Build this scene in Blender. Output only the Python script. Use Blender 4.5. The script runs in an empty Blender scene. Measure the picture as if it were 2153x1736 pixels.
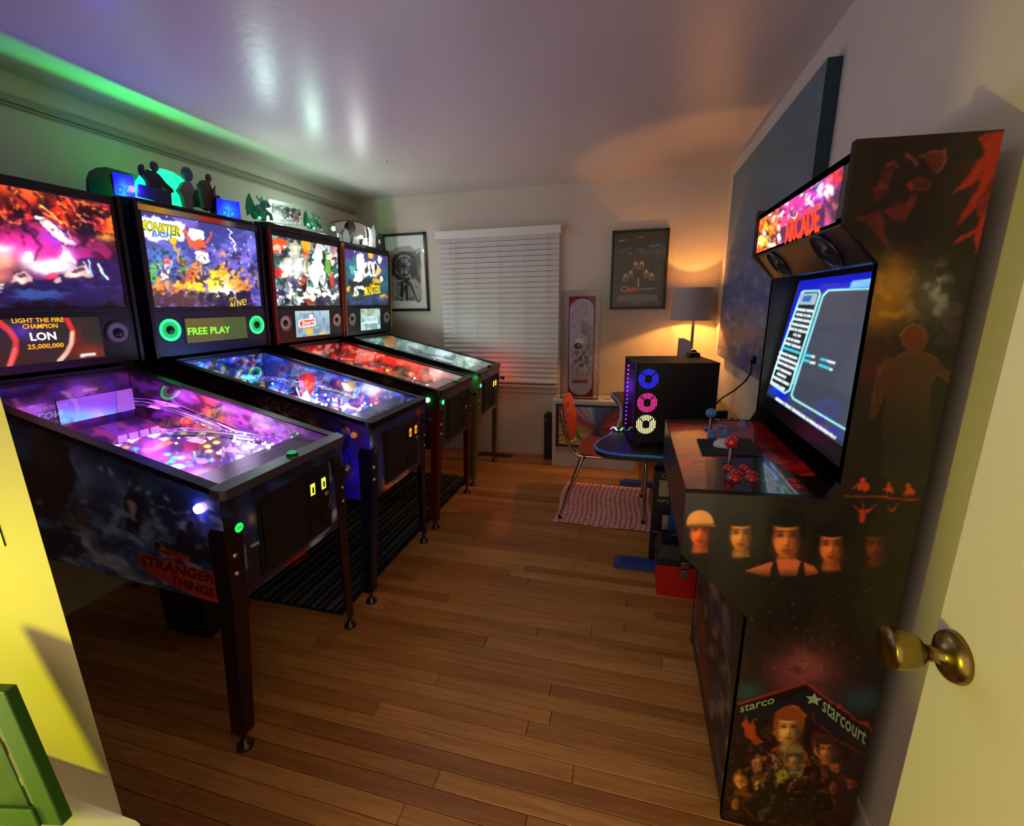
import bpy, math, random
import numpy as np
from mathutils import Vector, Matrix

# ---------------------------------------------------------------- camera, world, light, exposure
FPX, PITCH, YAW, ROLL, CAMZ = 937.7, -0.239364, -0.261073, 0.014776, 1.40
CX, CY = 1076.5, 868.0
_f = np.array([math.sin(YAW)*math.cos(PITCH), math.cos(YAW)*math.cos(PITCH), math.sin(PITCH)])
_r = np.array([math.cos(YAW), -math.sin(YAW), 0.0]); _d = np.cross(_f, _r)
_r2 = math.cos(ROLL)*_r + math.sin(ROLL)*_d; _d2 = -math.sin(ROLL)*_r + math.cos(ROLL)*_d
CAM = np.array([_r2, _d2, _f]); CAMO = np.array([0, 0, CAMZ])
sc = bpy.context.scene
col = sc.collection
cd = bpy.data.cameras.new('camera'); cam = bpy.data.objects.new('camera', cd); col.objects.link(cam)
cd.sensor_fit = 'HORIZONTAL'; cd.sensor_width = 36; cd.lens = FPX/2153*36; cd.clip_start = 0.02
cam.matrix_world = Matrix(((_r2[0], -_d2[0], -_f[0], 0), (_r2[1], -_d2[1], -_f[1], 0), (_r2[2], -_d2[2], -_f[2], CAMZ), (0, 0, 0, 1)))
sc.camera = cam
sc.view_settings.view_transform = 'Standard'; sc.view_settings.look = 'None'
sc.view_settings.exposure = 0.15; sc.view_settings.gamma = 1.0; sc.view_settings.use_curve_mapping = False
try:
    cy_ = sc.cycles; cy_.max_bounces = 6; cy_.diffuse_bounces = 3; cy_.glossy_bounces = 2; cy_.transmission_bounces = 4; cy_.transparent_max_bounces = 10; cy_.caustics_reflective = False; cy_.caustics_refractive = False; cy_.use_adaptive_sampling = True; cy_.adaptive_threshold = 0.1; cy_.sample_clamp_indirect = 4.0
except AttributeError: pass
wd = bpy.data.worlds.new('hall_ambient'); sc.world = wd; wd.use_nodes = True
wd.node_tree.nodes['Background'].inputs[0].default_value = (1.0, 0.76, 0.56, 1)
wd.node_tree.nodes['Background'].inputs[1].default_value = 1.15

# ---------------------------------------------------------------- helpers
W = {}            # world origin of every object built here

def at(px, py, ax, v):
    """point of the photograph (pixel) on the plane axis = v"""
    d = CAM.T @ np.array([(px-CX)/FPX, (py-CY)/FPX, 1.0]); i = 'XYZ'.index(ax)
    return CAMO + d*((v-CAMO[i])/d[i])

def proj(P):
    q = (P-CAMO) @ CAM.T; z = np.maximum(q[..., 2], 1e-4)
    return CX+FPX*q[..., 0]/z, CY+FPX*q[..., 1]/z

def hx(c):
    if isinstance(c, str):
        c = c.lstrip('#'); return np.array([int(c[i:i+2], 16)/255 for i in (0, 2, 4)])
    return np.array(c, float)

def lin(c):
    c = np.clip(np.asarray(c, float), 0, None)
    return np.where(c <= 0.04045, c/12.92, ((c+0.055)/1.055)**2.4)

def lc(c): return tuple(lin(hx(c)))+(1.0,)

_mats = {}
def mat(name, c='808080', rough=0.5, metal=0.0, emit=None, es=0.0, bump=0.0, bscale=60, var=0.0, vscale=8, alpha=1.0, trans=0.0, coat=0.0):
    if name in _mats: return _mats[name]
    m = bpy.data.materials.new(name); m.use_nodes = True; nt = m.node_tree; b = nt.nodes['Principled BSDF']
    b.inputs['Base Color'].default_value = lc(c); b.inputs['Roughness'].default_value = rough; b.inputs['Metallic'].default_value = metal
    if coat: b.inputs['Coat Weight'].default_value = coat; b.inputs['Coat Roughness'].default_value = 0.08
    if emit: b.inputs['Emission Color'].default_value = lc(emit); b.inputs['Emission Strength'].default_value = es
    if emit and es < 3: m.cycles.emission_sampling = 'NONE'
    if alpha < 1: b.inputs['Alpha'].default_value = alpha
    if trans: b.inputs['Transmission Weight'].default_value = trans
    tc = nt.nodes.new('ShaderNodeTexCoord')
    if var:
        n = nt.nodes.new('ShaderNodeTexNoise'); n.inputs['Scale'].default_value = vscale; n.inputs['Detail'].default_value = 6
        nt.links.new(tc.outputs['Object'], n.inputs['Vector'])
        mr = nt.nodes.new('ShaderNodeMapRange'); mr.inputs['To Min'].default_value = 1-var; mr.inputs['To Max'].default_value = 1+var
        mr.inputs['From Min'].default_value = 0.3; mr.inputs['From Max'].default_value = 0.7
        mx = nt.nodes.new('ShaderNodeMix'); mx.data_type = 'RGBA'; mx.blend_type = 'MULTIPLY'; mx.inputs[0].default_value = 1
        mx.inputs[6].default_value = lc(c); nt.links.new(n.outputs[0], mr.inputs[0]); nt.links.new(mr.outputs[0], mx.inputs[7])
        nt.links.new(mx.outputs[2], b.inputs['Base Color'])
    if bump:
        n = nt.nodes.new('ShaderNodeTexNoise'); n.inputs['Scale'].default_value = bscale; n.inputs['Detail'].default_value = 4
        nt.links.new(tc.outputs['Object'], n.inputs['Vector'])
        bp = nt.nodes.new('ShaderNodeBump'); bp.inputs['Strength'].default_value = bump; bp.inputs['Distance'].default_value = 0.004
        nt.links.new(n.outputs[0], bp.inputs['Height']); nt.links.new(bp.outputs[0], b.inputs['Normal'])
    _mats[name] = m; return m

def printmat(name, gain=1.0, emit=0.0, rough=0.4, coat=0.0):
    """print / backlit print: colours come from the surface's own colour attribute"""
    if name in _mats: return _mats[name]
    m = bpy.data.materials.new(name); m.use_nodes = True; nt = m.node_tree; b = nt.nodes['Principled BSDF']
    a = nt.nodes.new('ShaderNodeAttribute'); a.attribute_name = 'art'
    b.inputs['Roughness'].default_value = rough
    if coat: b.inputs['Coat Weight'].default_value = coat; b.inputs['Coat Roughness'].default_value = 0.05
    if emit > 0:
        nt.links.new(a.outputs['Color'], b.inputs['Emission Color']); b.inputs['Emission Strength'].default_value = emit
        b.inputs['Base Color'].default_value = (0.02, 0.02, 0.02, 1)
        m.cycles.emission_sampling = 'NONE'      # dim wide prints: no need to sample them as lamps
    if gain > 0:
        v = nt.nodes.new('ShaderNodeVectorMath'); v.operation = 'SCALE'; v.inputs['Scale'].default_value = gain
        nt.links.new(a.outputs['Color'], v.inputs[0]); nt.links.new(v.outputs[0], b.inputs['Base Color'])
    _mats[name] = m; return m

def glassmat(name, tint='ffffff', gloss=0.10, rough=0.02):
    """thin clear sheet: straight-through plus a mirror share by facing angle"""
    if name in _mats: return _mats[name]
    m = bpy.data.materials.new(name); m.use_nodes = True; nt = m.node_tree; nt.nodes.clear()
    o = nt.nodes.new('ShaderNodeOutputMaterial'); t = nt.nodes.new('ShaderNodeBsdfTransparent'); g = nt.nodes.new('ShaderNodeBsdfGlossy')
    t.inputs[0].default_value = lc(tint); g.inputs['Roughness'].default_value = rough
    fr = nt.nodes.new('ShaderNodeFresnel'); fr.inputs[0].default_value = 1.45
    mu = nt.nodes.new('ShaderNodeMath'); mu.operation = 'MULTIPLY'; mu.inputs[1].default_value = gloss/0.1; mu.use_clamp = True
    mx = nt.nodes.new('ShaderNodeMixShader'); nt.links.new(fr.outputs[0], mu.inputs[0]); nt.links.new(mu.outputs[0], mx.inputs[0])
    nt.links.new(t.outputs[0], mx.inputs[1]); nt.links.new(g.outputs[0], mx.inputs[2]); nt.links.new(mx.outputs[0], o.inputs[0])
    _mats[name] = m; return m

def tag(o, label=None, cat=None, group=None, kind=None):
    if label: o['label'] = label
    if cat: o['category'] = cat
    if group: o['group'] = group
    if kind: o['kind'] = kind
    return o

def link(o, org, parent):
    org = Vector(org); W[o] = org; col.objects.link(o)
    if parent is not None:
        o.parent = parent; o.location = org-W[parent]
    else: o.location = org
    return o

def empty(name, org, label=None, cat=None, group=None):
    o = bpy.data.objects.new(name, None); o.empty_display_size = 0.1; link(o, org, None)
    return tag(o, label, cat, group)

def frame(d):
    d = Vector(d).normalized(); a = Vector((0, 0, 1)) if abs(d.z) < 0.9 else Vector((1, 0, 0))
    x = d.cross(a).normalized(); y = d.cross(x).normalized(); return x, y, d

class MB:
    def __init__(s): s.v = []; s.f = []; s.m = []; s.s = []
    def add(s, vs, fs, mi=0, sm=False):
        k = len(s.v); s.v += [tuple(map(float, v)) for v in vs]
        for f in fs: s.f.append(tuple(i+k for i in f)); s.m.append(mi); s.s.append(sm)
        return s
    def box(s, x0, x1, y0, y1, z0, z1, T=None, mi=0):
        vs = [(x, y, z) for z in (z0, z1) for y in (y0, y1) for x in (x0, x1)]
        if T: vs = [T(*v) for v in vs]
        return s.add(vs, [(0, 2, 3, 1), (4, 5, 7, 6), (0, 1, 5, 4), (2, 6, 7, 3), (0, 4, 6, 2), (1, 3, 7, 5)], mi)
    def prism(s, poly, fn, d0, d1, mi=0, sm=False):
        n = len(poly); vs = [fn(a, b, d0) for a, b in poly]+[fn(a, b, d1) for a, b in poly]
        s.add(vs, [tuple(range(n-1, -1, -1)), tuple(range(n, 2*n))], mi)
        return s.add(vs, [(i, (i+1) % n, n+(i+1) % n, n+i) for i in range(n)], mi, sm)
    def cyl(s, p0, p1, r0, r1=None, n=16, mi=0, sm=True, caps=True):
        r1 = r0 if r1 is None else r1; p0 = Vector(p0); p1 = Vector(p1); x, y, _ = frame(p1-p0)
        c = [(math.cos(2*math.pi*i/n), math.sin(2*math.pi*i/n)) for i in range(n)]
        vs = [p0+(x*a+y*b)*r0 for a, b in c]+[p1+(x*a+y*b)*r1 for a, b in c]
        s.add(vs, [(i, (i+1) % n, n+(i+1) % n, n+i) for i in range(n)], mi, sm)
        if caps: s.add(vs, [tuple(range(n-1, -1, -1)), tuple(range(n, 2*n))], mi)
        return s
    def tube(s, pts, r, n=8, mi=0, closed=False):
        pts = [Vector(p) for p in pts]; k = len(pts); rings = []; x = None
        for i, p in enumerate(pts):
            a = pts[i-1] if (i or closed) else p; b = pts[(i+1) % k] if (i < k-1 or closed) else p
            d = (b-a).normalized()
            if x is None: x, y, _ = frame(d)
            else:
                x = (x-d*x.dot(d)).normalized(); y = d.cross(x)
            rr = r[i] if isinstance(r, (list, tuple)) else r
            rings.append([p+(x*math.cos(2*math.pi*j/n)+y*math.sin(2*math.pi*j/n))*rr for j in range(n)])
        vs = [q for g in rings for q in g]; fs = []
        for i in range(k if closed else k-1):
            for j in range(n): fs.append((i*n+j, i*n+(j+1) % n, ((i+1) % k)*n+(j+1) % n, ((i+1) % k)*n+j))
        s.add(vs, fs, mi, True)
        if not closed: s.add(vs, [tuple(range(n-1, -1, -1)), tuple(range((k-1)*n, k*n))], mi)
        return s
    def lathe(s, prof, org, axis=(0, 0, 1), n=24, mi=0, sm=True):
        o = Vector(org); x, y, d = frame(axis); vs = []; fs = []
        for r, h in prof:
            for j in range(n): vs.append(o+d*h+(x*math.cos(2*math.pi*j/n)+y*math.sin(2*math.pi*j/n))*max(r, 1e-5))
        for i in range(len(prof)-1):
            for j in range(n): fs.append((i*n+j, i*n+(j+1) % n, (i+1)*n+(j+1) % n, (i+1)*n+j))
        return s.add(vs, fs, mi, sm)
    def ball(s, c, r, sc3=(1, 1, 1), n=16, mi=0, T=None):
        c = Vector(c); k = n//2; vs = []; fs = []
        for i in range(k+1):
            th = math.pi*i/k
            for j in range(n):
                ph = 2*math.pi*j/n
                p = Vector((math.sin(th)*math.cos(ph)*sc3[0], math.sin(th)*math.sin(ph)*sc3[1], math.cos(th)*sc3[2]))*r
                vs.append(T(p)+c if T else p+c)
        for i in range(k):
            for j in range(n): fs.append((i*n+j, (i+1)*n+j, (i+1)*n+(j+1) % n, i*n+(j+1) % n))
        return s.add(vs, fs, mi, True)
    def build(s, name, mats, parent=None, bevel=0.0, org=None):
        a = np.array(s.v)
        if org is None: org = ((a[:, 0].min()+a[:, 0].max())/2, (a[:, 1].min()+a[:, 1].max())/2, a[:, 2].min())
        a = a-np.array(org); me = bpy.data.meshes.new(name); me.from_pydata(a.tolist(), [], s.f)
        if not isinstance(mats, (list, tuple)): mats = [mats]
        for m in mats: me.materials.append(m)
        me.polygons.foreach_set('material_index', s.m); me.polygons.foreach_set('use_smooth', s.s)
        me.validate(); me.update()
        o = bpy.data.objects.new(name, me); link(o, org, parent)
        if bevel:
            b = o.modifiers.new('bevel', 'BEVEL'); b.width = bevel; b.segments = 2; b.limit_method = 'ANGLE'; b.angle_limit = 0.6; b.harden_normals = False
        return o

def rrect(x0, x1, y0, y1, r, n=5):
    p = []
    for cx, cy, a in ((x1-r, y1-r, 0), (x0+r, y1-r, 90), (x0+r, y0+r, 180), (x1-r, y0+r, 270)):
        for i in range(n+1):
            t = math.radians(a+90*i/n); p.append((cx+r*math.cos(t), cy+r*math.sin(t)))
    return p

def struct(o): o['kind'] = 'structure'; return o

# ---- painted panels: a fine grid of coloured points on a real surface
rng = np.random.default_rng(7)
class Cv:
    def __init__(s, fn, nu, nv):
        S, T = np.meshgrid(np.linspace(0, 1, nu), np.linspace(0, 1, nv)); s.S, s.T = S, T
        s.P = np.stack(fn(S, T), -1) if isinstance(fn(S, T), tuple) else fn(S, T)
        s.X, s.Y = proj(s.P); s.a = np.zeros(S.shape+(3,)); s.nu, s.nv = nu, nv
    def mix(s, w, c, a=1.0): w = (w*a)[..., None]; s.a = s.a*(1-w)+hx(c)*w; return s
    def fill(s, c): s.a[:] = hx(c); return s
    def vgrad(s, stops):
        ys = [p[0] for p in stops]; cs = np.array([hx(p[1]) for p in stops])
        for k in range(3): s.a[..., k] = np.interp(s.Y, ys, cs[:, k])
        return s
    def hgrad(s, stops):
        xs = [p[0] for p in stops]; cs = np.array([hx(p[1]) for p in stops])
        for k in range(3): s.a[..., k] = np.interp(s.X, xs, cs[:, k])
        return s
    def _q(s, cx, cy, rx, ry, rot):
        t = math.radians(rot); dx, dy = s.X-cx, s.Y-cy
        return ((dx*math.cos(t)+dy*math.sin(t))/rx)**2+((-dx*math.sin(t)+dy*math.cos(t))/ry)**2
    def e(s, cx, cy, rx, ry, c, a=1.0, rot=0): return s.mix(np.clip((1-np.sqrt(s._q(cx, cy, rx, ry, rot)))*min(rx, ry)*0.8+0.5, 0, 1), c, a)
    def g(s, cx, cy, rx, ry, c, a=1.0, rot=0): return s.mix(np.exp(-s._q(cx, cy, rx, ry, rot)), c, a)
    def ring(s, cx, cy, r, w, c, a=1.0, ry=None):
        q = np.sqrt(s._q(cx, cy, r, ry or r, 0)); return s.mix(np.clip((w/2-np.abs(q-1)*r)*0.8+0.5, 0, 1), c, a)
    def p(s, pts, c, a=1.0):
        ins = np.zeros(s.X.shape, bool); n = len(pts)
        for i in range(n):
            x0, y0 = pts[i]; x1, y1 = pts[(i+1) % n]
            if y0 == y1: continue
            cr = ((y0 > s.Y) != (y1 > s.Y)) & (s.X < (x1-x0)*(s.Y-y0)/(y1-y0)+x0); ins ^= cr
        return s.mix(ins.astype(float), c, a)
    def l(s, pts, w, c, a=1.0):
        d = np.full(s.X.shape, 1e9)
        for (x0, y0), (x1, y1) in zip(pts[:-1], pts[1:]):
            vx, vy = x1-x0, y1-y0; t = np.clip(((s.X-x0)*vx+(s.Y-y0)*vy)/max(vx*vx+vy*vy, 1e-6), 0, 1)
            d = np.minimum(d, np.hypot(s.X-x0-t*vx, s.Y-y0-t*vy))
        return s.mix(np.clip((w/2-d)*0.8+0.5, 0, 1), c, a)
    def noise(s, scx, scy, seed, rot=0):
        r = np.random.default_rng(seed); L = r.random((64, 64)); t = math.radians(rot)
        x = (s.X*math.cos(t)+s.Y*math.sin(t))/scx+200; y = (-s.X*math.sin(t)+s.Y*math.cos(t))/scy+200
        xi = np.floor(x).astype(int); yi = np.floor(y).astype(int); fx = x-xi; fy = y-yi; fx = fx*fx*(3-2*fx); fy = fy*fy*(3-2*fy)
        g = lambda i, j: L[(yi+j) % 64, (xi+i) % 64]
        return (g(0, 0)*(1-fx)+g(1, 0)*fx)*(1-fy)+(g(0, 1)*(1-fx)+g(1, 1)*fx)*fy
    def n(s, scx, scy, seed, c, lo=0.5, hi=0.7, a=1.0, rot=0, mask=None):
        v = 0.65*s.noise(scx, scy, seed, rot)+0.35*s.noise(scx/2.3, scy/2.3, seed+1, rot)
        w = np.clip((v-lo)/(hi-lo), 0, 1); 
        if mask is not None: w = w*mask
        return s.mix(w, c, a)
    def gm(s, cx, cy, rx, ry, rot=0): return np.exp(-s._q(cx, cy, rx, ry, rot))
    def warp(s, amp, scale, seed):
        # irregular brush-like edges: displace the painting by smooth noise
        dx = (s.noise(scale, scale, seed)-0.5)*amp*2+(s.noise(scale/3, scale/3, seed+5)-0.5)*amp*0.8; dy = (s.noise(scale, scale, seed+9)-0.5)*amp*2+(s.noise(scale/3, scale/3, seed+14)-0.5)*amp*0.8
        kx = s.nu/max(abs(s.X[s.nv//2, -1]-s.X[s.nv//2, 0]), 1); ky = s.nv/max(abs(s.Y[-1, s.nu//2]-s.Y[0, s.nu//2]), 1)
        j, i = np.mgrid[0:s.nv, 0:s.nu]; s.a = s.a[np.clip((j+dy*ky).round().astype(int), 0, s.nv-1), np.clip((i+dx*kx).round().astype(int), 0, s.nu-1)]; return s
    def blur(s, k=1):
        for _ in range(k):
            b = np.pad(s.a, ((1, 1), (1, 1), (0, 0)), 'edge')
            s.a = (b[1:-1, 1:-1]*4+b[:-2, 1:-1]*2+b[2:, 1:-1]*2+b[1:-1, :-2]*2+b[1:-1, 2:]*2+b[:-2, :-2]+b[:-2, 2:]+b[2:, :-2]+b[2:, 2:])/16
        return s
    def build(s, name, m, parent, mask=None, blur=1, normal=None, off=0.0):
        s.blur(blur); P = s.P.reshape(-1, 3).copy()
        if normal is not None: P += np.array(normal)*off
        i = np.arange(s.nv*s.nu).reshape(s.nv, s.nu)
        q = np.stack([i[:-1, :-1], i[:-1, 1:], i[1:, 1:], i[1:, :-1]], -1).reshape(-1, 4)
        if mask is not None: q = q[mask[:-1, :-1].reshape(-1)]
        org = P.mean(0); org[2] = P[:, 2].min(); me = bpy.data.meshes.new(name)
        nf = len(q); me.vertices.add(len(P)); me.vertices.foreach_set('co', (P-org).ravel())
        me.loops.add(nf*4); me.loops.foreach_set('vertex_index', q.ravel().astype(np.int32))
        me.polygons.add(nf); me.polygons.foreach_set('loop_start', np.arange(0, nf*4, 4, dtype=np.int32))
        me.update(calc_edges=True); me.materials.append(m)
        at_ = me.attributes.new('art', 'FLOAT_COLOR', 'POINT'); c = np.ones((len(P), 4)); c[:, :3] = lin(np.clip(s.a, 0, 4)).reshape(-1, 3)
        at_.data.foreach_set('color', c.ravel().astype(np.float32)); me.validate(); me.update()
        o = bpy.data.objects.new(name, me); link(o, org, parent); return o

_tcache = {}
def text(s, p0, p1, up, m, parent, name='lettering', depth=0.0006, bold=0.0, h=None):
    """lettering as geometry: baseline from p0 to p1, 'up' vector carries the letter height"""
    key = (s, bold)
    if key not in _tcache:
        cu = bpy.data.curves.new('lettering', 'FONT'); cu.body = s; cu.resolution_u = 2; cu.extrude = 0.01; cu.offset = bold; cu.align_x = 'LEFT'
        t = bpy.data.objects.new('lettering', cu); col.objects.link(t); bpy.context.view_layer.update()
        me = bpy.data.meshes.new_from_object(t.evaluated_get(bpy.context.evaluated_depsgraph_get()))
        v = np.zeros(len(me.vertices)*3); me.vertices.foreach_get('co', v); v = v.reshape(-1, 3)
        fs = [tuple(p.vertices) for p in me.polygons]; bpy.data.objects.remove(t); bpy.data.curves.remove(cu); bpy.data.meshes.remove(me)
        _tcache[key] = (v, fs)
    v, fs = _tcache[key]; p0 = np.array(p0, float); p1 = np.array(p1, float); up = np.array(up, float)
    x0, x1 = v[:, 0].min(), v[:, 0].max(); y0, y1 = v[:, 1].min(), v[:, 1].max()
    xd = p1-p0; nrm = np.cross(xd, up); nrm /= np.linalg.norm(nrm)
    P = p0+((v[:, 0]-x0)/(x1-x0))[:, None]*xd+((v[:, 1]-max(y0, -0.02))/(y1-max(y0, -0.02)))[:, None]*up+((v[:, 2]+0.01)/0.02)[:, None]*nrm*depth
    b = MB(); b.add(P, fs); return b.build(name, m, parent)

# shared materials
M_black = mat('black_satin', '0c0b0d', 0.45, bump=0.05, bscale=200)
M_chrome = mat('chrome', 'd8d8dc', 0.12, 1.0)
M_steel = mat('brushed_steel', 'a8a8ac', 0.3, 1.0)
M_white = mat('white_paint', 'd9d4ca', 0.5, bump=0.05)
M_glass = glassmat('clear_glass')

# ---------------------------------------------------------------- the room
XL, XR, YB, ZC = -2.53, 0.66, 3.99, 2.355
M_wall = mat('wall_paint', 'cfc6b6', 0.75, bump=0.12, bscale=90, var=0.03, vscale=2)
M_ceil = mat('ceiling_paint', 'c6beb8', 0.34, bump=0.25, bscale=26, var=0.03, vscale=2)
M_trim = mat('trim_paint', 'd5cdbd', 0.4, bump=0.04)
def wallbox(name, *a, m=None):
    o = struct(MB().box(*a).build(name, m or M_wall)); return o
wallbox('wall_left', XL-0.12, XL, 0.30, YB, 0, ZC)
wallbox('wall_right', XR, XR+0.12, -0.9, YB, 0, ZC)
wallbox('ceiling', XL-0.12, XR+0.12, -0.9, YB+0.15, ZC, ZC+0.12, m=M_ceil)
# back wall around the window opening
WX0, WX1, WZ0, WZ1 = -1.66, -0.66, 0.70, 1.97
b = MB(); b.box(XL-0.12, WX0, YB, YB+0.15, 0, ZC); b.box(WX1, XR+0.12, YB, YB+0.15, 0, ZC); b.box(WX0, WX1, YB, YB+0.15, 0, WZ0); b.box(WX0, WX1, YB, YB+0.15, WZ1, ZC)
struct(b.build('wall_back', M_wall))
# thin near wall end left of the camera, with the wall returning behind it
struct(MB().prism([(-1.9, 0.335), (-0.697, 0.335), (-0.80, 0.37), (-1.9, 0.37)], lambda a, c, d: (a, c, d), 0, ZC).build('wall_near', mat('wall_paint_shaded', '9c9068', 0.7, bump=0.12, bscale=90)))  # dimmer, yellower light on this wall end is put into its darker tan colour
b = MB().box(XL-0.12, -1.9, 0.30, 0.37, 0, ZC); struct(b.build('wall_corner', M_wall))
# baseboards and picture rail
b = MB(); b.box(XL, XR, YB-0.014, YB, 0, 0.075); b.box(XL, XR, YB-0.02, YB, 0, 0.018); struct(b.build('baseboard_back', M_trim, bevel=0.003))
struct(MB().box(XL, XL+0.014, 0.37, YB-0.02, 0, 0.085).build('baseboard_left', M_trim, bevel=0.003))
struct(MB().box(XR-0.014, XR, 0.7, YB-0.02, 0, 0.085).build('baseboard_right', M_trim, bevel=0.003))
b = MB(); b.box(XL, XL+0.022, 0.37, 3.94, 2.235, 2.262); b.box(XL, XL+0.013, 0.37, 3.94, 2.222, 2.235)
struct(b.build('trim_1', mat('rail_paint', '9c968a', 0.5), bevel=0.003))

# floor: slab with separate oak boards
floor = struct(MB().box(XL-0.12, XR+0.12, -0.9, YB+0.15, -0.10, -0.012).build('floor', mat('subfloor', '22150b', 0.8)))
def plankmat():
    m = bpy.data.materials.new('oak_floor_board'); m.use_nodes = True; nt = m.node_tree; bs = nt.nodes['Principled BSDF']
    tc = nt.nodes.new('ShaderNodeTexCoord'); oi = nt.nodes.new('ShaderNodeObjectInfo'); mp = nt.nodes.new('ShaderNodeMapping'); mp.inputs['Scale'].default_value = (2.2, 34, 10)
    cmb = nt.nodes.new('ShaderNodeVectorMath'); cmb.operation = 'SCALE'; cmb.inputs['Scale'].default_value = 40; nt.links.new(oi.outputs['Random'], cmb.inputs[0])
    nt.links.new(tc.outputs['Object'], mp.inputs['Vector']); nt.links.new(cmb.outputs[0], mp.inputs['Location'])
    n = nt.nodes.new('ShaderNodeTexNoise'); n.inputs['Scale'].default_value = 1.6; n.inputs['Detail'].default_value = 9; n.inputs['Roughness'].default_value = 0.65; n.inputs['Distortion'].default_value = 0.6
    nt.links.new(mp.outputs[0], n.inputs['Vector'])
    r = nt.nodes.new('ShaderNodeValToRGB'); e = r.color_ramp.elements; e[0].position = 0.28; e[0].color = lc('bc8850'); e[1].position = 0.72; e[1].color = lc('f0c484')
    nt.links.new(n.outputs[0], r.inputs[0])
    r2 = nt.nodes.new('ShaderNodeValToRGB'); e = r2.color_ramp.elements; e[0].color = lc('cdb090'); e[1].color = lc('ffeccb'); k = r2.color_ramp.elements.new(0.45); k.color = lc('ecd0ac')
    nt.links.new(oi.outputs['Random'], r2.inputs[0])
    mx = nt.nodes.new('ShaderNodeMix'); mx.data_type = 'RGBA'; mx.blend_type = 'MULTIPLY'; mx.inputs[0].default_value = 1
    nt.links.new(r.outputs[0], mx.inputs[6]); nt.links.new(r2.outputs[0], mx.inputs[7]); nt.links.new(mx.outputs[2], bs.inputs['Base Color'])
    bs.inputs['Roughness'].default_value = 0.36
    bp = nt.nodes.new('ShaderNodeBump'); bp.inputs['Strength'].default_value = 0.08; bp.inputs['Distance'].default_value = 0.002; nt.links.new(n.outputs[0], bp.inputs['Height']); nt.links.new(bp.outputs[0], bs.inputs['Normal'])
    return m
M_plank = plankmat(); pm = {}; rnd = random.Random(5); PW = 0.0575
def plank(x0, x1, y0):
    L = round(x1-x0, 2)
    if L not in pm:
        g = 0.0009; bv = 0.0014; h = PW/2-g; l = L/2-g
        vs = [(-l, -h, -0.012), (l, -h, -0.012), (l, h, -0.012), (-l, h, -0.012), (-l, -h, -bv), (l, -h, -bv), (l, h, -bv), (-l, h, -bv), (-l+bv, -h+bv, 0), (l-bv, -h+bv, 0), (l-bv, h-bv, 0), (-l+bv, h-bv, 0)]
        fs = [(0, 1, 5, 4), (1, 2, 6, 5), (2, 3, 7, 6), (3, 0, 4, 7), (4, 5, 9, 8), (5, 6, 10, 9), (6, 7, 11, 10), (7, 4, 8, 11), (8, 9, 10, 11)]
        me = bpy.data.meshes.new('plank'); me.from_pydata(vs, [], fs); me.materials.append(M_plank); pm[L] = me
    o = bpy.data.objects.new('plank', pm[L]); link(o, ((x0+x1)/2, y0+PW/2, 0), floor)
y = 0.47
while y < YB-0.01:
    x = XL
    nxt = XL+rnd.uniform(0.4, 1.5)
    while x < XR-0.01:
        e_ = min(nxt, XR)
        if XR-e_ < 0.25: e_ = XR
        e_ = round(e_, 2) if e_ < XR else XR
        plank(x, e_, y); x = e_; nxt = x+rnd.uniform(0.65, 1.7)
    y += PW

# window: frame, pane, sill and venetian blind
win = empty('window_1', (-1.16, YB, WZ0)); struct(win)
b = MB()
for a_ in ((WX0-0.05, WX0+0.03, WZ0-0.02, WZ1+0.05), (WX1-0.03, WX1+0.045, WZ0-0.02, WZ1+0.05), (WX0, WX1, WZ1-0.03, WZ1+0.05), (WX0, WX1, WZ0-0.02, WZ0+0.04)):
    b.box(a_[0], a_[1], YB-0.022, YB+0.06, a_[2], a_[3])
b.build('window_frame', M_trim, win, bevel=0.003)
MB().box(WX0+0.03, WX1-0.03, YB+0.05, YB+0.056, WZ0+0.04, WZ1-0.03).build('pane', mat('night_pane', '04050a', 0.05, coat=1.0), win)
b = MB(); b.box(WX0-0.08, WX1+0.055, YB-0.055, YB, WZ0-0.045, WZ0-0.02); b.box(WX0-0.05, WX1+0.045, YB-0.018, YB, WZ0-0.10, WZ0-0.045); b.build('window_sill', M_trim, win, bevel=0.004)

blind = empty('window_blind', (-1.165, YB-0.06, 0.70), 'white slatted venetian blind hanging closed over the back window', 'blind')
M_slat = mat('blind_slat', 'dedad4', 0.35)
BX0, BX1 = -1.705, -0.622
b = MB(); b.box(-1.725, -0.602, 3.895, 3.913, 1.965, 2.032); b.box(-1.725, -1.713, 3.913, YB-0.022, 1.965, 2.032); b.box(-0.614, -0.602, 3.913, YB-0.022, 1.965, 2.032); b.build('valance', M_slat, blind, bevel=0.003)
MB().box(-1.71, -0.617, 3.92, 3.965, 1.975, 2.02).build('head_rail', M_slat, blind)
sl = None; ns = 29; ztop, zbot = 1.955, 0.735
for i in range(ns):
    z = ztop-(ztop-zbot)*i/(ns-1)
    if sl is None:
        b = MB(); a_ = math.radians(68); pr = []
        for k in range(5):
            t = (k/4-0.5)*0.0455; cm = 0.003*(1-(2*k/4-1)**2); pr.append((t*math.cos(a_)+cm*math.sin(a_), t*math.sin(a_)-cm*math.cos(a_)))
        pr2 = [(p[0]+0.0022, p[1]) for p in pr]
        b.prism(pr+pr2[::-1], lambda a, c, d: (d, 3.94+a, z+c), BX0, BX1); sl = b.build('slat', M_slat, blind); sz = z
    else:
        o = sl.copy(); link(o, W[sl]+Vector((0, 0, z-sz)), blind)
MB().box(BX0, BX1, 3.922, 3.958, 0.697, 0.714).build('bottom_rail', M_slat, blind, bevel=0.003)
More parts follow.
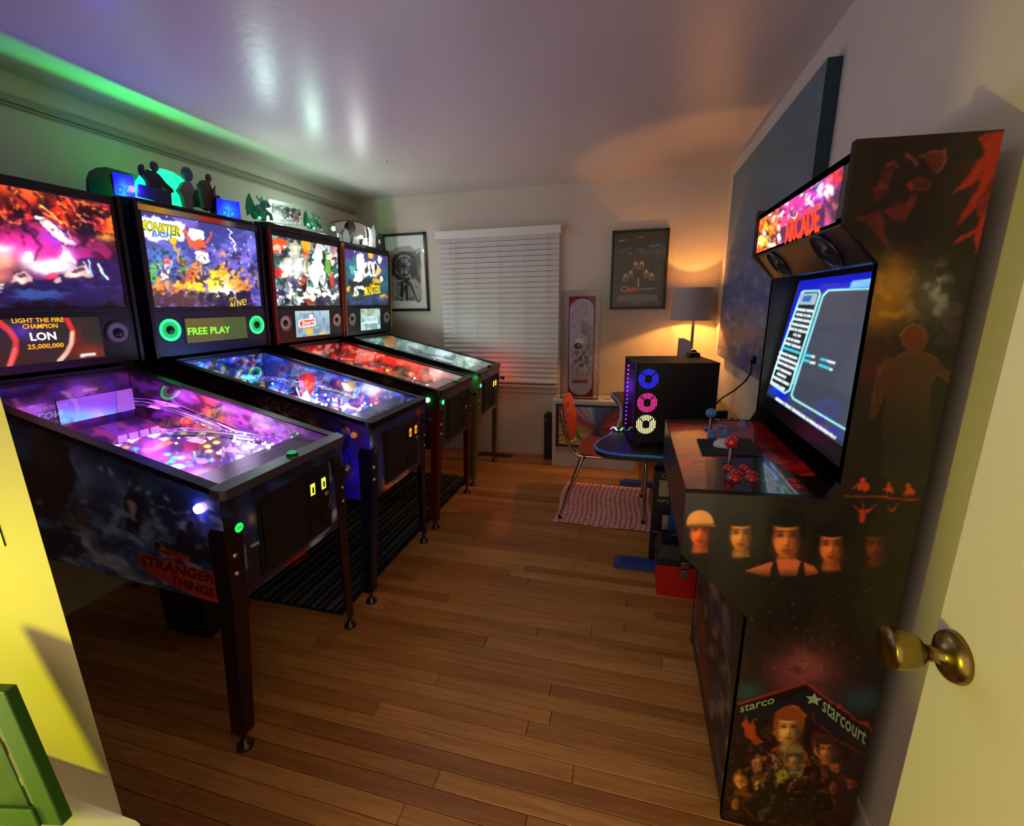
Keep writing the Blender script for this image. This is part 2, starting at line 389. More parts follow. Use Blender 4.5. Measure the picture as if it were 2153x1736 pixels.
for x in (-1.60, -1.375, -1.16, -0.93, -0.735):
    MB().cyl((x, 3.918, 0.71), (x, 3.918, 1.97), 0.0016, n=6).build('ladder_cord', M_slat, blind)
b = MB(); b.cyl((-1.58, 3.905, 1.10), (-1.55, 3.905, 1.96), 0.004, n=8); b.build('tilt_wand', M_slat, blind)
b = MB(); b.cyl((-0.735, 3.905, 1.64), (-0.735, 3.905, 1.97), 0.0015, n=6); b.lathe([(0.001, 0), (0.006, 0.005), (0.004, 0.03), (0.001, 0.035)], (-0.735, 3.905, 1.61)); b.build('pull_cord', M_slat, blind)

# door leaf on the right with its knob
DX = 0.435
door = struct(empty('door_1', (DX+0.02, 0.28, 0.01)))
M_door = mat('door_paint', 'd4ccb4', 0.45, bump=0.1, bscale=70)
MB().box(DX, DX+0.036, -0.10, 0.672, 0.012, 2.03).build('leaf', M_door, door, bevel=0.003)
M_brass = mat('aged_brass', '8a7440', 0.28, 1.0, var=0.15, vscale=30)
KY, KZ = 0.628, 0.938
kn = MB().lathe([(0.0005, 0), (0.033, 0), (0.0335, 0.004), (0.031, 0.010), (0.024, 0.014), (0.014, 0.017), (0.0105, 0.022), (0.0105, 0.034), (0.014, 0.038), (0.0215, 0.044), (0.0255, 0.055), (0.0275, 0.070), (0.0275, 0.076), (0.025, 0.079), (0.0005, 0.080)], (DX, KY, KZ), (-1, 0, 0), n=40).build('door_knob', M_brass, door)
MB().box(DX+0.008, DX+0.028, 0.672, 0.6735, KZ-0.03, KZ+0.03).build('latch_plate', M_brass, door)

# ---------------------------------------------------------------- pinball machines
CA, SA, Z0, XF = math.cos(math.radians(4)), math.sin(math.radians(4)), 0.525, -1.12
def mkT(cy): return lambda u, v, w: (XF-u*CA+w*SA, cy+v, Z0+u*SA+w*CA)
def onplane(px, py, O, U, V):
    """pixel -> coordinates (s, t) on the plane O + sU + tV"""
    O, U, V = np.array(O), np.array(U), np.array(V); n = np.cross(U, V); d = CAM.T @ np.array([(px-CX)/FPX, (py-CY)/FPX, 1.0])
    p = CAMO+d*(((O-CAMO) @ n)/(d @ n)); return np.linalg.lstsq(np.stack([U, V], 1), p-O, rcond=None)[0]
def ptop(u): return 0.372+u*0.170          # cabinet side height
def pfw(u): return 0.275+(u-0.06)*0.0556    # playfield height
HU = 1.075
def headplane(cy):
    T = mkT(cy); O = np.array(T(HU, -0.35, 0.58)); return O, np.array(T(HU, 0.35, 0.58))-O, np.array(T(HU, -0.35, 1.26))-O

def hp(cy, px, py, off=0.0022):
    """pixel -> world point on a head's front plane"""
    O, U, V = headplane(cy); s, t = onplane(px, py, O, U, V); return O+s*U+t*V+np.array([CA, 0, -SA])*off
def htext(s, cy, q0, q1, q2, m, parent, bold=0.0, off=0.003):
    p0, p1, p2 = hp(cy, *q0, off), hp(cy, *q1, off), hp(cy, *q2, off)
    return text(s, p0, p1, p2-p0, m, parent, bold=bold)

def leg(T, u, v, m, parent):
    su = 1 if u < 0.5 else -1; sv = 1 if v < 0 else -1
    wb = -(Z0+u*SA)/CA+0.055; wt = 0.255 if u < 0.5 else 0.24; b = MB(); rings = []
    for w in (wt, wt-0.02, 0.0, wb):
        k = 0.0 if w > 0 else -w/0.47; f = 0.058-0.016*min(1, max(0, (wt-w)/0.6)); dv = -sv*0.022*k
        if w == wt: f *= 0.75
        t = 0.003
        prof = [(f, -0.004), (0.006, -0.004), (-0.002, -0.002), (-0.004, 0.006), (-0.004, f), (-0.004+t, f), (-0.004+t, 0.006+t), (0.006+t, -0.004+t), (f, -0.004+t)]
        rings.append([T(u+su*a, v+sv*c+dv, w) for a, c in prof])
    n = 9; vs = [p for r in rings for p in r]; fs = []
    for i in range(3):
        for j in range(n): fs.append((i*n+j, i*n+(j+1) % n, (i+1)*n+(j+1) % n, (i+1)*n+j))
    fs += [tuple(range(n)), tuple(range(4*n-1, 3*n-1, -1))]; b.add(vs, fs); lg = b.build('leg', m, parent)
    dv = -sv*0.022*(-wb/0.47); c = Vector(T(u+su*0.012, v+sv*0.012+dv, wb)); fz = c.z
    b = MB(); b.cyl((c.x, c.y, 0.02), (c.x, c.y, fz+0.02), 0.006, n=10); b.lathe([(0.0005, 0), (0.026, 0), (0.027, 0.006), (0.022, 0.014), (0.012, 0.024), (0.010, 0.034), (0.0005, 0.034)], (c.x, c.y, 0)); b.build('foot', mat('leveler_steel', '55504c', 0.3, 0.9), lg)
    if u < 0.5:
        for w in (0.165, 0.105):
            p = Vector(T(u-0.004, v+sv*0.02, w)); q = Vector(T(u-0.004-0.008, v+sv*0.008-sv*0.006, w))
            d = Vector((1, -0.6*sv, 0.05)).normalized()
            MB().lathe([(0.009, 0), (0.009, 0.003), (0.006, 0.007), (0.0005, 0.008)], p, d, n=14).build('bolt', M_chrome, lg)
    return lg

M_rail = mat('rail_black', '17151c', 0.25, 0.6)
M_coin = mat('coin_door_black', '0d0d0f', 0.5, bump=0.2, bscale=400)
def machine(cy, S):
    T = mkT(cy); root = empty(S['name'], (XF-0.6, cy, 0), S['label'], 'pinball machine', 'pinball machines along the left wall')
    mb = mat(S['id']+'_cabinet', S['body'], 0.4); ml = mat(S['id']+'_legs', S['leg'], 0.35, 0.3, var=0.1, vscale=40); mr = mat(S['id']+'_rails', S['rail'], 0.3, 0.7)
    # cabinet shell: two sides, front, back, bottom
    side = [(0, 0), (0, ptop(0)-0.006), (HU+0.02, ptop(HU)), (1.31, ptop(HU)), (1.31, 0)]
    b = MB()
    for v0, v1 in ((-0.28, -0.262), (0.262, 0.28)): b.prism(side, lambda a, c, d: T(a, d, c), v0, v1)
    b.prism([(0, 0), (0, 0.366), (0.018, 0.366), (0.018, 0)], lambda a, c, d: T(a, d, c), -0.262, 0.262)
    b.prism([(1.292, 0), (1.292, 0.55), (1.31, 0.55), (1.31, 0)], lambda a, c, d: T(a, d, c), -0.262, 0.262)
    b.prism([(0.018, 0.02), (0.018, 0.038), (1.292, 0.038), (1.292, 0.02)], lambda a, c, d: T(a, d, c), -0.262, 0.262)
    b.prism([(1.055, ptop(HU)-0.01), (1.055, ptop(HU)+0.012), (1.292, ptop(HU)+0.012), (1.292, ptop(HU)-0.01)], lambda a, c, d: T(a, d, c), -0.262, 0.262)
    b.prism([(1.05, 0.30), (1.05, ptop(HU)), (1.06, ptop(HU)), (1.06, 0.30)], lambda a, c, d: T(a, d, c), -0.262, 0.262)
    cab = b.build('cabinet', mb, root, bevel=0.002)
    # outer left side art
    cv = Cv(lambda s, t: T(1.31*(1-s), -0.2806+0*s, 0.002+t*(np.minimum(ptop(1.31*(1-s)), ptop(HU))-0.012)), *S['sres']); S['side'](cv)
    cv.build('side_art', printmat(S['id']+'_side_print', S.get('sgain', 1.0), 0, 0.32, 0.3), cab)
    cv = Cv(lambda s, t: T(-0.0006+0*s, -0.278+0.556*s, 0.002+t*0.352), *S['fres']); S['front'](cv)
    fa = cv.build('front_art', printmat(S['id']+'_front_print', S.get('fgain', 1.0), 0, 0.32, 0.3), cab)
    # rails and lock bar
    for sv in (-1, 1):
        b = MB(); pr = [(0.03, ptop(0.03)-0.012), (0.03, ptop(0.03)+0.006), (HU-0.003, ptop(HU)+0.006), (HU-0.003, ptop(HU)-0.012)]
        b.prism(pr, lambda a, c, d: T(a, d*sv, c), 0.2815, 0.2845); b.prism([(p[0], p[1]) for p in ((0.03, ptop(0.03)+0.003), (0.03, ptop(0.03)+0.006), (HU-0.003, ptop(HU)+0.006), (HU-0.003, ptop(HU)+0.003))], lambda a, c, d: T(a, d*sv, c), 0.249, 0.2845)
        b.build('side_rail', mr, root)
    b = MB(); pl = []
    for vv, a0, a1 in ((-0.286, 90, 180), (0.286, 180, 270)): pass
    r = 0.024; pts = [(0.030, -0.287), (r-0.012, -0.287)]
    for i in range(1, 6): t = math.radians(90*i/5); pts.append((-0.012+r*(1-math.sin(t)), -0.287+r*(1-math.cos(t))))
    pts += [(p[0], -p[1]) for p in pts[::-1]]
    b.prism(pts, lambda a, c, d: T(a, c, d+a*0.17), 0.352, 0.381)
    lb = b.build('lock_bar', mat(S['id']+'_lockbar', S['lock'], 0.32, 0.6), root, bevel=0.006)
    if S.get('lockbtn'):
        p = Vector(T(0.012, 0.02, 0.384)); MB().lathe([(0.019, 0), (0.019, 0.006), (0.0165, 0.008), (0.0165, 0.003)], p, (0.03, 0, 1)).build('button_ring', M_black, lb)
        MB().ball(p+Vector((0, 0, 0.006)), 0.016, (1, 1, 0.6)).build('action_button', mat(S['id']+'_btn', '0c5a28', 0.15, emit='18b050', es=S['lockbtn']), lb)
    # glass
    b = MB(); g0, g1 = 0.028, HU-0.01
    b.add([T(g0, -0.252, ptop(g0)-0.004), T(g0, 0.252, ptop(g0)-0.004), T(g1, 0.252, ptop(g1)-0.004), T(g1, -0.252, ptop(g1)-0.004)], [(0, 1, 2, 3)])
    b.build('playfield_glass', M_glass, root)
    # playfield
    pfb = MB().prism([(0.06, pfw(0.06)-0.013), (0.06, pfw(0.06)-0.001), (1.05, pfw(1.05)-0.001), (1.05, pfw(1.05)-0.013)], lambda a, c, d: T(a, d, c), -0.261, 0.261).build('playfield', mat('plywood', '9a7448', 0.5), root)
    cv = Cv(lambda s, t: T(0.06+0.99*t, -0.261+0.522*s, pfw(0.06+0.99*t)), *S['pres']); S['pf'](cv)
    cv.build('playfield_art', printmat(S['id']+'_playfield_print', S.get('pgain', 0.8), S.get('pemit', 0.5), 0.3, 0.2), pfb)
    # inner side blades
    for sv in (1, -1):
        cv = Cv(lambda s, t: T(1.045-0.985*s if sv > 0 else 0.06+0.985*s, 0.2612*sv+0*s, pfw(0.55)-0.02+t*(ptop(1.045-0.985*s if sv > 0 else 0.06+0.985*s)-pfw(0.55)+0.012)), *S['bres'])
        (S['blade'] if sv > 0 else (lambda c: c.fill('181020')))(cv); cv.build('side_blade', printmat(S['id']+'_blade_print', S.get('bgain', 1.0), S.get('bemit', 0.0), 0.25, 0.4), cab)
    cv = Cv(lambda s, t: T(1.0495+0*s, -0.26+0.52*s, pfw(1.05)+t*(ptop(1.05)-pfw(1.05)-0.012)), 80, 36); S['back'](cv); cv.build('back_panel', printmat(S['id']+'_blade_print', 1.0, 0, 0.25), cab)
    # apron
    ap = MB(); ap.prism([(0.02, 0.33), (0.02, 0.345), (0.205, 0.352), (0.205, 0.338)], lambda a, c, d: T(a, d, c), -0.258, 0.258)
    apr = ap.build('apron', mat(S['id']+'_apron', S['apron'], 0.3, var=0.15, vscale=20), root)
    ap = MB(); ap.prism([(0.206, -0.22), (0.206, -0.05), (0.235, -0.03), (0.235, -0.24)], lambda a, c, d: T(a, c, d), 0.30, 0.335); ap.build('drain_guide', mat(S['id']+'_apron2', S['apron2'], 0.3), apr)
    # playfield mechanisms
    rr = random.Random(S['seed']); M_cl = glassmat('ramp_plastic', S.get('ramptint', 'd8d8f0'), 0.35, 0.08)
    def onpf(u, v, h=0.0): return Vector(T(u, v, pfw(u)+h))
    for sv in (-1, 1):     # flippers
        a = onpf(0.265, 0.10*sv-0.015, 0.02); c = onpf(0.235, 0.035*sv-0.015, 0.02); b = MB(); n = 10
        d = (c-a).normalized(); x = Vector((-d.y, d.x, 0)).normalized(); up = Vector((SA, 0, CA)); pts = []
        for i in range(n): t = math.pi/2+math.pi*i/(n-1); pts.append(a+d*math.cos(t)*0.011+x*math.sin(t)*0.011)
        for i in range(n): t = -math.pi/2+math.pi*i/(n-1); pts.append(c+d*math.cos(t)*0.006+x*math.sin(t)*0.006)
        b.prism([(i, 0) for i in range(2*n)], lambda i, _, h: pts[int(i)]+up*h, -0.006, 0.012); b.build('flipper', mat(S['id']+'_flip', S['flip'], 0.3), pfb)
        q = [onpf(0.30, sv*0.125-0.015), onpf(0.415, sv*0.165-0.015), onpf(0.40, sv*0.115-0.015)]; b = MB(); b.prism([(0, 0), (1, 0), (2, 0)], lambda i, _, h: q[int(i)]+up*h, 0.022, 0.026)
        for k in q: b.cyl(k, k+up*0.03, 0.005, n=8)
        b.build('slingshot', mat(S['id']+'_sling', S['sling'], 0.2, emit=S['sling'], es=S.get('slinge', 0.6)), pfb)
    for k, (u, v) in enumerate(S['bumpers']):
        o = onpf(u, v); b = MB(); up = (SA, 0, CA); b.lathe([(0.021, 0), (0.021, 0.030), (0.026, 0.034), (0.012, 0.036)], o, up, n=20); pb = b.build('pop_bumper', mat('bumper_body', 'cfcfd6', 0.3), pfb)
        MB().lathe([(0.030, 0.037), (0.031, 0.042), (0.020, 0.050), (0.0005, 0.052)], o, up, n=20).build('bumper_cap', mat(S['id']+'_cap', S['cap'], 0.2, emit=S['cap'], es=S.get('cape', 1.0)), pb)
    for k, path in enumerate(S['ramps']):     # clear ramps: floor and two side walls
        pts = [onpf(*p) for p in path]; fine = []
        for i in range(len(pts)-1):
            p0 = pts[max(i-1, 0)]; p1 = pts[i]; p2 = pts[i+1]; p3 = pts[min(i+2, len(pts)-1)]
            for j in range(6):
                t = j/6; fine.append(0.5*((2*p1)+(p2-p0)*t+(2*p0-5*p1+4*p2-p3)*t*t+(3*p1-p0-3*p2+p3)*t**3))
        fine.append(pts[-1]); vs = []; fs = []; wd2 = 0.022
        for i, p in enumerate(fine):
            d = (fine[min(i+1, len(fine)-1)]-fine[max(i-1, 0)]).normalized(); x = d.cross(Vector((0, 0, 1))).normalized()*wd2
            vs += [p+x+Vector((0, 0, 0.022)), p+x, p-x, p-x+Vector((0, 0, 0.022))]
        for i in range(len(fine)-1):
            for j in range(3): fs.append((i*4+j, i*4+j+1, i*4+j+5, i*4+j+4))
        b = MB(); b.add(vs, fs, 0, True); rp = b.build('ramp', M_cl, pfb)
        for sgn in (0, 3):
            b = MB(); b.tube([vs[i*4+sgn] for i in range(len(fine))], 0.0018, 6); b.build('wire_rail', M_chrome, rp)
    bm = {}
    for u, v, h, c in S['bulbs']:
        if c not in bm:
            o = MB().ball(onpf(u, v, h), S.get('br', 0.0065), n=8).build('led_bulb', mat('led_'+c, c, 0.3, emit=c, es=S.get('bulbe', 18)), pfb); bm[c] = o
        else:
            o = bm[c].copy(); link(o, Vector((onpf(u, v, h).x, onpf(u, v, h).y, onpf(u, v, h).z-S.get('br', 0.0065))), pfb)
    po = None
    for k in range(S.get('npo', 26)):
        u, v = rr.uniform(0.40, 1.0), rr.choice([-1, 1])*rr.uniform(0.03, 0.24); p = onpf(u, v)
        if po is None: po = MB().cyl(p, p+Vector((SA, 0, CA))*0.028, 0.004, n=8).build('post', mat('post_plastic', 'e8e8ee', 0.2), pfb)
        else:
            o = po.copy(); link(o, (p.x, p.y, p.z), pfb)
    for k in range(S.get('npl', 22)):      # lit plastics on posts
        u, v = rr.uniform(0.45, 0.98), rr.choice([-1, 1])*rr.uniform(0.10, 0.235); a0 = rr.uniform(0, 6.28); n = rr.choice([3, 4, 5]); q = []
        for i in range(n): t = a0+6.283*i/n; q.append(onpf(u+rr.uniform(0.02, 0.05)*math.cos(t), max(-0.255, min(0.255, v+rr.uniform(0.015, 0.03)*math.sin(t)))))
        up = Vector((SA, 0, CA)); c = rr.choice(S['plastics'])
        MB().prism([(i, 0) for i in range(n)], lambda i, _, h: q[int(i)]+up*h, 0.03, 0.033).build('plastic', mat('plastic_'+c, c, 0.15, emit=c, es=0.4), pfb)
    # head box, with side trims, bezel and speaker panel
    b = MB(); b.box(HU+0.006, HU+0.25, -0.35, 0.35, 0.575, 1.26, T)
    head = b.build('head', mb, root, bevel=0.004)
    for sv in (-1, 1):
        MB().box(HU-0.012, HU+0.02, sv*0.335-0.015*(sv < 0)-0.0, sv*0.335+0.015*(sv > 0)+0.0, 0.575, 1.262, T).build('head_trim', mat(S['id']+'_trim', S['trim'], 0.35, 0.2), head)
    b = MB(); b.box(HU-0.002, HU+0.006, -0.335, 0.335, 1.225, 1.26, T); b.box(HU-0.002, HU+0.006, -0.335, 0.335, 0.795, 0.812, T)
    b.box(HU-0.002, HU+0.006, -0.335, -0.316, 0.812, 1.225, T); b.box(HU-0.002, HU+0.006, 0.316, 0.335, 0.812, 1.225, T); b.build('bezel', M_black, head, bevel=0.002)
    cv = Cv(lambda s, t: T(HU+0.004+0*s, -0.316+0.632*s, 0.812+0.413*t), *S['gres']); S['glass'](cv)
    S['glassobj'] = cv.build('backglass', printmat(S['id']+'_backglass', 0, S.get('gemit', 1.3), 0.1), head)
    sp = MB().box(HU-0.004, HU+0.006, -0.335, 0.335, 0.58, 0.795, T).build('speaker_panel', mat(S['id']+'_panel', S['panel'], 0.4), head, bevel=0.002)
    nx = Vector((CA, 0, -SA))
    for sv in (-1, 1):
        o = Vector(T(HU-0.004, sv*0.262, S.get('spw', 0.705))); r = 0.052
        b = MB(); b.lathe([(r, 0), (r, 0.004), (r-0.008, 0.005), (r-0.012, 0.001)], o, nx, n=32)
        spk = b.build('speaker', mat(S['id']+'_spk', S['spk'], 0.4, 0.3, emit=S.get('spke'), es=S.get('spks', 0)), sp)
        b = MB(); b.lathe([(r-0.012, 0.0015), (r*0.42, 0.001), (r*0.40, 0.0005)], o, nx, n=32); b.build('grille', mat(S['id']+'_spkg', S['spkg'], 0.6, bump=0.6, bscale=900, emit=S.get('spke'), es=S.get('spks', 0)*0.25), spk)
        MB().lathe([(r*0.40, 0.0), (r*0.40, 0.004), (r*0.22, 0.010), (0.0005, 0.012)], o, nx, n=24).build('dust_cap', M_black, spk)
    dv, dw0, dw1 = S['disp']
    cv = Cv(lambda s, t: T(HU-0.0065+0*s, -dv+2*dv*s, dw0+(dw1-dw0)*t), *S['dres']); S['disppaint'](cv)
    b = MB(); b.box(HU-0.0058, HU-0.004, -dv-0.006, dv+0.006, dw0-0.006, dw1+0.006, T); ds = b.build('display', M_black, sp)
    cv.build('screen', printmat(S['id']+'_screen', 0, S.get('demit', 1.0), 0.1), ds)
    # front: coin door, buttons, shooter
    fx = Vector((CA, 0, -SA))
    b = MB(); b.box(-0.007, -0.001, -0.165, 0.185, 0.035, 0.30, T); door_ = b.build('coin_door', M_coin, cab, bevel=0.003)
    b = MB(); b.box(-0.011, -0.007, -0.150, 0.170, 0.048, 0.288, T); b.build('door_plate', M_coin, door_, bevel=0.003)
    for v in (0.075, 0.135):
        b = MB(); b.box(-0.016, -0.011, v-0.020, v+0.020, 0.205, 0.270, T); cs = b.build('coin_slot', M_black, door_, bevel=0.002)
        MB().box(-0.0175, -0.016, v-0.011, v+0.011, 0.215, 0.258, T).build('slot_light', mat(S['id']+'_slot', S['slot'], 0.3, emit=S['slot'], es=S.get('slote', 1.4)), cs)
        MB().box(-0.0185, -0.0175, v-0.004, v+0.004, 0.222, 0.245, T).build('slot_mouth', M_black, cs)
        MB().box(-0.015, -0.011, v-0.018, v+0.018, 0.075, 0.12, T).build('coin_return', M_black, door_)
    o = Vector(T(-0.011, 0.155, 0.185)); MB().lathe([(0.012, 0), (0.012, 0.006), (0.004, 0.008)], o, fx, n=16).build('lock', M_steel, door_)
    if S.get('keys'):
        b = MB(); b.box(-0.026, -0.024, 0.150, 0.160, 0.150, 0.185, T); b.lathe([(0.012, 0), (0.013, 0.001), (0.012, 0.002)], Vector(T(-0.026, 0.155, 0.142)), fx, n=14); b.build('key', M_steel, door_)
    o = Vector(T(-0.001, *S['start'])); b = MB(); b.lathe([(0.017, 0), (0.017, 0.004), (0.014, 0.005)], o, fx, n=20); sb = b.build('button_ring', M_black, cab)
    MB().lathe([(0.0145, 0.001), (0.0145, 0.006), (0.0005, 0.0065)], o, fx, n=20).build('start_button', mat(S['id']+'_start', S['startc'], 0.2, emit=S['startc'], es=S.get('starte', 2.0)), sb)
    if S.get('starttext'):
        a_, c_, d_ = (np.array(T(-0.0085, S['start'][0]+k, S['start'][1]+j)) for k, j in ((-0.010, -0.003), (0.010, -0.003), (-0.010, 0.004)))
        text('START', a_, c_, d_-a_, mat('start_ink', '0a3a12', 0.5), sb)
    for sv in (-1, 1):
        o = Vector(T(0.075, sv*0.281, 0.315)); MB().lathe([(0.0145, 0), (0.0145, 0.005), (0.012, 0.012), (0.0005, 0.013)], o, (0, sv, 0), n=18).build('flipper_button', mat(S['id']+'_flipbtn', S['fbtn'], 0.25, emit=S['fbtn'], es=S.get('fbtne', 6.0)), cab)
    o = Vector(T(-0.001, 0.232, 0.262)); b = MB(); b.box(-0.010, -0.001, 0.210, 0.254, 0.235, 0.30, T); sh = b.build('shooter_housing', M_black, cab, bevel=0.003)
    MB().lathe([(0.005, 0), (0.005, 0.035), (0.013, 0.042), (0.015, 0.055), (0.010, 0.062), (0.0005, 0.063)], o, fx, n=16).build('plunger', M_steel if S.get('keys') else M_black, sh)
    for u in (0.0, 1.30):
        for v in (-0.28, 0.28): leg(T, u, v, ml, root)
    # the machine's own lamps
    for k, (u, v, h, c, p, r) in enumerate([(u, v+dv, h+0.02, c, p/2, 0.05) for (u, v, h, c, p, r) in S['lamps'] for dv in (-0.09, 0.09)]):
        ld = bpy.data.lights.new('playfield_lamp', 'POINT'); ld.color = lin(hx(c)); ld.energy = p*2.8; ld.shadow_soft_size = r
        lo = bpy.data.objects.new('playfield_lamp', ld); link(lo, T(u, v, pfw(u)+h), pfb)
    S['root'], S['head'], S['pfb'], S['sp'], S['ds'], S['cab'], S['T'], S['apr'], S['cy'] = root, head, pfb, sp, ds, cab, T, apr, cy
    return S

YC = [1.19, 1.944, 2.70, 3.42]
def bulbs(seed, n, cols, u0=0.40, u1=1.0):
    r = random.Random(seed); return [(r.uniform(u0, u1), r.choice([-1, 1])*r.uniform(0.02, 0.24), r.uniform(0.015, 0.05), r.choice(cols)) for _ in range(n)]

# ---- artwork of the first machine (nearest): red and magenta glow over a night landscape
def m1_glass(c):
    c.vgrad([(330, '12060a'), (420, '3a0a10'), (520, '701030'), (600, '2a1040'), (650, '100a20')])
    c.n(55, 30, 3, 'd82018', 0.45, 0.72, 0.9, 25, c.gm(120, 440, 230, 90)); c.n(40, 18, 8, '0c0306', 0.5, 0.62, 0.9, 35)
    c.g(60, 400, 28, 22, 'ff5a20', 0.8); c.g(10, 392, 26, 20, 'ff4a18', 0.7); c.g(215, 425, 34, 12, 'c8152a', 0.8); c.g(-60, 420, 40, 40, 'd02a20', 0.6); c.g(130, 440, 26, 34, 'ff3010', 0.75); c.g(235, 480, 14, 22, 'ff6a18', 0.85); c.g(222, 500, 20, 10, 'ffb040', 0.6)
    c.g(70, 520, 120, 34, 'e0208a', 0.85, 12); c.g(-60, 530, 80, 40, 'd83090', 0.7); c.g(115, 505, 50, 20, '7a30c0', 0.8, 30); c.g(130, 490, 34, 10, '6a58d8', 0.7, 35)
    for p in ([(72, 455), (100, 462), (150, 505), (160, 518), (140, 515), (95, 480)], [(50, 525), (62, 530), (72, 548), (52, 550)], [(130, 512), (146, 528), (158, 552), (128, 548)], [(78, 560), (110, 548), (130, 550), (136, 570), (100, 576)]): c.p(p, 'fff2ee', 0.95)
    c.g(105, 560, 46, 15, 'ffffff', 0.95); c.g(58, 540, 16, 14, 'ffffff', 0.7); c.g(140, 535, 14, 22, 'ffe8f4', 0.8)
    c.l([(110, 395), (130, 430), (150, 470), (185, 505), (160, 520)], 8, '1a0a14', 0.85); c.l([(20, 395), (60, 430), (45, 470), (90, 520), (70, 545)], 7, '1a0814', 0.8); c.l([(60, 400), (100, 425), (105, 450), (140, 470)], 5, '20080c', 0.8); c.e(180, 480, 24, 18, '1a0a16', 0.9, 40); c.l([(165, 462), (195, 470), (205, 500), (180, 515)], 2.5, 'd8485a', 0.8)
    c.l([(85, 430), (130, 470)], 3, 'ffd060', 0.9); c.l([(95, 452), (140, 470), (150, 500)], 3, 'ff9040', 0.8); c.l([(130, 405), (160, 445), (180, 470)], 2.5, 'ff8868', 0.7)
    c.p([(160, 540), (260, 545), (260, 630), (-250, 640), (-250, 600), (60, 590), (160, 575)], '181038', 0.85); c.n(30, 8, 21, '3a3a90', 0.5, 0.8, 0.6, 5, c.gm(200, 575, 80, 30)); c.g(180, 520, 70, 12, '50184a', 0.6)
    for x, y, w in ((48, 588, 26), (165, 575, 30)):
        c.p([(x-w, y+8), (x-w*0.7, y-6), (x-w*0.4, y-13), (x+w*0.4, y-13), (x+w*0.75, y-4), (x+w, y+8)], 'b08a88', 0.9); c.g(x-w*0.2, y, w*0.5, 7, 'e8c8b8', 0.7); c.p([(x-w*0.45, y-4), (x-w*0.3, y-10), (x+w*0.3, y-10), (x+w*0.45, y-4)], '382028', 0.9); c.l([(x-w, y+9), (x+w, y+9)], 4, '301828')
    c.e(108, 578, 16, 9, 'c02040', 0.9); c.e(122, 590, 7, 6, 'c0a098', 0.8); c.l([(205, 555), (225, 585)], 5, 'c8f0e0', 0.8); c.l([(185, 548), (188, 568), (196, 580)], 4, 'a0d8e8', 0.8); c.l([(175, 548), (186, 575)], 3, 'f0e0d0', 0.8)
    c.g(6, 545, 30, 26, 'f0a878', 0.8); c.g(6, 525, 28, 10, 'f4ece6', 0.8); c.g(-6, 585, 30, 14, 'c87a50', 0.7)
    for i in range(4): c.l([(-6, 597+i*5), (6, 598+i*5)], 2, 'e8f0e8', 0.9)
    c.n(120, 8, 31, '3860a8', 0.55, 0.8, 0.5, 4, (c.Y > 600)*1.0); c.warp(4, 16, 3); c.n(12, 8, 75, '14060c', 0.60, 0.70, 0.55, 30, (c.Y < 520)*1.0); c.n(10, 7, 79, 'ff8030', 0.64, 0.74, 0.6, 30, (c.Y < 480)*1.0); c.g(105, 560, 40, 13, 'ffffff', 0.6); c.g(58, 540, 13, 11, 'ffffff', 0.5); c.g(80, 520, 90, 26, 'f030a0', 0.3)
def m1_side(c):
    c.vgrad([(850, '0c0a1e'), (1000, '0e1230'), (1150, '14204a'), (1290, '10183a')]); c.n(70, 45, 2, '203c74', 0.42, 0.75, 0.8, 30)
    c.g(150, 985, 45, 60, '4a5c84', 0.75, -35); c.g(165, 1000, 28, 55, '5878a8', 0.5, -30); c.e(90, 1000, 58, 95, '150c12', 0.9, 15); c.g(80, 950, 40, 22, '3c2630', 0.8, 20); c.e(140, 1085, 55, 30, '120c14', 0.8, 30); c.g(175, 1090, 10, 22, '4a2c28', 0.8, -10)
    c.n(60, 14, 12, '7c86a4', 0.5, 0.75, 0.8, 38, c.gm(230, 1170, 150, 60, 30)); c.g(260, 1190, 60, 16, '8a90aa', 0.7, 35); c.g(330, 1250, 70, 12, '6c84b0', 0.7, 32); c.g(230, 1120, 40, 12, '5878a8', 0.6, 20); c.g(110, 1110, 30, 14, '3a5a8c', 0.6, 30)
    c.g(258, 1040, 16, 46, '64789c', 0.65, -20); c.e(283, 1075, 30, 46, '0e0c1c', 0.9); c.e(278, 1062, 9, 16, '8a7886', 0.75, 10); c.l([(258, 1075), (266, 1115)], 4, '5c6484', 0.7); c.l([(310, 1085), (325, 1110)], 4, '6c7494', 0.6)
    c.e(395, 1145, 60, 42, '0c0c18', 0.92); c.l([(340, 1135), (370, 1105), (410, 1102), (445, 1130)], 4, '485080', 0.7); c.l([(330, 1085), (338, 1072), (355, 1070)], 5, '8080a0', 0.6); c.l([(368, 1075), (392, 1090)], 4, '787898', 0.6); c.g(440, 1110, 22, 26, '4858a0', 0.6, -30)
    c.e(318, 1125, 16, 20, '5c7498', 0.55); c.e(130, 1135, 45, 32, '0c1020', 0.85); c.g(160, 1175, 30, 14, '3c5888', 0.6)
    for x, y in ((232, 988), (296, 1022), (318, 1035), (268, 1012), (400, 1090), (355, 1052), (210, 985)): c.g(x, y, 4, 5, 'a8bcd8', 0.8)
    c.warp(14, 40, 6); c.n(26, 12, 77, '8c98b8', 0.6, 0.74, 0.5, 30, (c.Y > 1050)*1.0); c.n(18, 14, 83, '0a0a18', 0.55, 0.7, 0.3, 20)
    c.p([(288, 1160), (455, 1205), (468, 1250), (470, 1270), (440, 1268), (310, 1205), (290, 1185)], '6e2014', 0.92); c.p([(335, 1150), (398, 1168), (398, 1182), (336, 1165)], '8c2a1c', 0.9)
    c.p([(475, 1255), (490, 1262), (480, 1290), (455, 1265)], '6a86a8', 0.5)
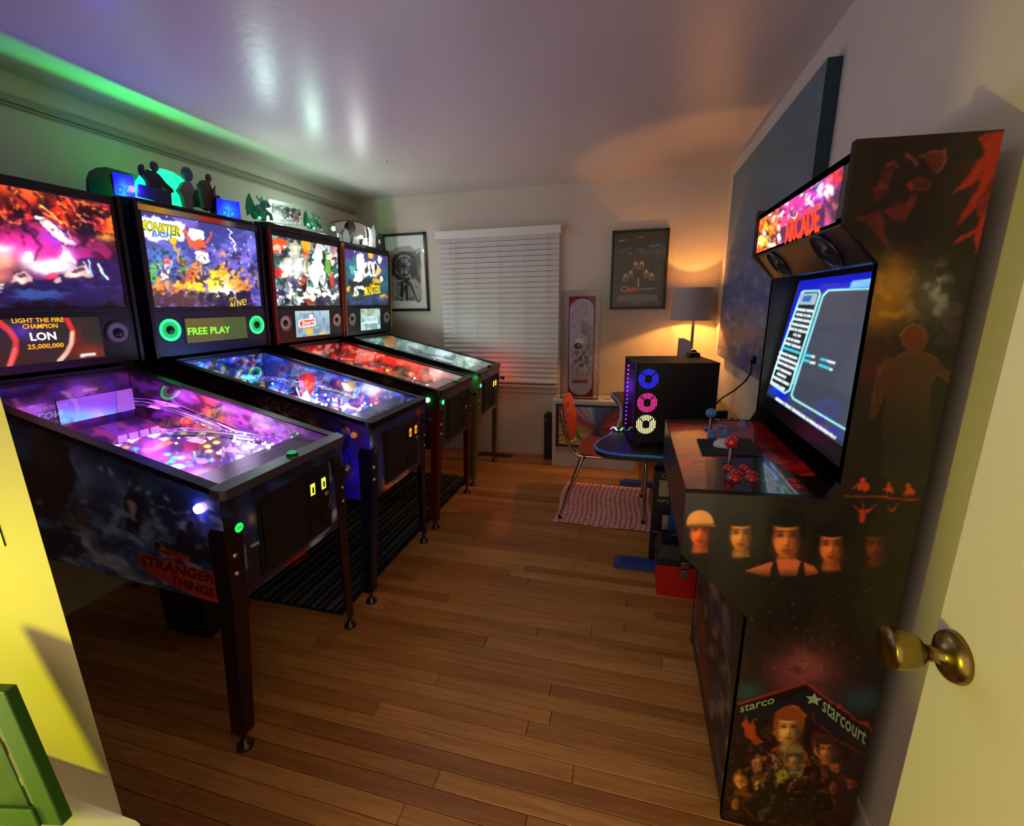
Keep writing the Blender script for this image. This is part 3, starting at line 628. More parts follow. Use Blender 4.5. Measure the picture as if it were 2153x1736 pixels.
def m1_front(c):
    c.fill('0b0c1e'); c.n(30, 30, 5, '1a2c5c', 0.45, 0.75, 0.8); c.g(530, 1090, 10, 14, 'a08080', 0.7); c.l([(512, 1150), (516, 1195)], 8, '6a8896', 0.8); c.l([(528, 1148), (545, 1140)], 4, 'c0c8d0', 0.8)
    c.g(580, 1220, 26, 9, '8aa4bc', 0.8, -35); c.l([(655, 1145), (690, 1110), (705, 1075)], 9, '5c7ca0', 0.7); c.g(668, 1140, 16, 8, '8098b4', 0.8, -35); c.g(704, 1080, 6, 14, '98a8b8', 0.8); c.l([(690, 975), (694, 1010)], 6, '8090a4', 0.7)
    c.p([(600, 1185), (650, 1150), (652, 1170), (606, 1200)], '9c2a1c', 0.9)
def m1_pf(c):
    c.fill('1a0c2c'); c.n(45, 25, 4, '6a2a9a', 0.4, 0.7, 0.9); c.n(30, 16, 9, 'a02838', 0.55, 0.7, 0.7, 20); c.n(25, 12, 15, '2a48b0', 0.55, 0.7, 0.8, 10, c.gm(520, 950, 120, 60))
    c.g(300, 920, 60, 30, 'a838e0', 0.6); c.n(40, 20, 33, '5a1a10', 0.45, 0.7, 0.7, 10, c.gm(430, 955, 70, 40)); c.g(520, 935, 60, 36, 'c8b8ff', 0.65)
    for x, y in ((385, 910), (397, 917), (410, 922), (423, 929), (436, 938), (432, 905), (420, 898), (446, 918), (440, 948), (425, 912), (455, 930), (462, 952)): c.e(x, y, 9, 4.5, 'f0ee60'); c.ring(x, y, 9, 2, '1a0c2c', 0.6, 4.5)
    for x, y, r in ((240, 938, 22), (278, 925, 22), (325, 915, 20), (360, 908, 16), (390, 900, 14), (348, 922, 16)): c.p([(x-r, y), (x+r*0.9, y-6), (x, y+7)], 'fff0ff')
    for x, y in ((352, 955), (368, 962), (382, 962), (360, 970)): c.e(x, y, 9, 4, '30e0b0')
    c.l([(350, 975), (365, 960)], 5, '30d060')
    for x, y in ((396, 972), (412, 965), (428, 966), (445, 967), (400, 978)): c.e(x, y, 9, 4.5, '38a0f0'); c.ring(x, y, 9, 2, '10206a', 0.8, 4.5)
    c.e(425, 970, 13, 5, 'e890e8'); c.e(355, 985, 22, 7, 'd890f0', 0.9); c.e(375, 980, 16, 6, '90f0f8', 0.9); c.e(266, 940, 8, 4, 'f0a030'); c.e(285, 943, 8, 4, '40c8e0')
    c.p([(295, 945), (350, 925), (368, 930), (310, 955)], 'd88820', 0.95); c.n(12, 8, 44, '501808', 0.5, 0.6, 0.8, 0, c.gm(330, 940, 40, 14))
    for x, y, r in ((500, 925, 10), (515, 940, 9), (530, 930, 8), (548, 948, 9), (505, 962, 9), (560, 925, 8), (490, 945, 7), (535, 965, 8)): c.g(x, y, r, r*0.8, 'ffffff', 0.95)
    c.l([(480, 960), (500, 985), (560, 975)], 3, '282060', 0.9); c.l([(490, 920), (490, 970)], 3, '281870', 0.8)
def m1_blade(c):
    c.hgrad([(300, '140a18'), (360, '3a1030'), (400, 'c8386a'), (440, 'e06a28'), (500, 'c840b0'), (580, 'c050e0'), (680, '8a6a80')]); c.n(26, 16, 6, 'e85818', 0.5, 0.68, 0.9, 25, c.gm(430, 845, 50, 30)); c.n(18, 10, 16, '401828', 0.5, 0.65, 0.8, 30); c.n(22, 30, 26, 'e8a0e0', 0.55, 0.75, 0.6, 0, c.gm(540, 890, 70, 30)); c.n(30, 14, 36, '6a2a8a', 0.5, 0.7, 0.8)
def m1_disp(c):
    c.fill('2c2824'); c.g(0, 760, 150, 60, '5a2018', 0.5)
    for sgn, x0 in ((-1, -10), (1, 140)):
        pass
    c.l([(122, 648), (140, 670), (153, 695), (154, 715), (145, 735), (125, 760)], 11, 'e83030'); c.l([(152, 700), (150, 722), (140, 742), (124, 760)], 10, 'ffe0c0', 0.95); c.l([(-5, 675), (20, 695), (33, 715), (33, 740), (20, 770)], 13, 'e84028'); c.l([(30, 735), (20, 770)], 11, 'ff7080', 0.8); c.g(190, 740, 40, 18, 'b03818', 0.7); c.g(165, 715, 8, 34, '8a2010', 0.6)
    c.p([(168, 744), (201, 741), (202, 747), (169, 751)], 'f0f0f0')
S1 = dict(back=lambda c: c.fill('1c0c2a').n(30, 20, 3, '6a1c5a', 0.45, 0.7, 0.9).n(18, 14, 7, '2a1c8a', 0.5, 0.7, 0.8), id='horror', name='pinball_machine', label='nearest pinball machine, navy cabinet with red glowing backglass and dark maroon legs', body='0b0b16', leg='2a1218', rail='3a343c', lock='6a6470', trim='0c0a0e', apron='6f7a5c', apron2='c06a5a', flip='e8e0e8', sling='c8a0ff', cap='c060ff',
    seed=1, bumpers=[], npl=5, pgain=0.15, ramps=[[(0.45, 0.20, 0.05), (0.65, 0.22, 0.07), (0.85, 0.20, 0.10), (0.98, 0.10, 0.11)], [(0.42, -0.21, 0.05), (0.62, -0.23, 0.07), (0.80, -0.20, 0.09)], [(0.30, 0.23, 0.03), (0.48, 0.16, 0.05), (0.60, 0.05, 0.06)]],
    bulbs=[(u, abs(v)*0.8+0.05, h, c) for u, v, h, c in bulbs(3, 26, ['f4e8ff', 'f4e8ff', 'c890ff'], 0.26, 0.50)]+bulbs(4, 8, ['c890ff', 'ff6aa0'], 0.5, 0.95), plastics=['7a3ac0', 'd060c0', '3050d0', 'e8d0ff'], panel='0c0a0d', spk='3c3a3a', spkg='8a8684', disp=(0.195, 0.612, 0.776), slot='e0e848', start=(-0.235, 0.245), startc='20d850', starte=1.6, starttext=True, fbtn='b49aff', fbtne=18, keys=True, lockbtn=0.9,
    sres=(260, 110), fres=(150, 100), pres=(120, 220), bres=(200, 60), gres=(250, 170), dres=(150, 70), side=m1_side, front=m1_front, glass=m1_glass, pf=m1_pf, blade=m1_blade, disppaint=m1_disp, sgain=4.6, fgain=3.0, pemit=1.3, npo=8, bulbe=9, br=0.005, bgain=0.9, bemit=0.45, gemit=2.1, demit=0.9,
    lamps=[(0.42, 0.12, 0.06, 'e0d0ff', 0.4, 0.03), (0.62, 0.05, 0.08, 'c860ff', 1.0, 0.03), (0.85, 0.10, 0.08, 'c050ff', 0.9, 0.03)])
m1 = machine(YC[0], S1)
M_y = mat('amber_glow', 'ffb020', 0.4, emit='ffb020', es=1.0); M_w = mat('white_glow', 'f4f8ff', 0.4, emit='f4f8ff', es=1.3)
htext('LIGHT THE FIRE', YC[0], (22, 679), (131, 676), (20, 669), M_y, m1['ds'], 0.012, 0.0085); htext('CHAMPION', YC[0], (44, 691), (118, 689), (43, 681), M_y, m1['ds'], 0.012, 0.0085)
htext('LON', YC[0], (62, 716), (116, 713), (58, 699), M_w, m1['ds'], 0.02, 0.0085); htext('25,000,000', YC[0], (55, 734), (131, 729), (54, 724), M_y, m1['ds'], 0.012, 0.0085)
def stext(s, cy, T, q0, q1, q2, m, parent, bold=0.0):
    O = np.array(T(1.31, -0.2815, 0)); U = np.array(T(0, -0.2815, 0))-O; V = np.array(T(1.31, -0.2815, 1))-O
    P = [O+U*k[0]+V*k[1] for k in (onplane(*q, O, U, V) for q in (q0, q1, q2))]; return text(s, P[0], P[1], P[2]-P[0], m, parent, bold=bold)
M_ink = mat('dark_red_ink', '6a180e', 0.4)
stext('STRANGER', YC[0], m1['T'], (296, 1186), (452, 1228), (296, 1166), M_ink, m1['cab'], 0.02); stext('THINGS', YC[0], m1['T'], (360, 1226), (450, 1256), (360, 1208), M_ink, m1['cab'], 0.02); stext('NETFLIX', YC[0], m1['T'], (339, 1163), (395, 1178), (339, 1154), M_ink, m1['cab'], 0.02)
# toys on the first playfield: projection screen, drop targets, red dome
def pfq(S, u, px, py):
    T = S['T']; O = np.array(T(u, 0, 0.3)); U = np.array((0, 1.0, 0)); V = np.array(T(u, 0, 1.3))-O
    s, t = onplane(px, py, O, U, V); return s, 0.3+t
T1 = m1['T']; (va, wa), (vb, wb_) = pfq(m1, 0.86, 128, 893), pfq(m1, 0.86, 277, 816)
scr = MB().box(0.86, 0.868, va, vb, wa, wb_, T1).build('projection_screen', mat('screen_board', '5a4a70', 0.5), m1['pfb'])
def scr_paint(c):
    c.vgrad([(812, 'a040d8'), (850, '7a38f0'), (870, '60b8ff'), (885, '58d0ff'), (900, '3040c0')]); c.n(10, 14, 5, '2038b0', 0.5, 0.65, 0.8, 0, c.gm(200, 892, 90, 12)); c.p([(245, 812), (285, 808), (290, 880), (248, 890)], 'b060d8', 0.7); c.l([(243, 815), (247, 888)], 2, '50208a'); c.e(210, 890, 26, 9, '3a3090', 0.7)
cv = Cv(lambda s, t: T1(0.8592+0*s, va+(vb-va)*s, wa+(wb_-wa)*t), 80, 40); scr_paint(cv); cv.build('projected_picture', printmat('projected', 0, 0.85, 0.4), scr)
for k in range(4):
    v = 0.015+k*0.042
    MB().box(0.80, 0.806, v, v+0.032, pfw(0.8)+0.002, pfw(0.8)+0.03, T1).build('drop_target', mat('target_white', 'c8b8d8', 0.4, emit='b090d0', es=0.25), m1['pfb'], bevel=0.001)
o = Vector(T1(0.70, 0.215, pfw(0.7)+0.05)); MB().lathe([(0.022, 0), (0.022, 0.012), (0.014, 0.024), (0.0005, 0.026)], o, (SA, 0, CA), n=18).build('dome_light', mat('red_dome', 'd01010', 0.15, emit='ff2808', es=2.5), m1['pfb'])
o = Vector(T1(0.93, -0.235, pfw(0.9)+0.05)); MB().lathe([(0.018, 0), (0.018, 0.012), (0.010, 0.022), (0.0005, 0.023)], o, (SA, 0, CA), n=18).build('dome_light', mat('red_dome', 'd01010', 0.15), m1['pfb'])
# apron print
def aprtext(S, txt, u, v0, v1, h, m): 
    T = S['T']; p0 = np.array(T(u, v0, 0.346+u*0.045)); p1 = np.array(T(u, v1, 0.346+u*0.045)); p2 = np.array(T(u+h, v0, 0.346+(u+h)*0.045)); text(txt, p0, p1, p2-p0, m, S['apr'])
b = MB()
for k in range(7): b.box(0.066, 0.085, -0.19+k*0.032, -0.168+k*0.032+0.004, 0.347, 0.3505, T1)
b.build('instruction_strip', mat('orange_strip', 'd8602a', 0.4, emit='d8502a', es=0.35), m1['apr'])
MB().box(0.075, 0.098, 0.115, 0.235, 0.3475, 0.3515, T1).build('instruction_card', mat('pale_card', 'e8e0b8', 0.4), m1['apr'])

# ---- second machine: blue, crowd of figures on the backglass
def m2_glass(c):
    c.vgrad([(440, '2a2a5a'), (520, '2e3272'), (600, '3a3484'), (660, '1a1436')]); c.n(36, 14, 4, '6a58b0', 0.5, 0.75, 0.7, 30); c.n(30, 12, 9, '8a6ab8', 0.55, 0.75, 0.6, -25, c.gm(510, 530, 40, 40)); c.g(340, 540, 40, 20, '2a88b8', 0.5); c.n(14, 30, 3, '5878d0', 0.5, 0.7, 0.7, 15, c.gm(510, 520, 26, 40))
    c.p([(285, 453), (372, 464), (385, 470), (386, 505), (380, 508), (368, 500), (330, 506), (300, 500), (288, 498)], 'b4b4b4', 0.97)
    c.e(412, 492, 19, 12, 'f4f4ee', 0.95, 20); c.e(425, 540, 15, 13, 'f8f8f0', 0.95); c.l([(405, 542), (425, 538), (432, 545)], 2.5, '303030')
    c.p([(388, 482), (404, 512), (416, 498), (430, 510), (444, 488), (438, 512), (428, 525), (410, 525), (398, 515)], 'd84818', 0.9); c.l([(388, 482), (402, 510)], 4, 'd84818'); c.l([(444, 490), (432, 512)], 4, 'd84818')
    r = random.Random(4)
    figs = [(322, 560, '4a8a3a'), (335, 590, 'c86a18'), (348, 555, 'e8c8b0'), (362, 570, '28285a'), (372, 600, 'd86a28'), (386, 548, '3a6a38'), (398, 575, 'c83818'), (410, 560, 'c06820'), (420, 580, '282030'), (448, 575, 'f0a818'), (455, 600, 'f8d040'), (468, 560, 'd87818'), (478, 585, 'e89020'), (492, 575, 'd88818'), (505, 590, 'c86818'), (515, 600, 'b85818'), (312, 600, 'b86028'), (300, 590, 'd88838')]
    for x, y, k in figs:
        k = hx(k); h = r.uniform(10, 16)
        c.e(x, y, 6.5, 7.5, k*1.1 if k.sum() > 1 else k*1.3, 0.95); c.p([(x-11, y+h+18), (x-8, y+9), (x+8, y+9), (x+12, y+h+18)], k, 0.9); c.l([(x-7, y+12), (x-15+r.uniform(-4, 4), y+r.uniform(-10, 14))], 4, k, 0.9); c.l([(x+7, y+12), (x+15, y+r.uniform(-12, 12))], 4, k, 0.9); c.l([(x-8, y+10), (x-10, y+28)], 1.5, '201428', 0.8)
    c.e(352, 549, 12, 9, 'b82020', 0.8); c.l([(362, 505), (374, 535), (385, 555)], 6, 'c8881c'); c.e(364, 505, 7, 6, 'c8981c')
    c.g(465, 612, 22, 22, 'fff8c0', 0.95); c.g(455, 590, 12, 22, 'ffd820', 0.9); c.g(475, 618, 26, 10, 'ffffff', 0.9); c.g(390, 605, 20, 14, 'f8a828', 0.7); c.g(350, 600, 24, 10, 'd87020', 0.6)
    c.p([(372, 588), (428, 598), (430, 612), (374, 600)], 'e8b020', 0.9)
    for k in range(26):
        x = 300+k*9+r.uniform(-3, 3); y = 622+r.uniform(-4, 6)-(k > 18)*4; c.e(x, y, 6, 6, '181028', 0.95); c.p([(x-8, y+28), (x-6, y+5), (x+6, y+5), (x+9, y+28)], '181028', 0.9)
    c.n(12, 5, 61, '6a58a8', 0.6, 0.75, 0.6, 0, (c.Y > 632)*1.0); c.l([(478, 482), (488, 490), (484, 498), (494, 508), (492, 520), (500, 530)], 2.5, 'f0f0ff'); c.g(470, 535, 8, 5, 'e89040', 0.7)
    c.p([(307, 643), (348, 645), (366, 649), (308, 653)], 'c8c098', 0.9); c.e(336, 651, 9, 2.5, 'e87020'); 
    c.warp(4, 9, 3); c.n(9, 9, 81, '100a20', 0.60, 0.68, 0.6, 0, ((c.Y > 520) & (c.Y < 640))*1.0); c.n(8, 8, 85, 'f8c040', 0.62, 0.7, 0.8, 0, c.gm(430, 590, 110, 26)); c.n(8, 8, 89, '3a8ac8', 0.6, 0.7, 0.6, 0, c.gm(330, 560, 60, 40))
    for k in range(30): c.g(r.uniform(300, 530), r.uniform(455, 560), 1.6, 2.2, 'd8e0ff', 0.8)
def m2_side(c):
    c.hgrad([(380, '080a18'), (520, '160c10'), (620, '2a1414'), (690, '1a1430'), (718, '1414c8'), (790, '1818e8')]); c.n(40, 24, 3, '3a1a18', 0.45, 0.7, 0.8); 
    for x, y in ((560, 858), (600, 872)):
        for k in range(8): t = k*0.785; c.l([(x, y), (x+26*math.cos(t), y+18*math.sin(t)), (x+30*math.cos(t+0.3), y+24*math.sin(t+0.3))], 2, '8a7a78', 0.7)
    c.e(727, 907, 8, 9, 'd88a38'); c.ring(690, 920, 40, 7, '0c0a20', 0.7); c.ring(700, 930, 30, 5, '14103a', 0.7); c.g(655, 890, 14, 12, '6a4a38', 0.7); c.g(735, 990, 14, 20, '7a3ac0', 0.6); c.l([(720, 950), (735, 960), (740, 985), (728, 1000)], 4, '0a0828', 0.7)
def m2_front(c):
    c.fill('101638'); c.n(30, 40, 5, '1c3470', 0.45, 0.75, 0.8); c.p([(770, 920), (783, 915), (785, 945), (772, 952)], '4a90a8', 0.8); c.e(776, 934, 5, 6, 'd8d060'); c.e(880, 868, 6, 10, '902828', 0.9); c.e(877, 888, 4, 7, 'a0b0d0', 0.8)
    c.p([(808, 1015), (856, 975), (862, 1002), (815, 1035)], 'd87018', 0.6); c.g(812, 1018, 10, 14, 'e06818', 0.9); c.g(840, 1010, 16, 8, 'e8b868', 0.6, -35); c.p([(812, 880), (858, 858), (858, 862), (813, 886)], 'b89838', 0.9)
def m2_pf(c):
    c.fill('0c1440'); c.n(40, 16, 4, '2a48d8', 0.4, 0.65, 0.95, 15); c.n(22, 10, 8, '8ab0ff', 0.55, 0.72, 0.9, 10); c.n(26, 12, 14, 'b02030', 0.6, 0.72, 0.8, 15); c.n(20, 10, 18, '6030b0', 0.58, 0.7, 0.8); c.n(12, 6, 22, 'ffffff', 0.64, 0.74, 0.95); c.n(16, 8, 29, '08081c', 0.55, 0.68, 0.9, 20)
    c.g(450, 775, 30, 14, '20c8ff', 0.9); c.g(590, 800, 16, 14, 'ffffff', 0.9); c.g(745, 820, 30, 12, 'd8a860', 0.6); c.g(700, 850, 26, 12, 'c01818', 0.6)
    r = random.Random(9)
    for k in range(60): x = r.uniform(420, 820); c.e(x, 770+(x-420)*0.2+r.uniform(-30, 45), r.uniform(3, 8), r.uniform(2, 4), r.choice(['ffffff', '80b0ff', 'ff4040', '4060ff', 'ffe080', '40e0ff']))
S2 = dict(back=lambda c: c.fill('101c60').n(24, 14, 3, '2070ff', 0.42, 0.62, 0.9).n(14, 10, 7, 'd03040', 0.55, 0.66, 0.9).n(12, 9, 11, 'f0f8ff', 0.58, 0.68, 0.9).n(12, 9, 15, 'e8b030', 0.6, 0.7, 0.9).n(10, 8, 21, '080818', 0.56, 0.66, 0.9), id='monster', name='pinball_machine', label='blue pinball machine with blue legs and a crowd painted on its backglass', body='0c0e28', leg='10143a', rail='14143a', lock='1a1a2e', trim='0e0e1c', apron='6a6c70', apron2='9098a8', flip='f0f0f0', sling='f0f4ff', cap='4070ff',
    seed=2, bumpers=[(0.78, 0.10), (0.86, 0.02), (0.90, 0.17)], ramps=[[(0.40, -0.20, 0.05), (0.62, -0.22, 0.07), (0.85, -0.15, 0.10), (1.0, -0.10, 0.11)], [(0.40, 0.20, 0.05), (0.60, 0.22, 0.07), (0.80, 0.10, 0.10), (0.95, 0.0, 0.11)], [(0.5, -0.05, 0.05), (0.65, 0.08, 0.09), (0.85, 0.2, 0.10)]],
    bulbs=bulbs(5, 80, ['f0f4ff', 'f0f4ff', 'f0f4ff', '4878ff', '38c8ff', 'ff3030'], 0.28, 1.0), bulbe=20, plastics=['2848d8', 'c02030', '8ab8ff', '5a30c0', 'e8e8ff'], panel='16162c', spk='20e060', spkg='0a3a18', spke='28f070', spks=2.4, disp=(0.185, 0.635, 0.755), slot='ff8a20', start=(-0.238, 0.235), startc='28406a', starte=0.05, fbtn='d88a38', fbtne=0.3,
    sres=(240, 90), fres=(100, 90), pres=(110, 260), bres=(120, 30), gres=(230, 170), dres=(130, 44), side=m2_side, front=m2_front, glass=m2_glass, pf=m2_pf, blade=lambda c: c.fill('182068').n(20, 10, 3, '6080ff', 0.5, 0.7, 0.8).n(14, 9, 6, 'c03040', 0.58, 0.7, 0.8), disppaint=lambda c: c.fill('5e5a28').p([(470, 640), (540, 640), (540, 720), (472, 720)], '4a5a28', 0.9).l([(349, 683), (354, 708)], 3, 'e8881c', 0.9), sgain=3.0, fgain=2.6, pgain=0.4, pemit=1.2, bemit=0.3, gemit=2.1, demit=0.9,
    lamps=[(0.40, 0.05, 0.06, 'd8e4ff', 1.4, 0.03), (0.65, -0.05, 0.07, '5080ff', 2.0, 0.03), (0.90, -0.12, 0.08, '40b8ff', 1.6, 0.03)])
m2 = machine(YC[1], S2)
M_fp = mat('dot_green', '90ff30', 0.4, emit='80f020', es=1.3); htext('FREE PLAY', YC[1], (393, 704), (482, 699), (391, 689), M_fp, m2['ds'], 0.015, 0.0085)
M_ly = mat('logo_yellow', 'e8c800', 0.4, emit='f0d000', es=1.0); M_lg = mat('logo_green', '1c6a10', 0.4, emit='1c6a10', es=0.8); M_lb = mat('logo_blue', '2a70b0', 0.4, emit='2a78c0', es=0.8)
htext('MONSTER', YC[1], (291, 481), (380, 497), (292, 459), M_lg, m2['head'], 0.05, -0.0015); htext('MONSTER', YC[1], (291, 479), (380, 495), (292, 461), M_ly, m2['head'], 0.012, -0.0005); htext('BASH', YC[1], (320, 497), (360, 501), (321, 485), M_lb, m2['head'], 0.02, -0.0005)
htext("IT'S", YC[1], (483, 634), (498, 632), (483, 626), M_ly, m2['head'], 0.0, -0.001); htext('ALIVE!', YC[1], (484, 649), (519, 640), (482, 636), M_ly, m2['head'], 0.0, -0.001)
b = MB(); O_, U_, V_ = headplane(YC[1]); p = [hp(YC[1], *q, 0.003) for q in ((423, 728), (463, 724), (463, 719), (423, 722))]; b.add(p, [(0, 1, 2, 3)]); b.build('name_plate', mat('pale_plate', 'c8ccdc', 0.4, emit='c8ccdc', es=0.6), m2['sp'])
T2 = m2['T']
# comic strip along the top edge of the second head
cv = Cv(lambda s, t: T2(HU-0.0026+0*s, -0.33+0.66*s, 1.228+0.026*t), 120, 8); cv.hgrad([(285, 'a07818'), (340, 'c89820'), (370, '8a7868'), (410, '7a5a50'), (430, 'b02818'), (460, '9a2820'), (480, '8a8078'), (500, '282030')]); cv.build('title_strip', printmat('strip_print', 1.6, 0.25, 0.4), m2['head'])
# toys: red coffin, white figure, moon lamp
def solid(S, name, pts, u, du, m):
    q = [pfq(S, u, *p) for p in pts]; T = S['T']; return MB().prism(q, lambda a, c, d: T(d, a, c), u, u+du).build(name, m, S['pfb'], bevel=0.002)
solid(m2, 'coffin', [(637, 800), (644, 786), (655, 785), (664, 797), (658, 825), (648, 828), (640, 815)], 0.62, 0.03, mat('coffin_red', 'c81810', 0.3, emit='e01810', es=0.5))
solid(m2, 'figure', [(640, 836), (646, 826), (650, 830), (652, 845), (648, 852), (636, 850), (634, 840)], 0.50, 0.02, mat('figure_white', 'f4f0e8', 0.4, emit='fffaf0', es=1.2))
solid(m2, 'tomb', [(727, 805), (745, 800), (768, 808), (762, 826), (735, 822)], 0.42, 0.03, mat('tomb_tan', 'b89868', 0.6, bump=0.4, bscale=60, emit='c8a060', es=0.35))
o = Vector(T2(0.97, 0.02, pfw(0.97)+0.07)); MB().ball(o, 0.03).build('moon_lamp', mat('moon_yellow', 'f0d860', 0.4, emit='f8e080', es=1.6), m2['pfb'])
o = Vector(T2(0.98, -0.17, pfw(0.97)+0.05)); MB().ball(o, 0.022).build('cyan_lamp', mat('cyan_lamp', '30d8ff', 0.3, emit='40e8ff', es=6), m2['pfb'])
b = MB(); b.lathe([(0.024, 0), (0.03, 0.012), (0.02, 0.024), (0.0005, 0.03)], Vector(T2(0.40, 0.02, pfw(0.4)+0.01)), (SA, 0, CA)); b.build('red_dome', mat('red_dome2', 'd01818', 0.2, emit='e01818', es=0.7), m2['pfb'])
# front lettering
def ftext(S, s, q0, q1, q2, m, bold=0.02, off=-0.002):
    T = S['T']; O = np.array(T(off, 0, 0)); U = np.array((0, 1.0, 0)); V = np.array(T(off, 0, 1))-O; P = [O+U*k[0]+V*k[1] for k in (onplane(*q, O, U, V) for q in (q0, q1, q2))]; text(s, P[0], P[1], P[2]-P[0], m, S['cab'], bold=bold)
ftext(m2, 'MONSTER', (812, 1014), (855, 984), (812, 1000), mat('logo_print_yellow', 'd8c020', 0.4)); ftext(m2, 'BASH', (825, 1016), (846, 1003), (825, 1008), mat('logo_print_blue', '5a80b0', 0.4))
ftext(m1, 'STRANGER', (604, 1192), (648, 1162), (603, 1184), M_ink); ftext(m1, 'THINGS', (612, 1195), (648, 1170), (612, 1190), M_ink)
aprtext(m2, 'MONSTER BASH', 0.075, -0.19, 0.20, 0.05, mat('apron_ink', '2c2c34', 0.4))

# ---- third machine: red trim, pale collage
def m3_glass(c):
    c.fill('2c3634'); c.n(18, 22, 4, '98a898', 0.46, 0.64, 0.9); c.n(14, 16, 7, '18181c', 0.52, 0.62, 0.95, 20); c.n(16, 14, 12, '3a2a5a', 0.55, 0.68, 0.8); c.n(16, 14, 19, '3a8a80', 0.6, 0.7, 0.7)
    r3 = random.Random(6)
    for k in range(34):
        x, y = r3.uniform(566, 708), r3.uniform(515, 632); h = r3.uniform(9, 20); k_ = r3.choice(['c8d4c8', '8aa89a', '5a3a7a', '2a5a58', 'd8c090', 'a83828', '4a7a38', '7a8a98', 'e8e4d8']); c.e(x, y, h*0.55+1.5, h+1.5, '0c0c10', 0.9, r3.uniform(-30, 30)); c.e(x, y, h*0.5, h*0.9, k_, 0.95, r3.uniform(-30, 30)); c.e(x, y-h, h*0.4, h*0.42, hx(k_)*0.8, 0.95); c.l([(x-h*0.4, y), (x+h*0.3, y+h*0.6)], 1.5, '101014', 0.8)
    c.p([(566, 502), (602, 503), (603, 512), (570, 515)], 'e84818'); c.p([(567, 516), (603, 512), (602, 524), (572, 534)], 'e04818'); c.e(580, 520, 10, 5, 'f4ece0', 0.6)
    c.g(626, 560, 15, 22, 'ffffff', 1.0); c.g(600, 565, 14, 16, 'f0fff0', 0.8); c.p([(608, 520), (620, 503), (632, 520), (628, 540), (612, 545)], 'd0c8a0', 0.7)
    c.e(667, 540, 9, 10, 'ffffff'); c.e(664, 570, 14, 26, 'fffefa', 1.0, 10); c.p([(656, 590), (672, 590), (664, 612), (658, 608)], 'ffffff'); c.l([(678, 560), (682, 585)], 5, 'ffffff'); c.ring(668, 556, 22, 3, '286858', 0.8, 52)
    c.p([(632, 505), (650, 503), (655, 520), (645, 532), (634, 522)], 'e8a020', 0.9); c.g(642, 535, 6, 10, 'e84818', 0.9); c.p([(682, 530), (694, 545), (700, 580), (684, 575)], '5aa830', 0.8); c.p([(692, 580), (700, 570), (702, 600), (694, 605)], 'd82818', 0.9); c.e(586, 572, 10, 9, 'd81818', 0.8); c.e(575, 605, 8, 22, 'e8e0c8', 0.7)
    c.p([(575, 605), (598, 608), (600, 628), (578, 626)], '2a1a4a', 0.9); c.e(657, 625, 6, 7, 'f0d8b0'); c.n(10, 10, 41, 'f0f4e8', 0.62, 0.7, 0.8)
    c.g(700, 515, 10, 20, '4a2a6a', 0.7); c.warp(2.5, 8, 3)
def m3_disp(c):
    c.vgrad([(640, 'b8d0dc'), (680, '8aa4bc'), (715, '9ab4c0')]); c.n(8, 12, 3, '5a7088', 0.5, 0.7, 0.6); c.g(635, 650, 10, 8, 'ffffff', 0.8); c.e(654, 665, 7, 7, 'f0f4f4', 0.9); c.ring(654, 665, 6, 2, '384858', 0.7); c.p([(642, 692), (658, 690), (658, 700), (646, 704)], 'e8b818'); c.p([(671, 698), (684, 696), (684, 702), (671, 703)], 'd8c840', 0.8)
    c.p([(627, 676), (632, 672), (662, 668), (664, 672), (664, 682), (660, 685), (634, 689), (628, 686)], 'f0f0f0'); c.p([(630, 678), (634, 674), (660, 671), (662, 674), (661, 681), (634, 686), (631, 684)], 'd83020')
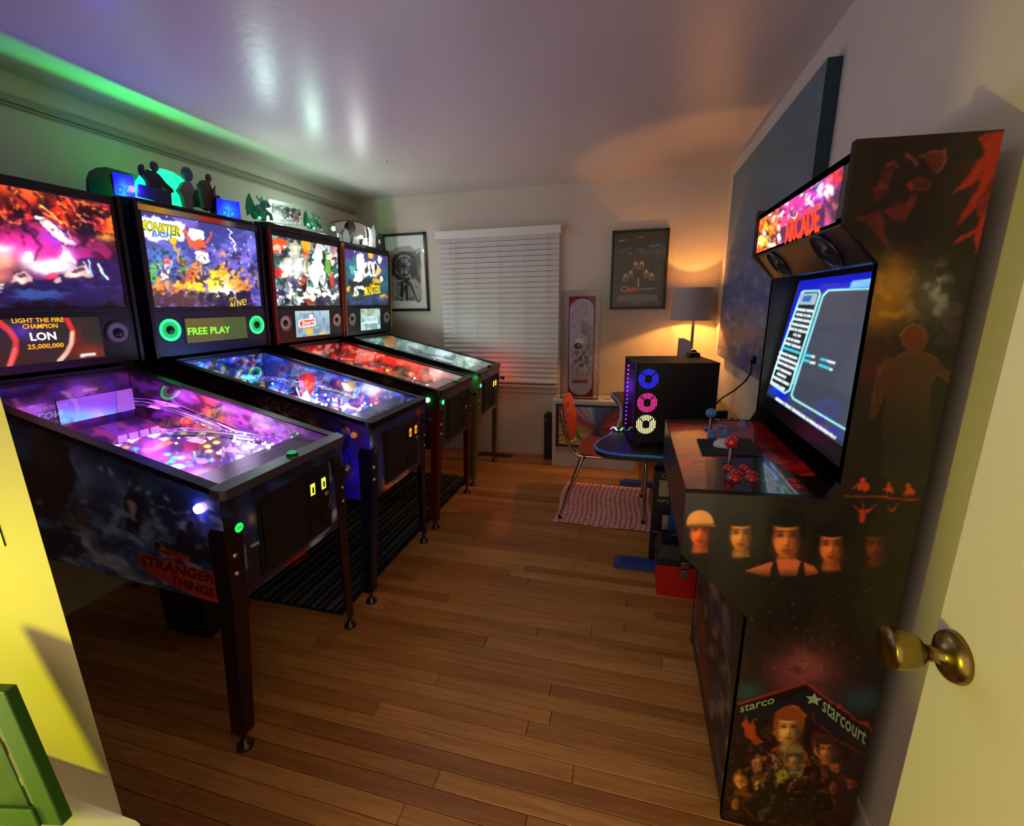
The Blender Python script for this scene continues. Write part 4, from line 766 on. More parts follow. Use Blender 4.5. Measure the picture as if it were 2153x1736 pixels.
S3 = dict(back=lambda c: c.fill('2a1414').n(14, 10, 3, '8a2018', 0.45, 0.66, 0.9).n(10, 8, 7, 'c8b8a8', 0.58, 0.68, 0.8), id='ghost', name='pinball_machine', label='third pinball machine from the door, dark red legs and red edges around its head', body='100e14', leg='5c0c10', rail='3a1214', lock='5a3030', trim='8a1a18', apron='a8a4a0', apron2='c8c8c8', flip='f0f0f0', sling='e8f0f0', cap='ff9020',
    seed=3, bumpers=[(0.80, -0.05), (0.86, 0.08), (0.92, -0.02)], ramps=[[(0.40, -0.20, 0.05), (0.65, -0.22, 0.07), (0.9, -0.12, 0.10)], [(0.40, 0.20, 0.05), (0.7, 0.22, 0.08), (0.95, 0.12, 0.10)]],
    bulbs=bulbs(8, 30, ['fff8f0', 'fff8f0', 'ff9020', 'ff3018'], 0.28, 1.0), plastics=['a82020', 'c8c0b8', '5a6a50', 'd86020'], panel='161416', spk='6a6462', spkg='c8c4c0', disp=(0.175, 0.608, 0.778), slot='0c0c0c', slote=0.0, start=(-0.235, 0.30), startc='30e860', starte=5.0, fbtn='40ff78', fbtne=16, lockbtn=0.8,
    sres=(140, 50), fres=(60, 50), pres=(90, 180), bres=(200, 50), gres=(190, 150), dres=(100, 64), side=lambda c: c.fill('141216').hgrad([(600, '1a1214'), (760, '2a1614'), (880, '16181a')]).n(30, 20, 3, '3a1a18', 0.5, 0.7, 0.8), front=lambda c: c.fill('2a2c2e').n(14, 16, 3, '4a4e50', 0.5, 0.7, 0.8).n(10, 8, 9, '5a2018', 0.6, 0.7, 0.8), glass=m3_glass,
    pf=lambda c: c.fill('3a2420').n(36, 18, 3, '8a2018', 0.45, 0.65, 0.9).n(24, 10, 7, 'a8a090', 0.52, 0.68, 0.8, 15).n(14, 8, 11, '181414', 0.55, 0.66, 0.9).n(10, 5, 17, 'ffffff', 0.66, 0.74, 0.9), blade=lambda c: c.hgrad([(640, '402a28'), (740, '8a2820'), (800, 'c02818'), (900, 'a04a40'), (970, 'a8a09c')]).n(24, 14, 5, 'd82818', 0.48, 0.66, 0.85).n(16, 12, 9, '302020', 0.55, 0.68, 0.85).n(12, 10, 13, 'c8b8a8', 0.62, 0.72, 0.7), disppaint=m3_disp, sgain=1.8, fgain=1.8, pemit=0.6, bemit=0.45, bgain=0.9, gemit=1.6, demit=1.1,
    lamps=[(0.32, 0.05, 0.06, 'ffe8e0', 0.8, 0.03), (0.60, -0.02, 0.07, 'ff5030', 1.2, 0.03), (0.90, 0.05, 0.08, 'ff4028', 1.0, 0.03)])
m3 = machine(YC[2], S3)
M_lw = mat('logo_white', 'f4f4f4', 0.4, emit='f4f0e8', es=1.0); htext('Stern', YC[2], (633, 684), (659, 679), (633, 675), M_lw, m3['ds'], 0.01, 0.0085)
htext('FOR', YC[2], (577, 612), (586, 613), (577, 607), M_lw, m3['head'], 0.01, -0.001); htext('SALE', YC[2], (586, 627), (598, 628), (586, 621), M_lw, m3['head'], 0.01, -0.001)
T3 = m3['T']
for u, v, h in ((0.93, -0.15, 0.08), (0.90, -0.02, 0.09), (0.98, 0.02, 0.10), (0.99, -0.13, 0.10)): MB().ball(T3(u, v, pfw(u)+h), 0.010, n=10).build('spot_bulb', mat('led_spot', 'fff8f0', 0.3, emit='fff8f0', es=14), m3['pfb'])
for u, v in ((0.80, 0.20), (0.62, 0.20), (0.44, 0.21), (0.92, 0.2)):
    o = Vector(T3(u, v, pfw(u)+0.06)); MB().lathe([(0.013, 0), (0.015, 0.010), (0.008, 0.018), (0.0005, 0.02)], o, (SA, 0, CA), n=14).build('orange_dome', mat('orange_dome', 'f06010', 0.2, emit='ff6a10', es=4), m3['pfb'])
solid(m3, 'library_toy', [(745, 778), (765, 768), (785, 775), (788, 790), (750, 790)], 0.66, 0.05, mat('toy_grey', '6a6a60', 0.5, bump=0.5, bscale=50)); solid(m3, 'ghost_toy', [(835, 780), (845, 770), (858, 776), (862, 792), (838, 794)], 0.50, 0.05, mat('toy_olive', '5a5a40', 0.5, bump=0.5, bscale=60))

# ---- fourth machine: gold trim, spooky car backglass
def m4_glass(c):
    c.vgrad([(515, '4a1a6a'), (560, '2a3a5a'), (600, '1a4a58'), (645, '181828')]); c.n(14, 12, 4, '2a7a80', 0.5, 0.68, 0.8, 0, c.gm(755, 565, 40, 40)); c.e(780, 533, 6.5, 9, 'e89020'); c.g(780, 533, 4, 6, 'f8c060', 0.6); c.l([(749, 518), (745, 528)], 2, 'f0c0f0')
    c.p([(735, 548), (746, 535), (758, 550), (758, 580), (736, 585)], '2a5a60', 0.8); c.e(742, 566, 5, 8, '58a8a8', 0.7)
    c.p([(765, 552), (792, 550), (793, 580), (764, 582)], 'f4f4ec'); 
    for k in range(3): c.e(771+k*9, 565, 2.5, 11, '2a2a28')
    c.e(758, 555, 7, 24, 'ffffff', 0.95); c.e(754, 575, 8, 10, 'fff8f0', 0.9); c.e(756, 540, 4, 6, 'f8f4f0'); c.e(798, 545, 3.5, 8, 'f0e8d8'); c.e(796, 570, 6, 12, 'e8a868', 0.9); c.e(801, 585, 7, 9, '302a28'); c.e(801, 585, 4, 5, 'd0d0d0')
    c.p([(734, 590), (756, 584), (790, 588), (800, 600), (770, 620), (742, 618), (732, 604)], '18181a', 0.95); c.p([(738, 588), (752, 576), (764, 585), (752, 592)], 'e8e0c8', 0.9); c.e(748, 614, 7.5, 10.5, 'e8e8e0'); c.e(748, 614, 4, 6, '8a8a88'); c.e(734, 606, 5, 5, 'd8a820', 0.8); c.l([(752, 600), (772, 612)], 5, 'f0f0ec', 0.9); c.e(790, 590, 10, 5, 'e0a820', 0.7); c.n(8, 4, 9, '2a3a7a', 0.5, 0.7, 0.8, 0, (c.Y > 625)*1.0)
    c.g(745, 622, 6, 4, 'f0c020', 0.9); c.g(805, 622, 5, 4, 'e0b020', 0.9); c.e(812, 624, 3.5, 2.5, 'c83030'); c.warp(3.5, 8, 4)
S4 = dict(back=lambda c: c.fill('48605c').n(10, 8, 3, '90b8b0', 0.45, 0.66, 0.9).n(8, 7, 7, '203030', 0.55, 0.66, 0.8), id='manor', name='pinball_machine', label='farthest pinball machine by the window, gold legs and gold edges around its head', body='121210', leg='6e5a22', rail='26261f', lock='5a5048', trim='8a6a38', apron='c8ccc4', apron2='d8d8d0', flip='f0f0f0', sling='e0fff0', cap='a0ffd0',
    seed=4, bumpers=[(0.80, 0.0), (0.88, 0.12)], ramps=[[(0.40, -0.20, 0.05), (0.65, -0.22, 0.07), (0.9, -0.12, 0.10)], [(0.40, 0.20, 0.05), (0.7, 0.22, 0.08), (0.95, 0.12, 0.10)]],
    bulbs=bulbs(11, 26, ['f0fff4', 'f0fff4', 'a0ffd0'], 0.28, 1.0), plastics=['b8c8c0', '6a8078', 'd8e0d8', '4a5850'], panel='141414', spk='5a5856', spkg='9a9894', disp=(0.150, 0.608, 0.782), slot='f0e840', slote=2.5, start=(-0.235, 0.275), startc='40f0b0', starte=3.0, fbtn='ff8020', fbtne=8, lockbtn=0.02,
    sres=(120, 40), fres=(50, 44), pres=(80, 160), bres=(160, 40), gres=(150, 130), dres=(80, 64), side=lambda c: c.fill('14201a').hgrad([(760, '141414'), (960, '14281c'), (1010, '3a6a2a')]), front=lambda c: c.fill('3a3a32').n(8, 10, 3, '5a5a4a', 0.5, 0.7, 0.8).n(10, 8, 9, '8a6a38', 0.6, 0.72, 0.7), glass=m4_glass,
    pf=lambda c: c.fill('4a5654').n(30, 14, 3, '8aa09a', 0.45, 0.65, 0.9).n(16, 8, 7, '202a28', 0.52, 0.66, 0.8, 15).n(10, 5, 17, 'ffffff', 0.62, 0.72, 0.9), blade=lambda c: c.hgrad([(740, '90a8a4'), (830, '6a7a78'), (940, '8a9490'), (1040, 'a8a8a0')]).n(22, 14, 5, 'a8b8b4', 0.45, 0.62, 0.7).n(14, 10, 9, '3a4644', 0.52, 0.64, 0.7), disppaint=lambda c: c.vgrad([(640, 'a8d0d0'), (690, 'c0e0dc')]).n(7, 9, 3, '5a9090', 0.5, 0.66, 0.7).l([(756, 658), (788, 656)], 4, 'd8b060', 0.9).l([(762, 679), (793, 676)], 3, 'f4fffc').l([(770, 667), (784, 666)], 2.5, 'f4fffc'), sgain=1.8, fgain=1.8, pemit=0.5, bemit=0.35, bgain=0.9, gemit=1.8, demit=0.95,
    lamps=[(0.30, 0.05, 0.06, 'e8fff4', 0.7, 0.03), (0.62, 0.0, 0.07, 'd8f4ff', 0.9, 0.03), (0.92, 0.0, 0.08, 'e0fff4', 0.8, 0.03)])
m4 = machine(YC[3], S4)
htext('MUNSTERS', YC[3], (767, 622), (800, 616), (766, 603), M_ly, m4['head'], 0.015, -0.001); htext('THE', YC[3], (778, 603), (788, 602), (778, 597), M_ly, m4['head'], 0.01, -0.001)
T4 = m4['T']
for u, v in ((0.95, -0.12), (0.98, 0.0)): MB().ball(T4(u, v, pfw(u)+0.09), 0.009, n=10).build('spot_bulb', mat('led_spot', 'fff8f0', 0.3), m4['pfb'])
solid(m4, 'house_toy', [(815, 712), (826, 706), (834, 712), (834, 730), (818, 730)], 0.86, 0.04, mat('toy_house', '8a6838', 0.5, emit='e08040', es=0.15))

# ---------------------------------------------------------------- toppers standing on the machine heads
def htz(X): u = (XF-X+1.263*SA)/CA; return Z0+u*SA+1.263*CA
def cut(name, pts, X, th, m, parent, bevel=0.0):
    """flat cut-out plate traced on the plane X = const, with its own thickness"""
    q = [at(px, py, 'X', X) for px, py in pts]; lo_ = {'top2': (1.60, 2.29, 0.0185), 'top3': (2.34, 3.055, 0.034), 'top4': (3.072, 3.78, 0.0135)}.get(parent.get('slot', W.get(parent) and {1: 'top2', 2: 'top3', 3: 'top4'}.get(min(range(4), key=lambda i: abs(YC[i]-W[parent].y)))) or 'top2', None) if parent.name.startswith('pinball_topper') else None
    if lo_ and name == 'rounded_back_board': lo_ = (1.40, 2.29, lo_[2])
    if lo_: q = [(p[0], min(max(p[1], lo_[0]), lo_[1]), max(p[2], htz(X-th)+lo_[2])) for p in q]
    return MB().prism([(p[1], p[2]) for p in q], lambda a, c, d: (d, a, c), X-th, X).build(name, m, parent, bevel=bevel)
def headtop(cy, v=0.0, u=HU+0.12): return Vector(mkT(cy)(u, v, 1.262))
# second machine: lit green dome, cut-out figures, two blue lit side boxes
tp = headtop(YC[1]); top2 = empty('pinball_topper', tp, 'lit topper with green dome, dark figures and two blue panels on the blue machine', 'topper')
b = MB(); b.box(HU+0.02, HU+0.22, -0.33, 0.33, 1.263, 1.28, mkT(YC[1])); b.build('base', M_black, top2, bevel=0.004)
M_navy = mat('topper_navy', '0a0c24', 0.35)
top2['wide'] = 1; cut('rounded_back_board', [(186, 395), (186, 375), (192, 360), (206, 352), (224, 351), (246, 357), (300, 372), (360, 388), (430, 402), (462, 412), (470, 440), (300, 425), (190, 405)], -2.27, 0.015, M_navy, top2)
gd = cut('green_dome', [(283, 428), (284, 400), (288, 380), (300, 364), (318, 356), (340, 354), (362, 361), (380, 372), (392, 385), (399, 405), (402, 440), (380, 446), (286, 430)], -2.235, 0.012, mat('green_dome', '20e8a0', 0.3, emit='18f090', es=1.9), top2)
for pts, in (([(236, 361), (280, 371), (286, 418), (241, 409)],), ([(455, 416), (503, 425), (507, 463), (456, 450)],)):
    bx_ = cut('blue_panel', pts, -2.16, 0.045, mat('panel_case', '0a0a30', 0.4), top2)
    q = [at(px, py, 'X', -2.159) for px, py in pts]; O_ = np.array(q[3]); U_ = np.array(q[2])-O_; V_ = np.array(q[0])-O_; K_ = np.array(q[1])-O_-U_-V_
    cv = Cv(lambda s, t: O_+s[..., None]*U_+t[..., None]*V_+(s*t)[..., None]*K_, 40, 40); x0, y0 = (sum(p[0] for p in pts)/4, sum(p[1] for p in pts)/4)
    cv.fill('0a10f8').g(x0, y0+12, 18, 16, '20a0ff', 0.95).g(x0-3, y0-4, 8, 10, '2078ff', 0.7); 
    for sx in (-8, 9): cv.ring(x0+sx, y0+10+sx*0.15, 6, 3, '102a80', 0.8).ring(x0+sx, y0-10+sx*0.15, 6, 2.5, '1038d0', 0.6)
    cv.build('swirl_print', printmat('blue_swirl', 0, 2.2, 0.2), bx_)
M_fig = mat('figure_dark', '20201e', 0.6, bump=0.3, bscale=80); M_fig2 = mat('figure_grey', '6a6a6a', 0.6, bump=0.3, bscale=80); M_fig3 = mat('figure_brown', '4a3428', 0.6, bump=0.3, bscale=80)
cut('front_sign', [(294, 387), (360, 403), (362, 432), (292, 412)], -2.15, 0.012, mat('sign_navy', '1c2444', 0.5, var=0.4, vscale=60), top2)
def figure(pts, X, m, headc=None, hr=0.012, hm=None):
    o = cut('figure', pts, X, 0.022, m, top2, bevel=0.004)
    if headc: p = at(*headc, 'X', X-0.011); MB().ball(p, hr, (1, 0.85, 1.25), n=14).build('figure_head', hm or m, o)
    return o
figure([(302, 362), (310, 356), (318, 358), (326, 360), (336, 368), (350, 385), (364, 398), (366, 405), (358, 405), (340, 392), (344, 410), (316, 402), (312, 380), (300, 366), (296, 352), (300, 344), (304, 352)], -2.20, M_fig, (324, 350), 0.019, M_fig3)
figure([(386, 384), (394, 380), (402, 384), (410, 400), (404, 412), (408, 440), (392, 440), (384, 410), (376, 400)], -2.19, M_fig2, (393, 366), 0.028, mat('figure_bluegrey', '3c4a52', 0.5))
figure([(420, 388), (428, 378), (440, 380), (446, 398), (448, 430), (442, 444), (430, 438), (424, 410)], -2.19, M_fig3, (438, 374), 0.016, M_fig3)
figure([(446, 420), (450, 396), (453, 398), (453, 436), (448, 440)], -2.185, M_fig3)
MB().tube([at(446, 412, 'X', -2.18), at(452, 392, 'X', -2.18)], 0.004, 6).build('staff', M_fig3, top2)
# third machine: clear lit sign between two winged beasts
tp = headtop(YC[2]); top3 = empty('pinball_topper', tp, 'clear lit sign between two winged green beasts on the red-edged machine', 'topper')
M_tb = mat('topper_black', '121014', 0.5, bump=0.3, bscale=60); b = MB(); b.box(HU-0.005, HU+0.22, -0.348, 0.348, 1.263, 1.295, mkT(YC[2])); b.build('base', M_tb, top3, bevel=0.004)
for y in (-0.22, 0.02, 0.24): MB().box(HU-0.009, HU-0.005, y-0.09, y+0.09, 1.267, 1.291, mkT(YC[2])).build('base_panel', M_tb, top3, bevel=0.002)
M_acr = mat('acrylic_lit', 'a8b4ac', 0.2, emit='d0e8d8', es=0.22, alpha=0.75)
sg = cut('acrylic_sign', [(552, 456), (566, 418), (634, 433), (636, 474), (556, 464)], -2.17, 0.05, M_acr, top3, bevel=0.004)
O_, U_, V_ = (np.array(at(*q, 'X', -2.168)) for q in ((572, 464), (632, 473), (572, 428))); U_ = U_-O_; V_ = V_-O_
cv = Cv(lambda s, t: O_+s[..., None]*U_+t[..., None]*V_, 70, 44); cv.fill('6a7870').n(6, 5, 3, '141a18', 0.45, 0.6, 0.9).n(5, 4, 8, 'f0fff4', 0.55, 0.7, 0.9).g(600, 472, 34, 8, 'ffffff', 0.9).l([(572, 426), (632, 438)], 5, 'd0ffe0', 0.9).e(578, 448, 3, 3, 'd02020', 0.9).e(624, 458, 4, 4, 'c02020', 0.9); cv.build('sign_print', printmat('sign3', 0, 0.8, 0.2), sg)
M_beast = mat('beast_green', '3a6a54', 0.3, bump=0.5, bscale=60, coat=0.4, emit='20c070', es=0.05); M_wing = mat('wing_green', '2a7a58', 0.35, bump=0.4, bscale=50, emit='18a060', es=0.06)
def beast(px, py, sc3, X):
    c = Vector(at(px, py, 'X', X)); g = MB()
    g.ball(c+Vector((0, 0, 0.045*sc3)), 0.040*sc3, (1.1, 0.9, 1.15)); g.ball(c+Vector((0.030*sc3, 0.01*sc3, 0.090*sc3)), 0.026*sc3, (1.2, 0.85, 0.9)); g.ball(c+Vector((0.055*sc3, 0.012*sc3, 0.078*sc3)), 0.014*sc3, (1.3, 0.8, 0.7))
    for k in (-1, 1):
        g.tube([c+Vector((0.02, 0.025*k, 0.05))*sc3, c+Vector((0.045, 0.03*k, 0.03))*sc3, c+Vector((0.05, 0.03*k, 0.0))*sc3], [0.014*sc3, 0.011*sc3, 0.013*sc3], 8); g.ball(c+Vector((-0.015, 0.035*k, 0.022))*sc3, 0.024*sc3, (1, 0.7, 1)); g.tube([c+Vector((0.02, 0.012*k, 0.105))*sc3, c+Vector((0.005, 0.02*k, 0.125))*sc3, c+Vector((0.012, 0.022*k, 0.140))*sc3], [0.006*sc3, 0.004*sc3, 0.001], 6)
    o = g.build('winged_beast', M_beast, top3)
    for k in (-1, 1):
        pr = [(0.012*k, 0.05), (0.03*k, 0.10), (0.045*k, 0.145), (0.065*k, 0.11), (0.075*k, 0.06), (0.072*k, 0.015), (0.055*k, 0.03), (0.045*k, 0.01), (0.03*k, 0.03)]
        MB().prism([(a*sc3, d*sc3) for a, d in pr], lambda a, d, e: c+Vector((e-abs(a)*0.35, a, d)), -0.012, -0.006).build('wing', M_wing, o)
    return o
beast(550, 462, 0.95, -2.16); beast(660, 482, 0.80, -2.16)
for px, py in ((546, 458), (660, 480), (648, 472)): MB().ball(at(px, py, 'X', -2.115), 0.008, n=8).build('green_led', mat('led_green', '40ff90', 0.3, emit='30ff80', es=9), top3)
# fourth machine: clear domed case with cut-out portraits
tp = headtop(YC[3]); top4 = empty('pinball_topper', tp, 'clear curved case with pale cut-out portraits on the gold-edged machine', 'topper')
b = MB(); b.box(HU+0.01, HU+0.22, -0.335, 0.335, 1.263, 1.275, mkT(YC[3])); b.build('base', M_tb, top4, bevel=0.003)
cut('back_board', [(690, 512), (690, 470), (702, 465), (730, 462), (760, 468), (785, 482), (796, 500), (796, 520)], -2.25, 0.012, mat('case_grey', '3a4442', 0.4, var=0.3, vscale=30), top4)
cut('clear_case', [(700, 508), (700, 468), (730, 464), (760, 470), (782, 482), (788, 500), (788, 515)], -2.15, 0.09, glassmat('case_clear', 'd0dcd8', 0.5, 0.05), top4)
M_pale = mat('cutout_pale', 'c8d0cc', 0.5, emit='e8fff8', es=0.05, var=0.5, vscale=80); M_dk = mat('cutout_dark', '2a2e2e', 0.5, var=0.5, vscale=80)
for pts, m in (([(703, 506), (708, 490), (718, 492), (720, 508)], M_pale), ([(722, 508), (722, 490), (728, 480), (735, 490), (736, 512)], M_pale), ([(733, 494), (734, 470), (742, 462), (748, 478), (746, 496)], M_dk), ([(742, 512), (744, 498), (754, 496), (756, 514)], M_pale), ([(762, 514), (764, 502), (772, 500), (774, 516)], M_pale), ([(777, 518), (778, 490), (775, 478), (782, 482), (786, 473), (790, 488), (790, 520)], M_pale), ([(792, 522), (793, 500), (798, 489), (805, 496), (806, 524)], M_dk)):
    cut('portrait_cutout', pts, -2.13, 0.008, m, top4)
p = at(798, 508, 'X', -2.128); MB().ball(p, 0.016, (0.3, 0.8, 1.2)).build('pale_face', M_pale, top4)
# topper lamps that throw light on wall and ceiling
for (x, y, z, c, p, r, par) in ((-2.256, 1.86, 1.95, '08f050', 14.0, 0.006, top2), (-2.13, 2.52, 1.95, 'd8fff0', 3.4, 0.015, top3), (-2.20, 3.02, 1.97, 'd0ffe8', 3.6, 0.015, top3), (-2.12, 3.45, 1.95, 'f4fff8', 2.2, 0.015, top4), (-2.15, 1.66, 1.92, '5030ff', 3.0, 0.02, top2)):
    ld = bpy.data.lights.new('topper_lamp', 'POINT'); ld.color = lin(hx(c)); ld.energy = p; ld.shadow_soft_size = r; lo = bpy.data.objects.new('topper_lamp', ld); link(lo, (x, y, z), par)

# ---------------------------------------------------------------- striped mat, floor vent, dark box under the first machine
mt = empty('striped_mat', (-1.6, 2.4, 0), 'black mat with grey stripes on the floor under the pinball machines', 'mat')
MB().box(-2.05, -1.245, 1.532, 3.27, 0, 0.010).build('mat_body', mat('mat_black', '0a0c0c', 0.9, bump=0.6, bscale=500), mt, bevel=0.003)
for x, w in ((-1.285, 0.012), (-1.325, 0.026), (-1.375, 0.010), (-1.41, 0.018), (-1.45, 0.008), (-1.49, 0.028), (-1.54, 0.010), (-1.58, 0.022), (-1.64, 0.010), (-1.69, 0.026), (-1.75, 0.012), (-1.82, 0.02), (-1.9, 0.012), (-1.98, 0.024)):
    MB().box(x-w/2, x+w/2, 1.538, 3.264, 0.009, 0.0112).build('stripe', mat('stripe_grey', '525a5a', 0.9, bump=0.5, bscale=500), mt)
vent = empty('floor_vent', (-1.2, 3.86, 0), 'brown metal floor register below the window, under the gold machine leg', 'vent'); M_vent = mat('vent_bronze', '7a6a54', 0.4, 0.6)
b = MB(); b.box(-1.375, -1.04, 3.825, 3.837, 0, 0.006); b.box(-1.375, -1.04, 3.908, 3.92, 0, 0.006); b.box(-1.375, -1.363, 3.837, 3.908, 0, 0.006); b.box(-1.052, -1.04, 3.837, 3.908, 0, 0.006); b.build('vent_frame', M_vent, vent)
MB().box(-1.363, -1.052, 3.837, 3.908, 0, 0.001).build('vent_well', M_black, vent)
s0 = None
for k in range(20):
    x = -1.355+k*0.0155
    if s0 is None: s0 = MB().box(x, x+0.004, 3.838, 3.907, 0.001, 0.005).build('louvre', M_vent, vent)
    else: o = s0.copy(); link(o, W[s0]+Vector((k*0.0155, 0, 0)), vent)
sw = empty('subwoofer_box', (-1.82, 1.36, 0), 'dark box standing on the floor under the nearest pinball machine', 'box')
MB().box(-1.94, -1.70, 1.25, 1.47, 0.012, 0.30).build('body', mat('dark_box', '14160f', 0.6, bump=0.2, bscale=150), sw, bevel=0.006)
for x in (-1.91, -1.73):
    for y in (1.28, 1.44): MB().cyl((x, y, 0), (x, y, 0.014), 0.014, n=12).build('foot', M_black, sw)

# ---------------------------------------------------------------- arcade cabinet
AY0, AY1 = 1.05, 1.755
arc = empty('arcade_cabinet', (0.43, 1.4, 0), 'tall black arcade cabinet with printed side art, lit marquee and blue menu screen', 'arcade cabinet')
M_arc = mat('arcade_black', '0e0c0a', 0.35, bump=0.05, bscale=200); M_edge = mat('edge_moulding', '1c1814', 0.3)
PROF = [(0.304, 0), (0.604, 0), (0.604, 1.68), (0.384, 1.686), (0.385, 1.541), (0.452, 1.466), (0.452, 1.01), (0.435, 0.975), (0.142, 0.962), (0.142, 0.80), (0.304, 0.651)]
for k, (y0, y1) in enumerate(((AY0, AY0+0.018), (AY1-0.018, AY1))):
    sp_ = MB().prism(PROF, lambda a, c, d: (a, d, c), y0, y1).build('side_panel', M_arc, arc)
    b = MB(); pr = PROF+[PROF[0]]
    for (x0, z0), (x1, z1) in zip(pr[2:-1], pr[3:]):
        d = Vector((x1-x0, 0, z1-z0)).normalized(); nrm = Vector((d.z, 0, -d.x))*-0.0016
        b.add([Vector((x, y, z))+nrm*s_ for (x, z) in ((x0, z0), (x1, z1)) for y in (y0-0.0004, y1+0.0004) for s_ in (0, 1)], [(0, 1, 3, 2), (4, 6, 7, 5), (0, 4, 5, 1), (2, 3, 7, 6), (1, 5, 7, 3), (0, 2, 6, 4)])
    b.build('edge_strip', M_edge, sp_)
    if k == 0: near_side = sp_
b = MB(); b.box(0.585, 0.600, AY0+0.018, AY1-0.018, 0.02, 1.67); b.box(0.39, 0.60, AY0+0.018, AY1-0.018, 1.655, 1.672); b.box(0.315, 0.60, AY0+0.018, AY1-0.018, 0.03, 0.045); b.build('carcass', M_arc, arc)
def in_prof(X, Z):
    ins = np.zeros(X.shape, bool); n = len(PROF)
    for i in range(n):
        x0, y0 = PROF[i]; x1, y1 = PROF[(i+1) % n]
        if y0 == y1: continue
        ins ^= ((y0 > Z) != (y1 > Z)) & (X < (x1-x0)*(Z-y0)/(y1-y0)+x0)
    return ins
def head_face(c, x, y, r, skin, hair, hat=None, seed=1):
    """generic portrait lit from the left: hair, face, neck, shoulders"""
    sk = hx(skin); c.e(x, y-r*0.2, r*1.08, r*1.25, hair); c.p([(x-r*0.42, y+r*0.6), (x+r*0.42, y+r*0.6), (x+r*0.62, y+r*1.65), (x-r*0.62, y+r*1.65)], sk*0.6); c.g(x-r*0.2, y+r*1.45, r*0.4, r*0.3, sk*0.95, 0.7)
    c.p([(x-r*0.74, y-r*0.55), (x-r*0.35, y-r*0.8), (x+r*0.35, y-r*0.8), (x+r*0.74, y-r*0.5), (x+r*0.78, y+r*0.25), (x+r*0.55, y+r*0.85), (x+r*0.18, y+r*1.18), (x-r*0.18, y+r*1.18), (x-r*0.55, y+r*0.85), (x-r*0.78, y+r*0.25)], sk*0.88)
    c.g(x-r*0.35, y+r*0.25, r*0.36, r*0.6, sk*1.3, 0.75); c.g(x-r*0.05, y-r*0.45, r*0.5, r*0.25, sk*1.2, 0.6); c.g(x+r*0.66, y+r*0.3, r*0.34, r*0.9, sk*0.3, 0.85); c.g(x+r*0.3, y+r*0.95, r*0.4, r*0.25, sk*0.4, 0.6)
    for k in (-1, 1): c.g(x+k*r*0.33, y-r*0.02, r*0.22, r*0.12, sk*0.22, 0.9); c.g(x+k*r*0.33, y-r*0.22, r*0.26, r*0.06, hair, 0.8)
    c.g(x+r*0.10, y+r*0.35, r*0.08, r*0.28, sk*0.5, 0.7); c.g(x-r*0.06, y+r*0.3, r*0.07, r*0.3, sk*1.35, 0.7); c.g(x, y+r*0.52, r*0.17, r*0.06, sk*0.45, 0.7); c.g(x, y+r*0.76, r*0.26, r*0.075, sk*np.array([0.55, 0.25, 0.22]), 0.95); c.g(x, y+r*0.88, r*0.16, r*0.05, sk*0.6, 0.6)
    c.e(x, y-r*0.85, r*0.98, r*0.42, hair); c.g(x-r*0.8, y-r*0.3, r*0.2, r*0.6, hair, 0.9); c.g(x+r*0.8, y-r*0.3, r*0.2, r*0.6, hair, 0.9)
    if hat: c.mix(np.clip((1-np.sqrt(c._q(x, y-r*0.45, r*1.0, r*1.0, 0)))*r*0.8+0.5, 0, 1)*(c.Y < y-r*0.34), hat); c.g(x-r*0.4, y-r*0.95, r*0.4, r*0.3, hx(hat)*1.15, 0.7); c.p([(x-r*0.98, y-r*0.42), (x+r*1.02, y-r*0.50), (x+r*1.12, y-r*0.22), (x+r*0.3, y-r*0.30), (x-r*0.95, y-r*0.22)], hx(hat)*0.62); c.g(x, y-r*0.2, r*0.8, r*0.10, sk*0.35, 0.8)
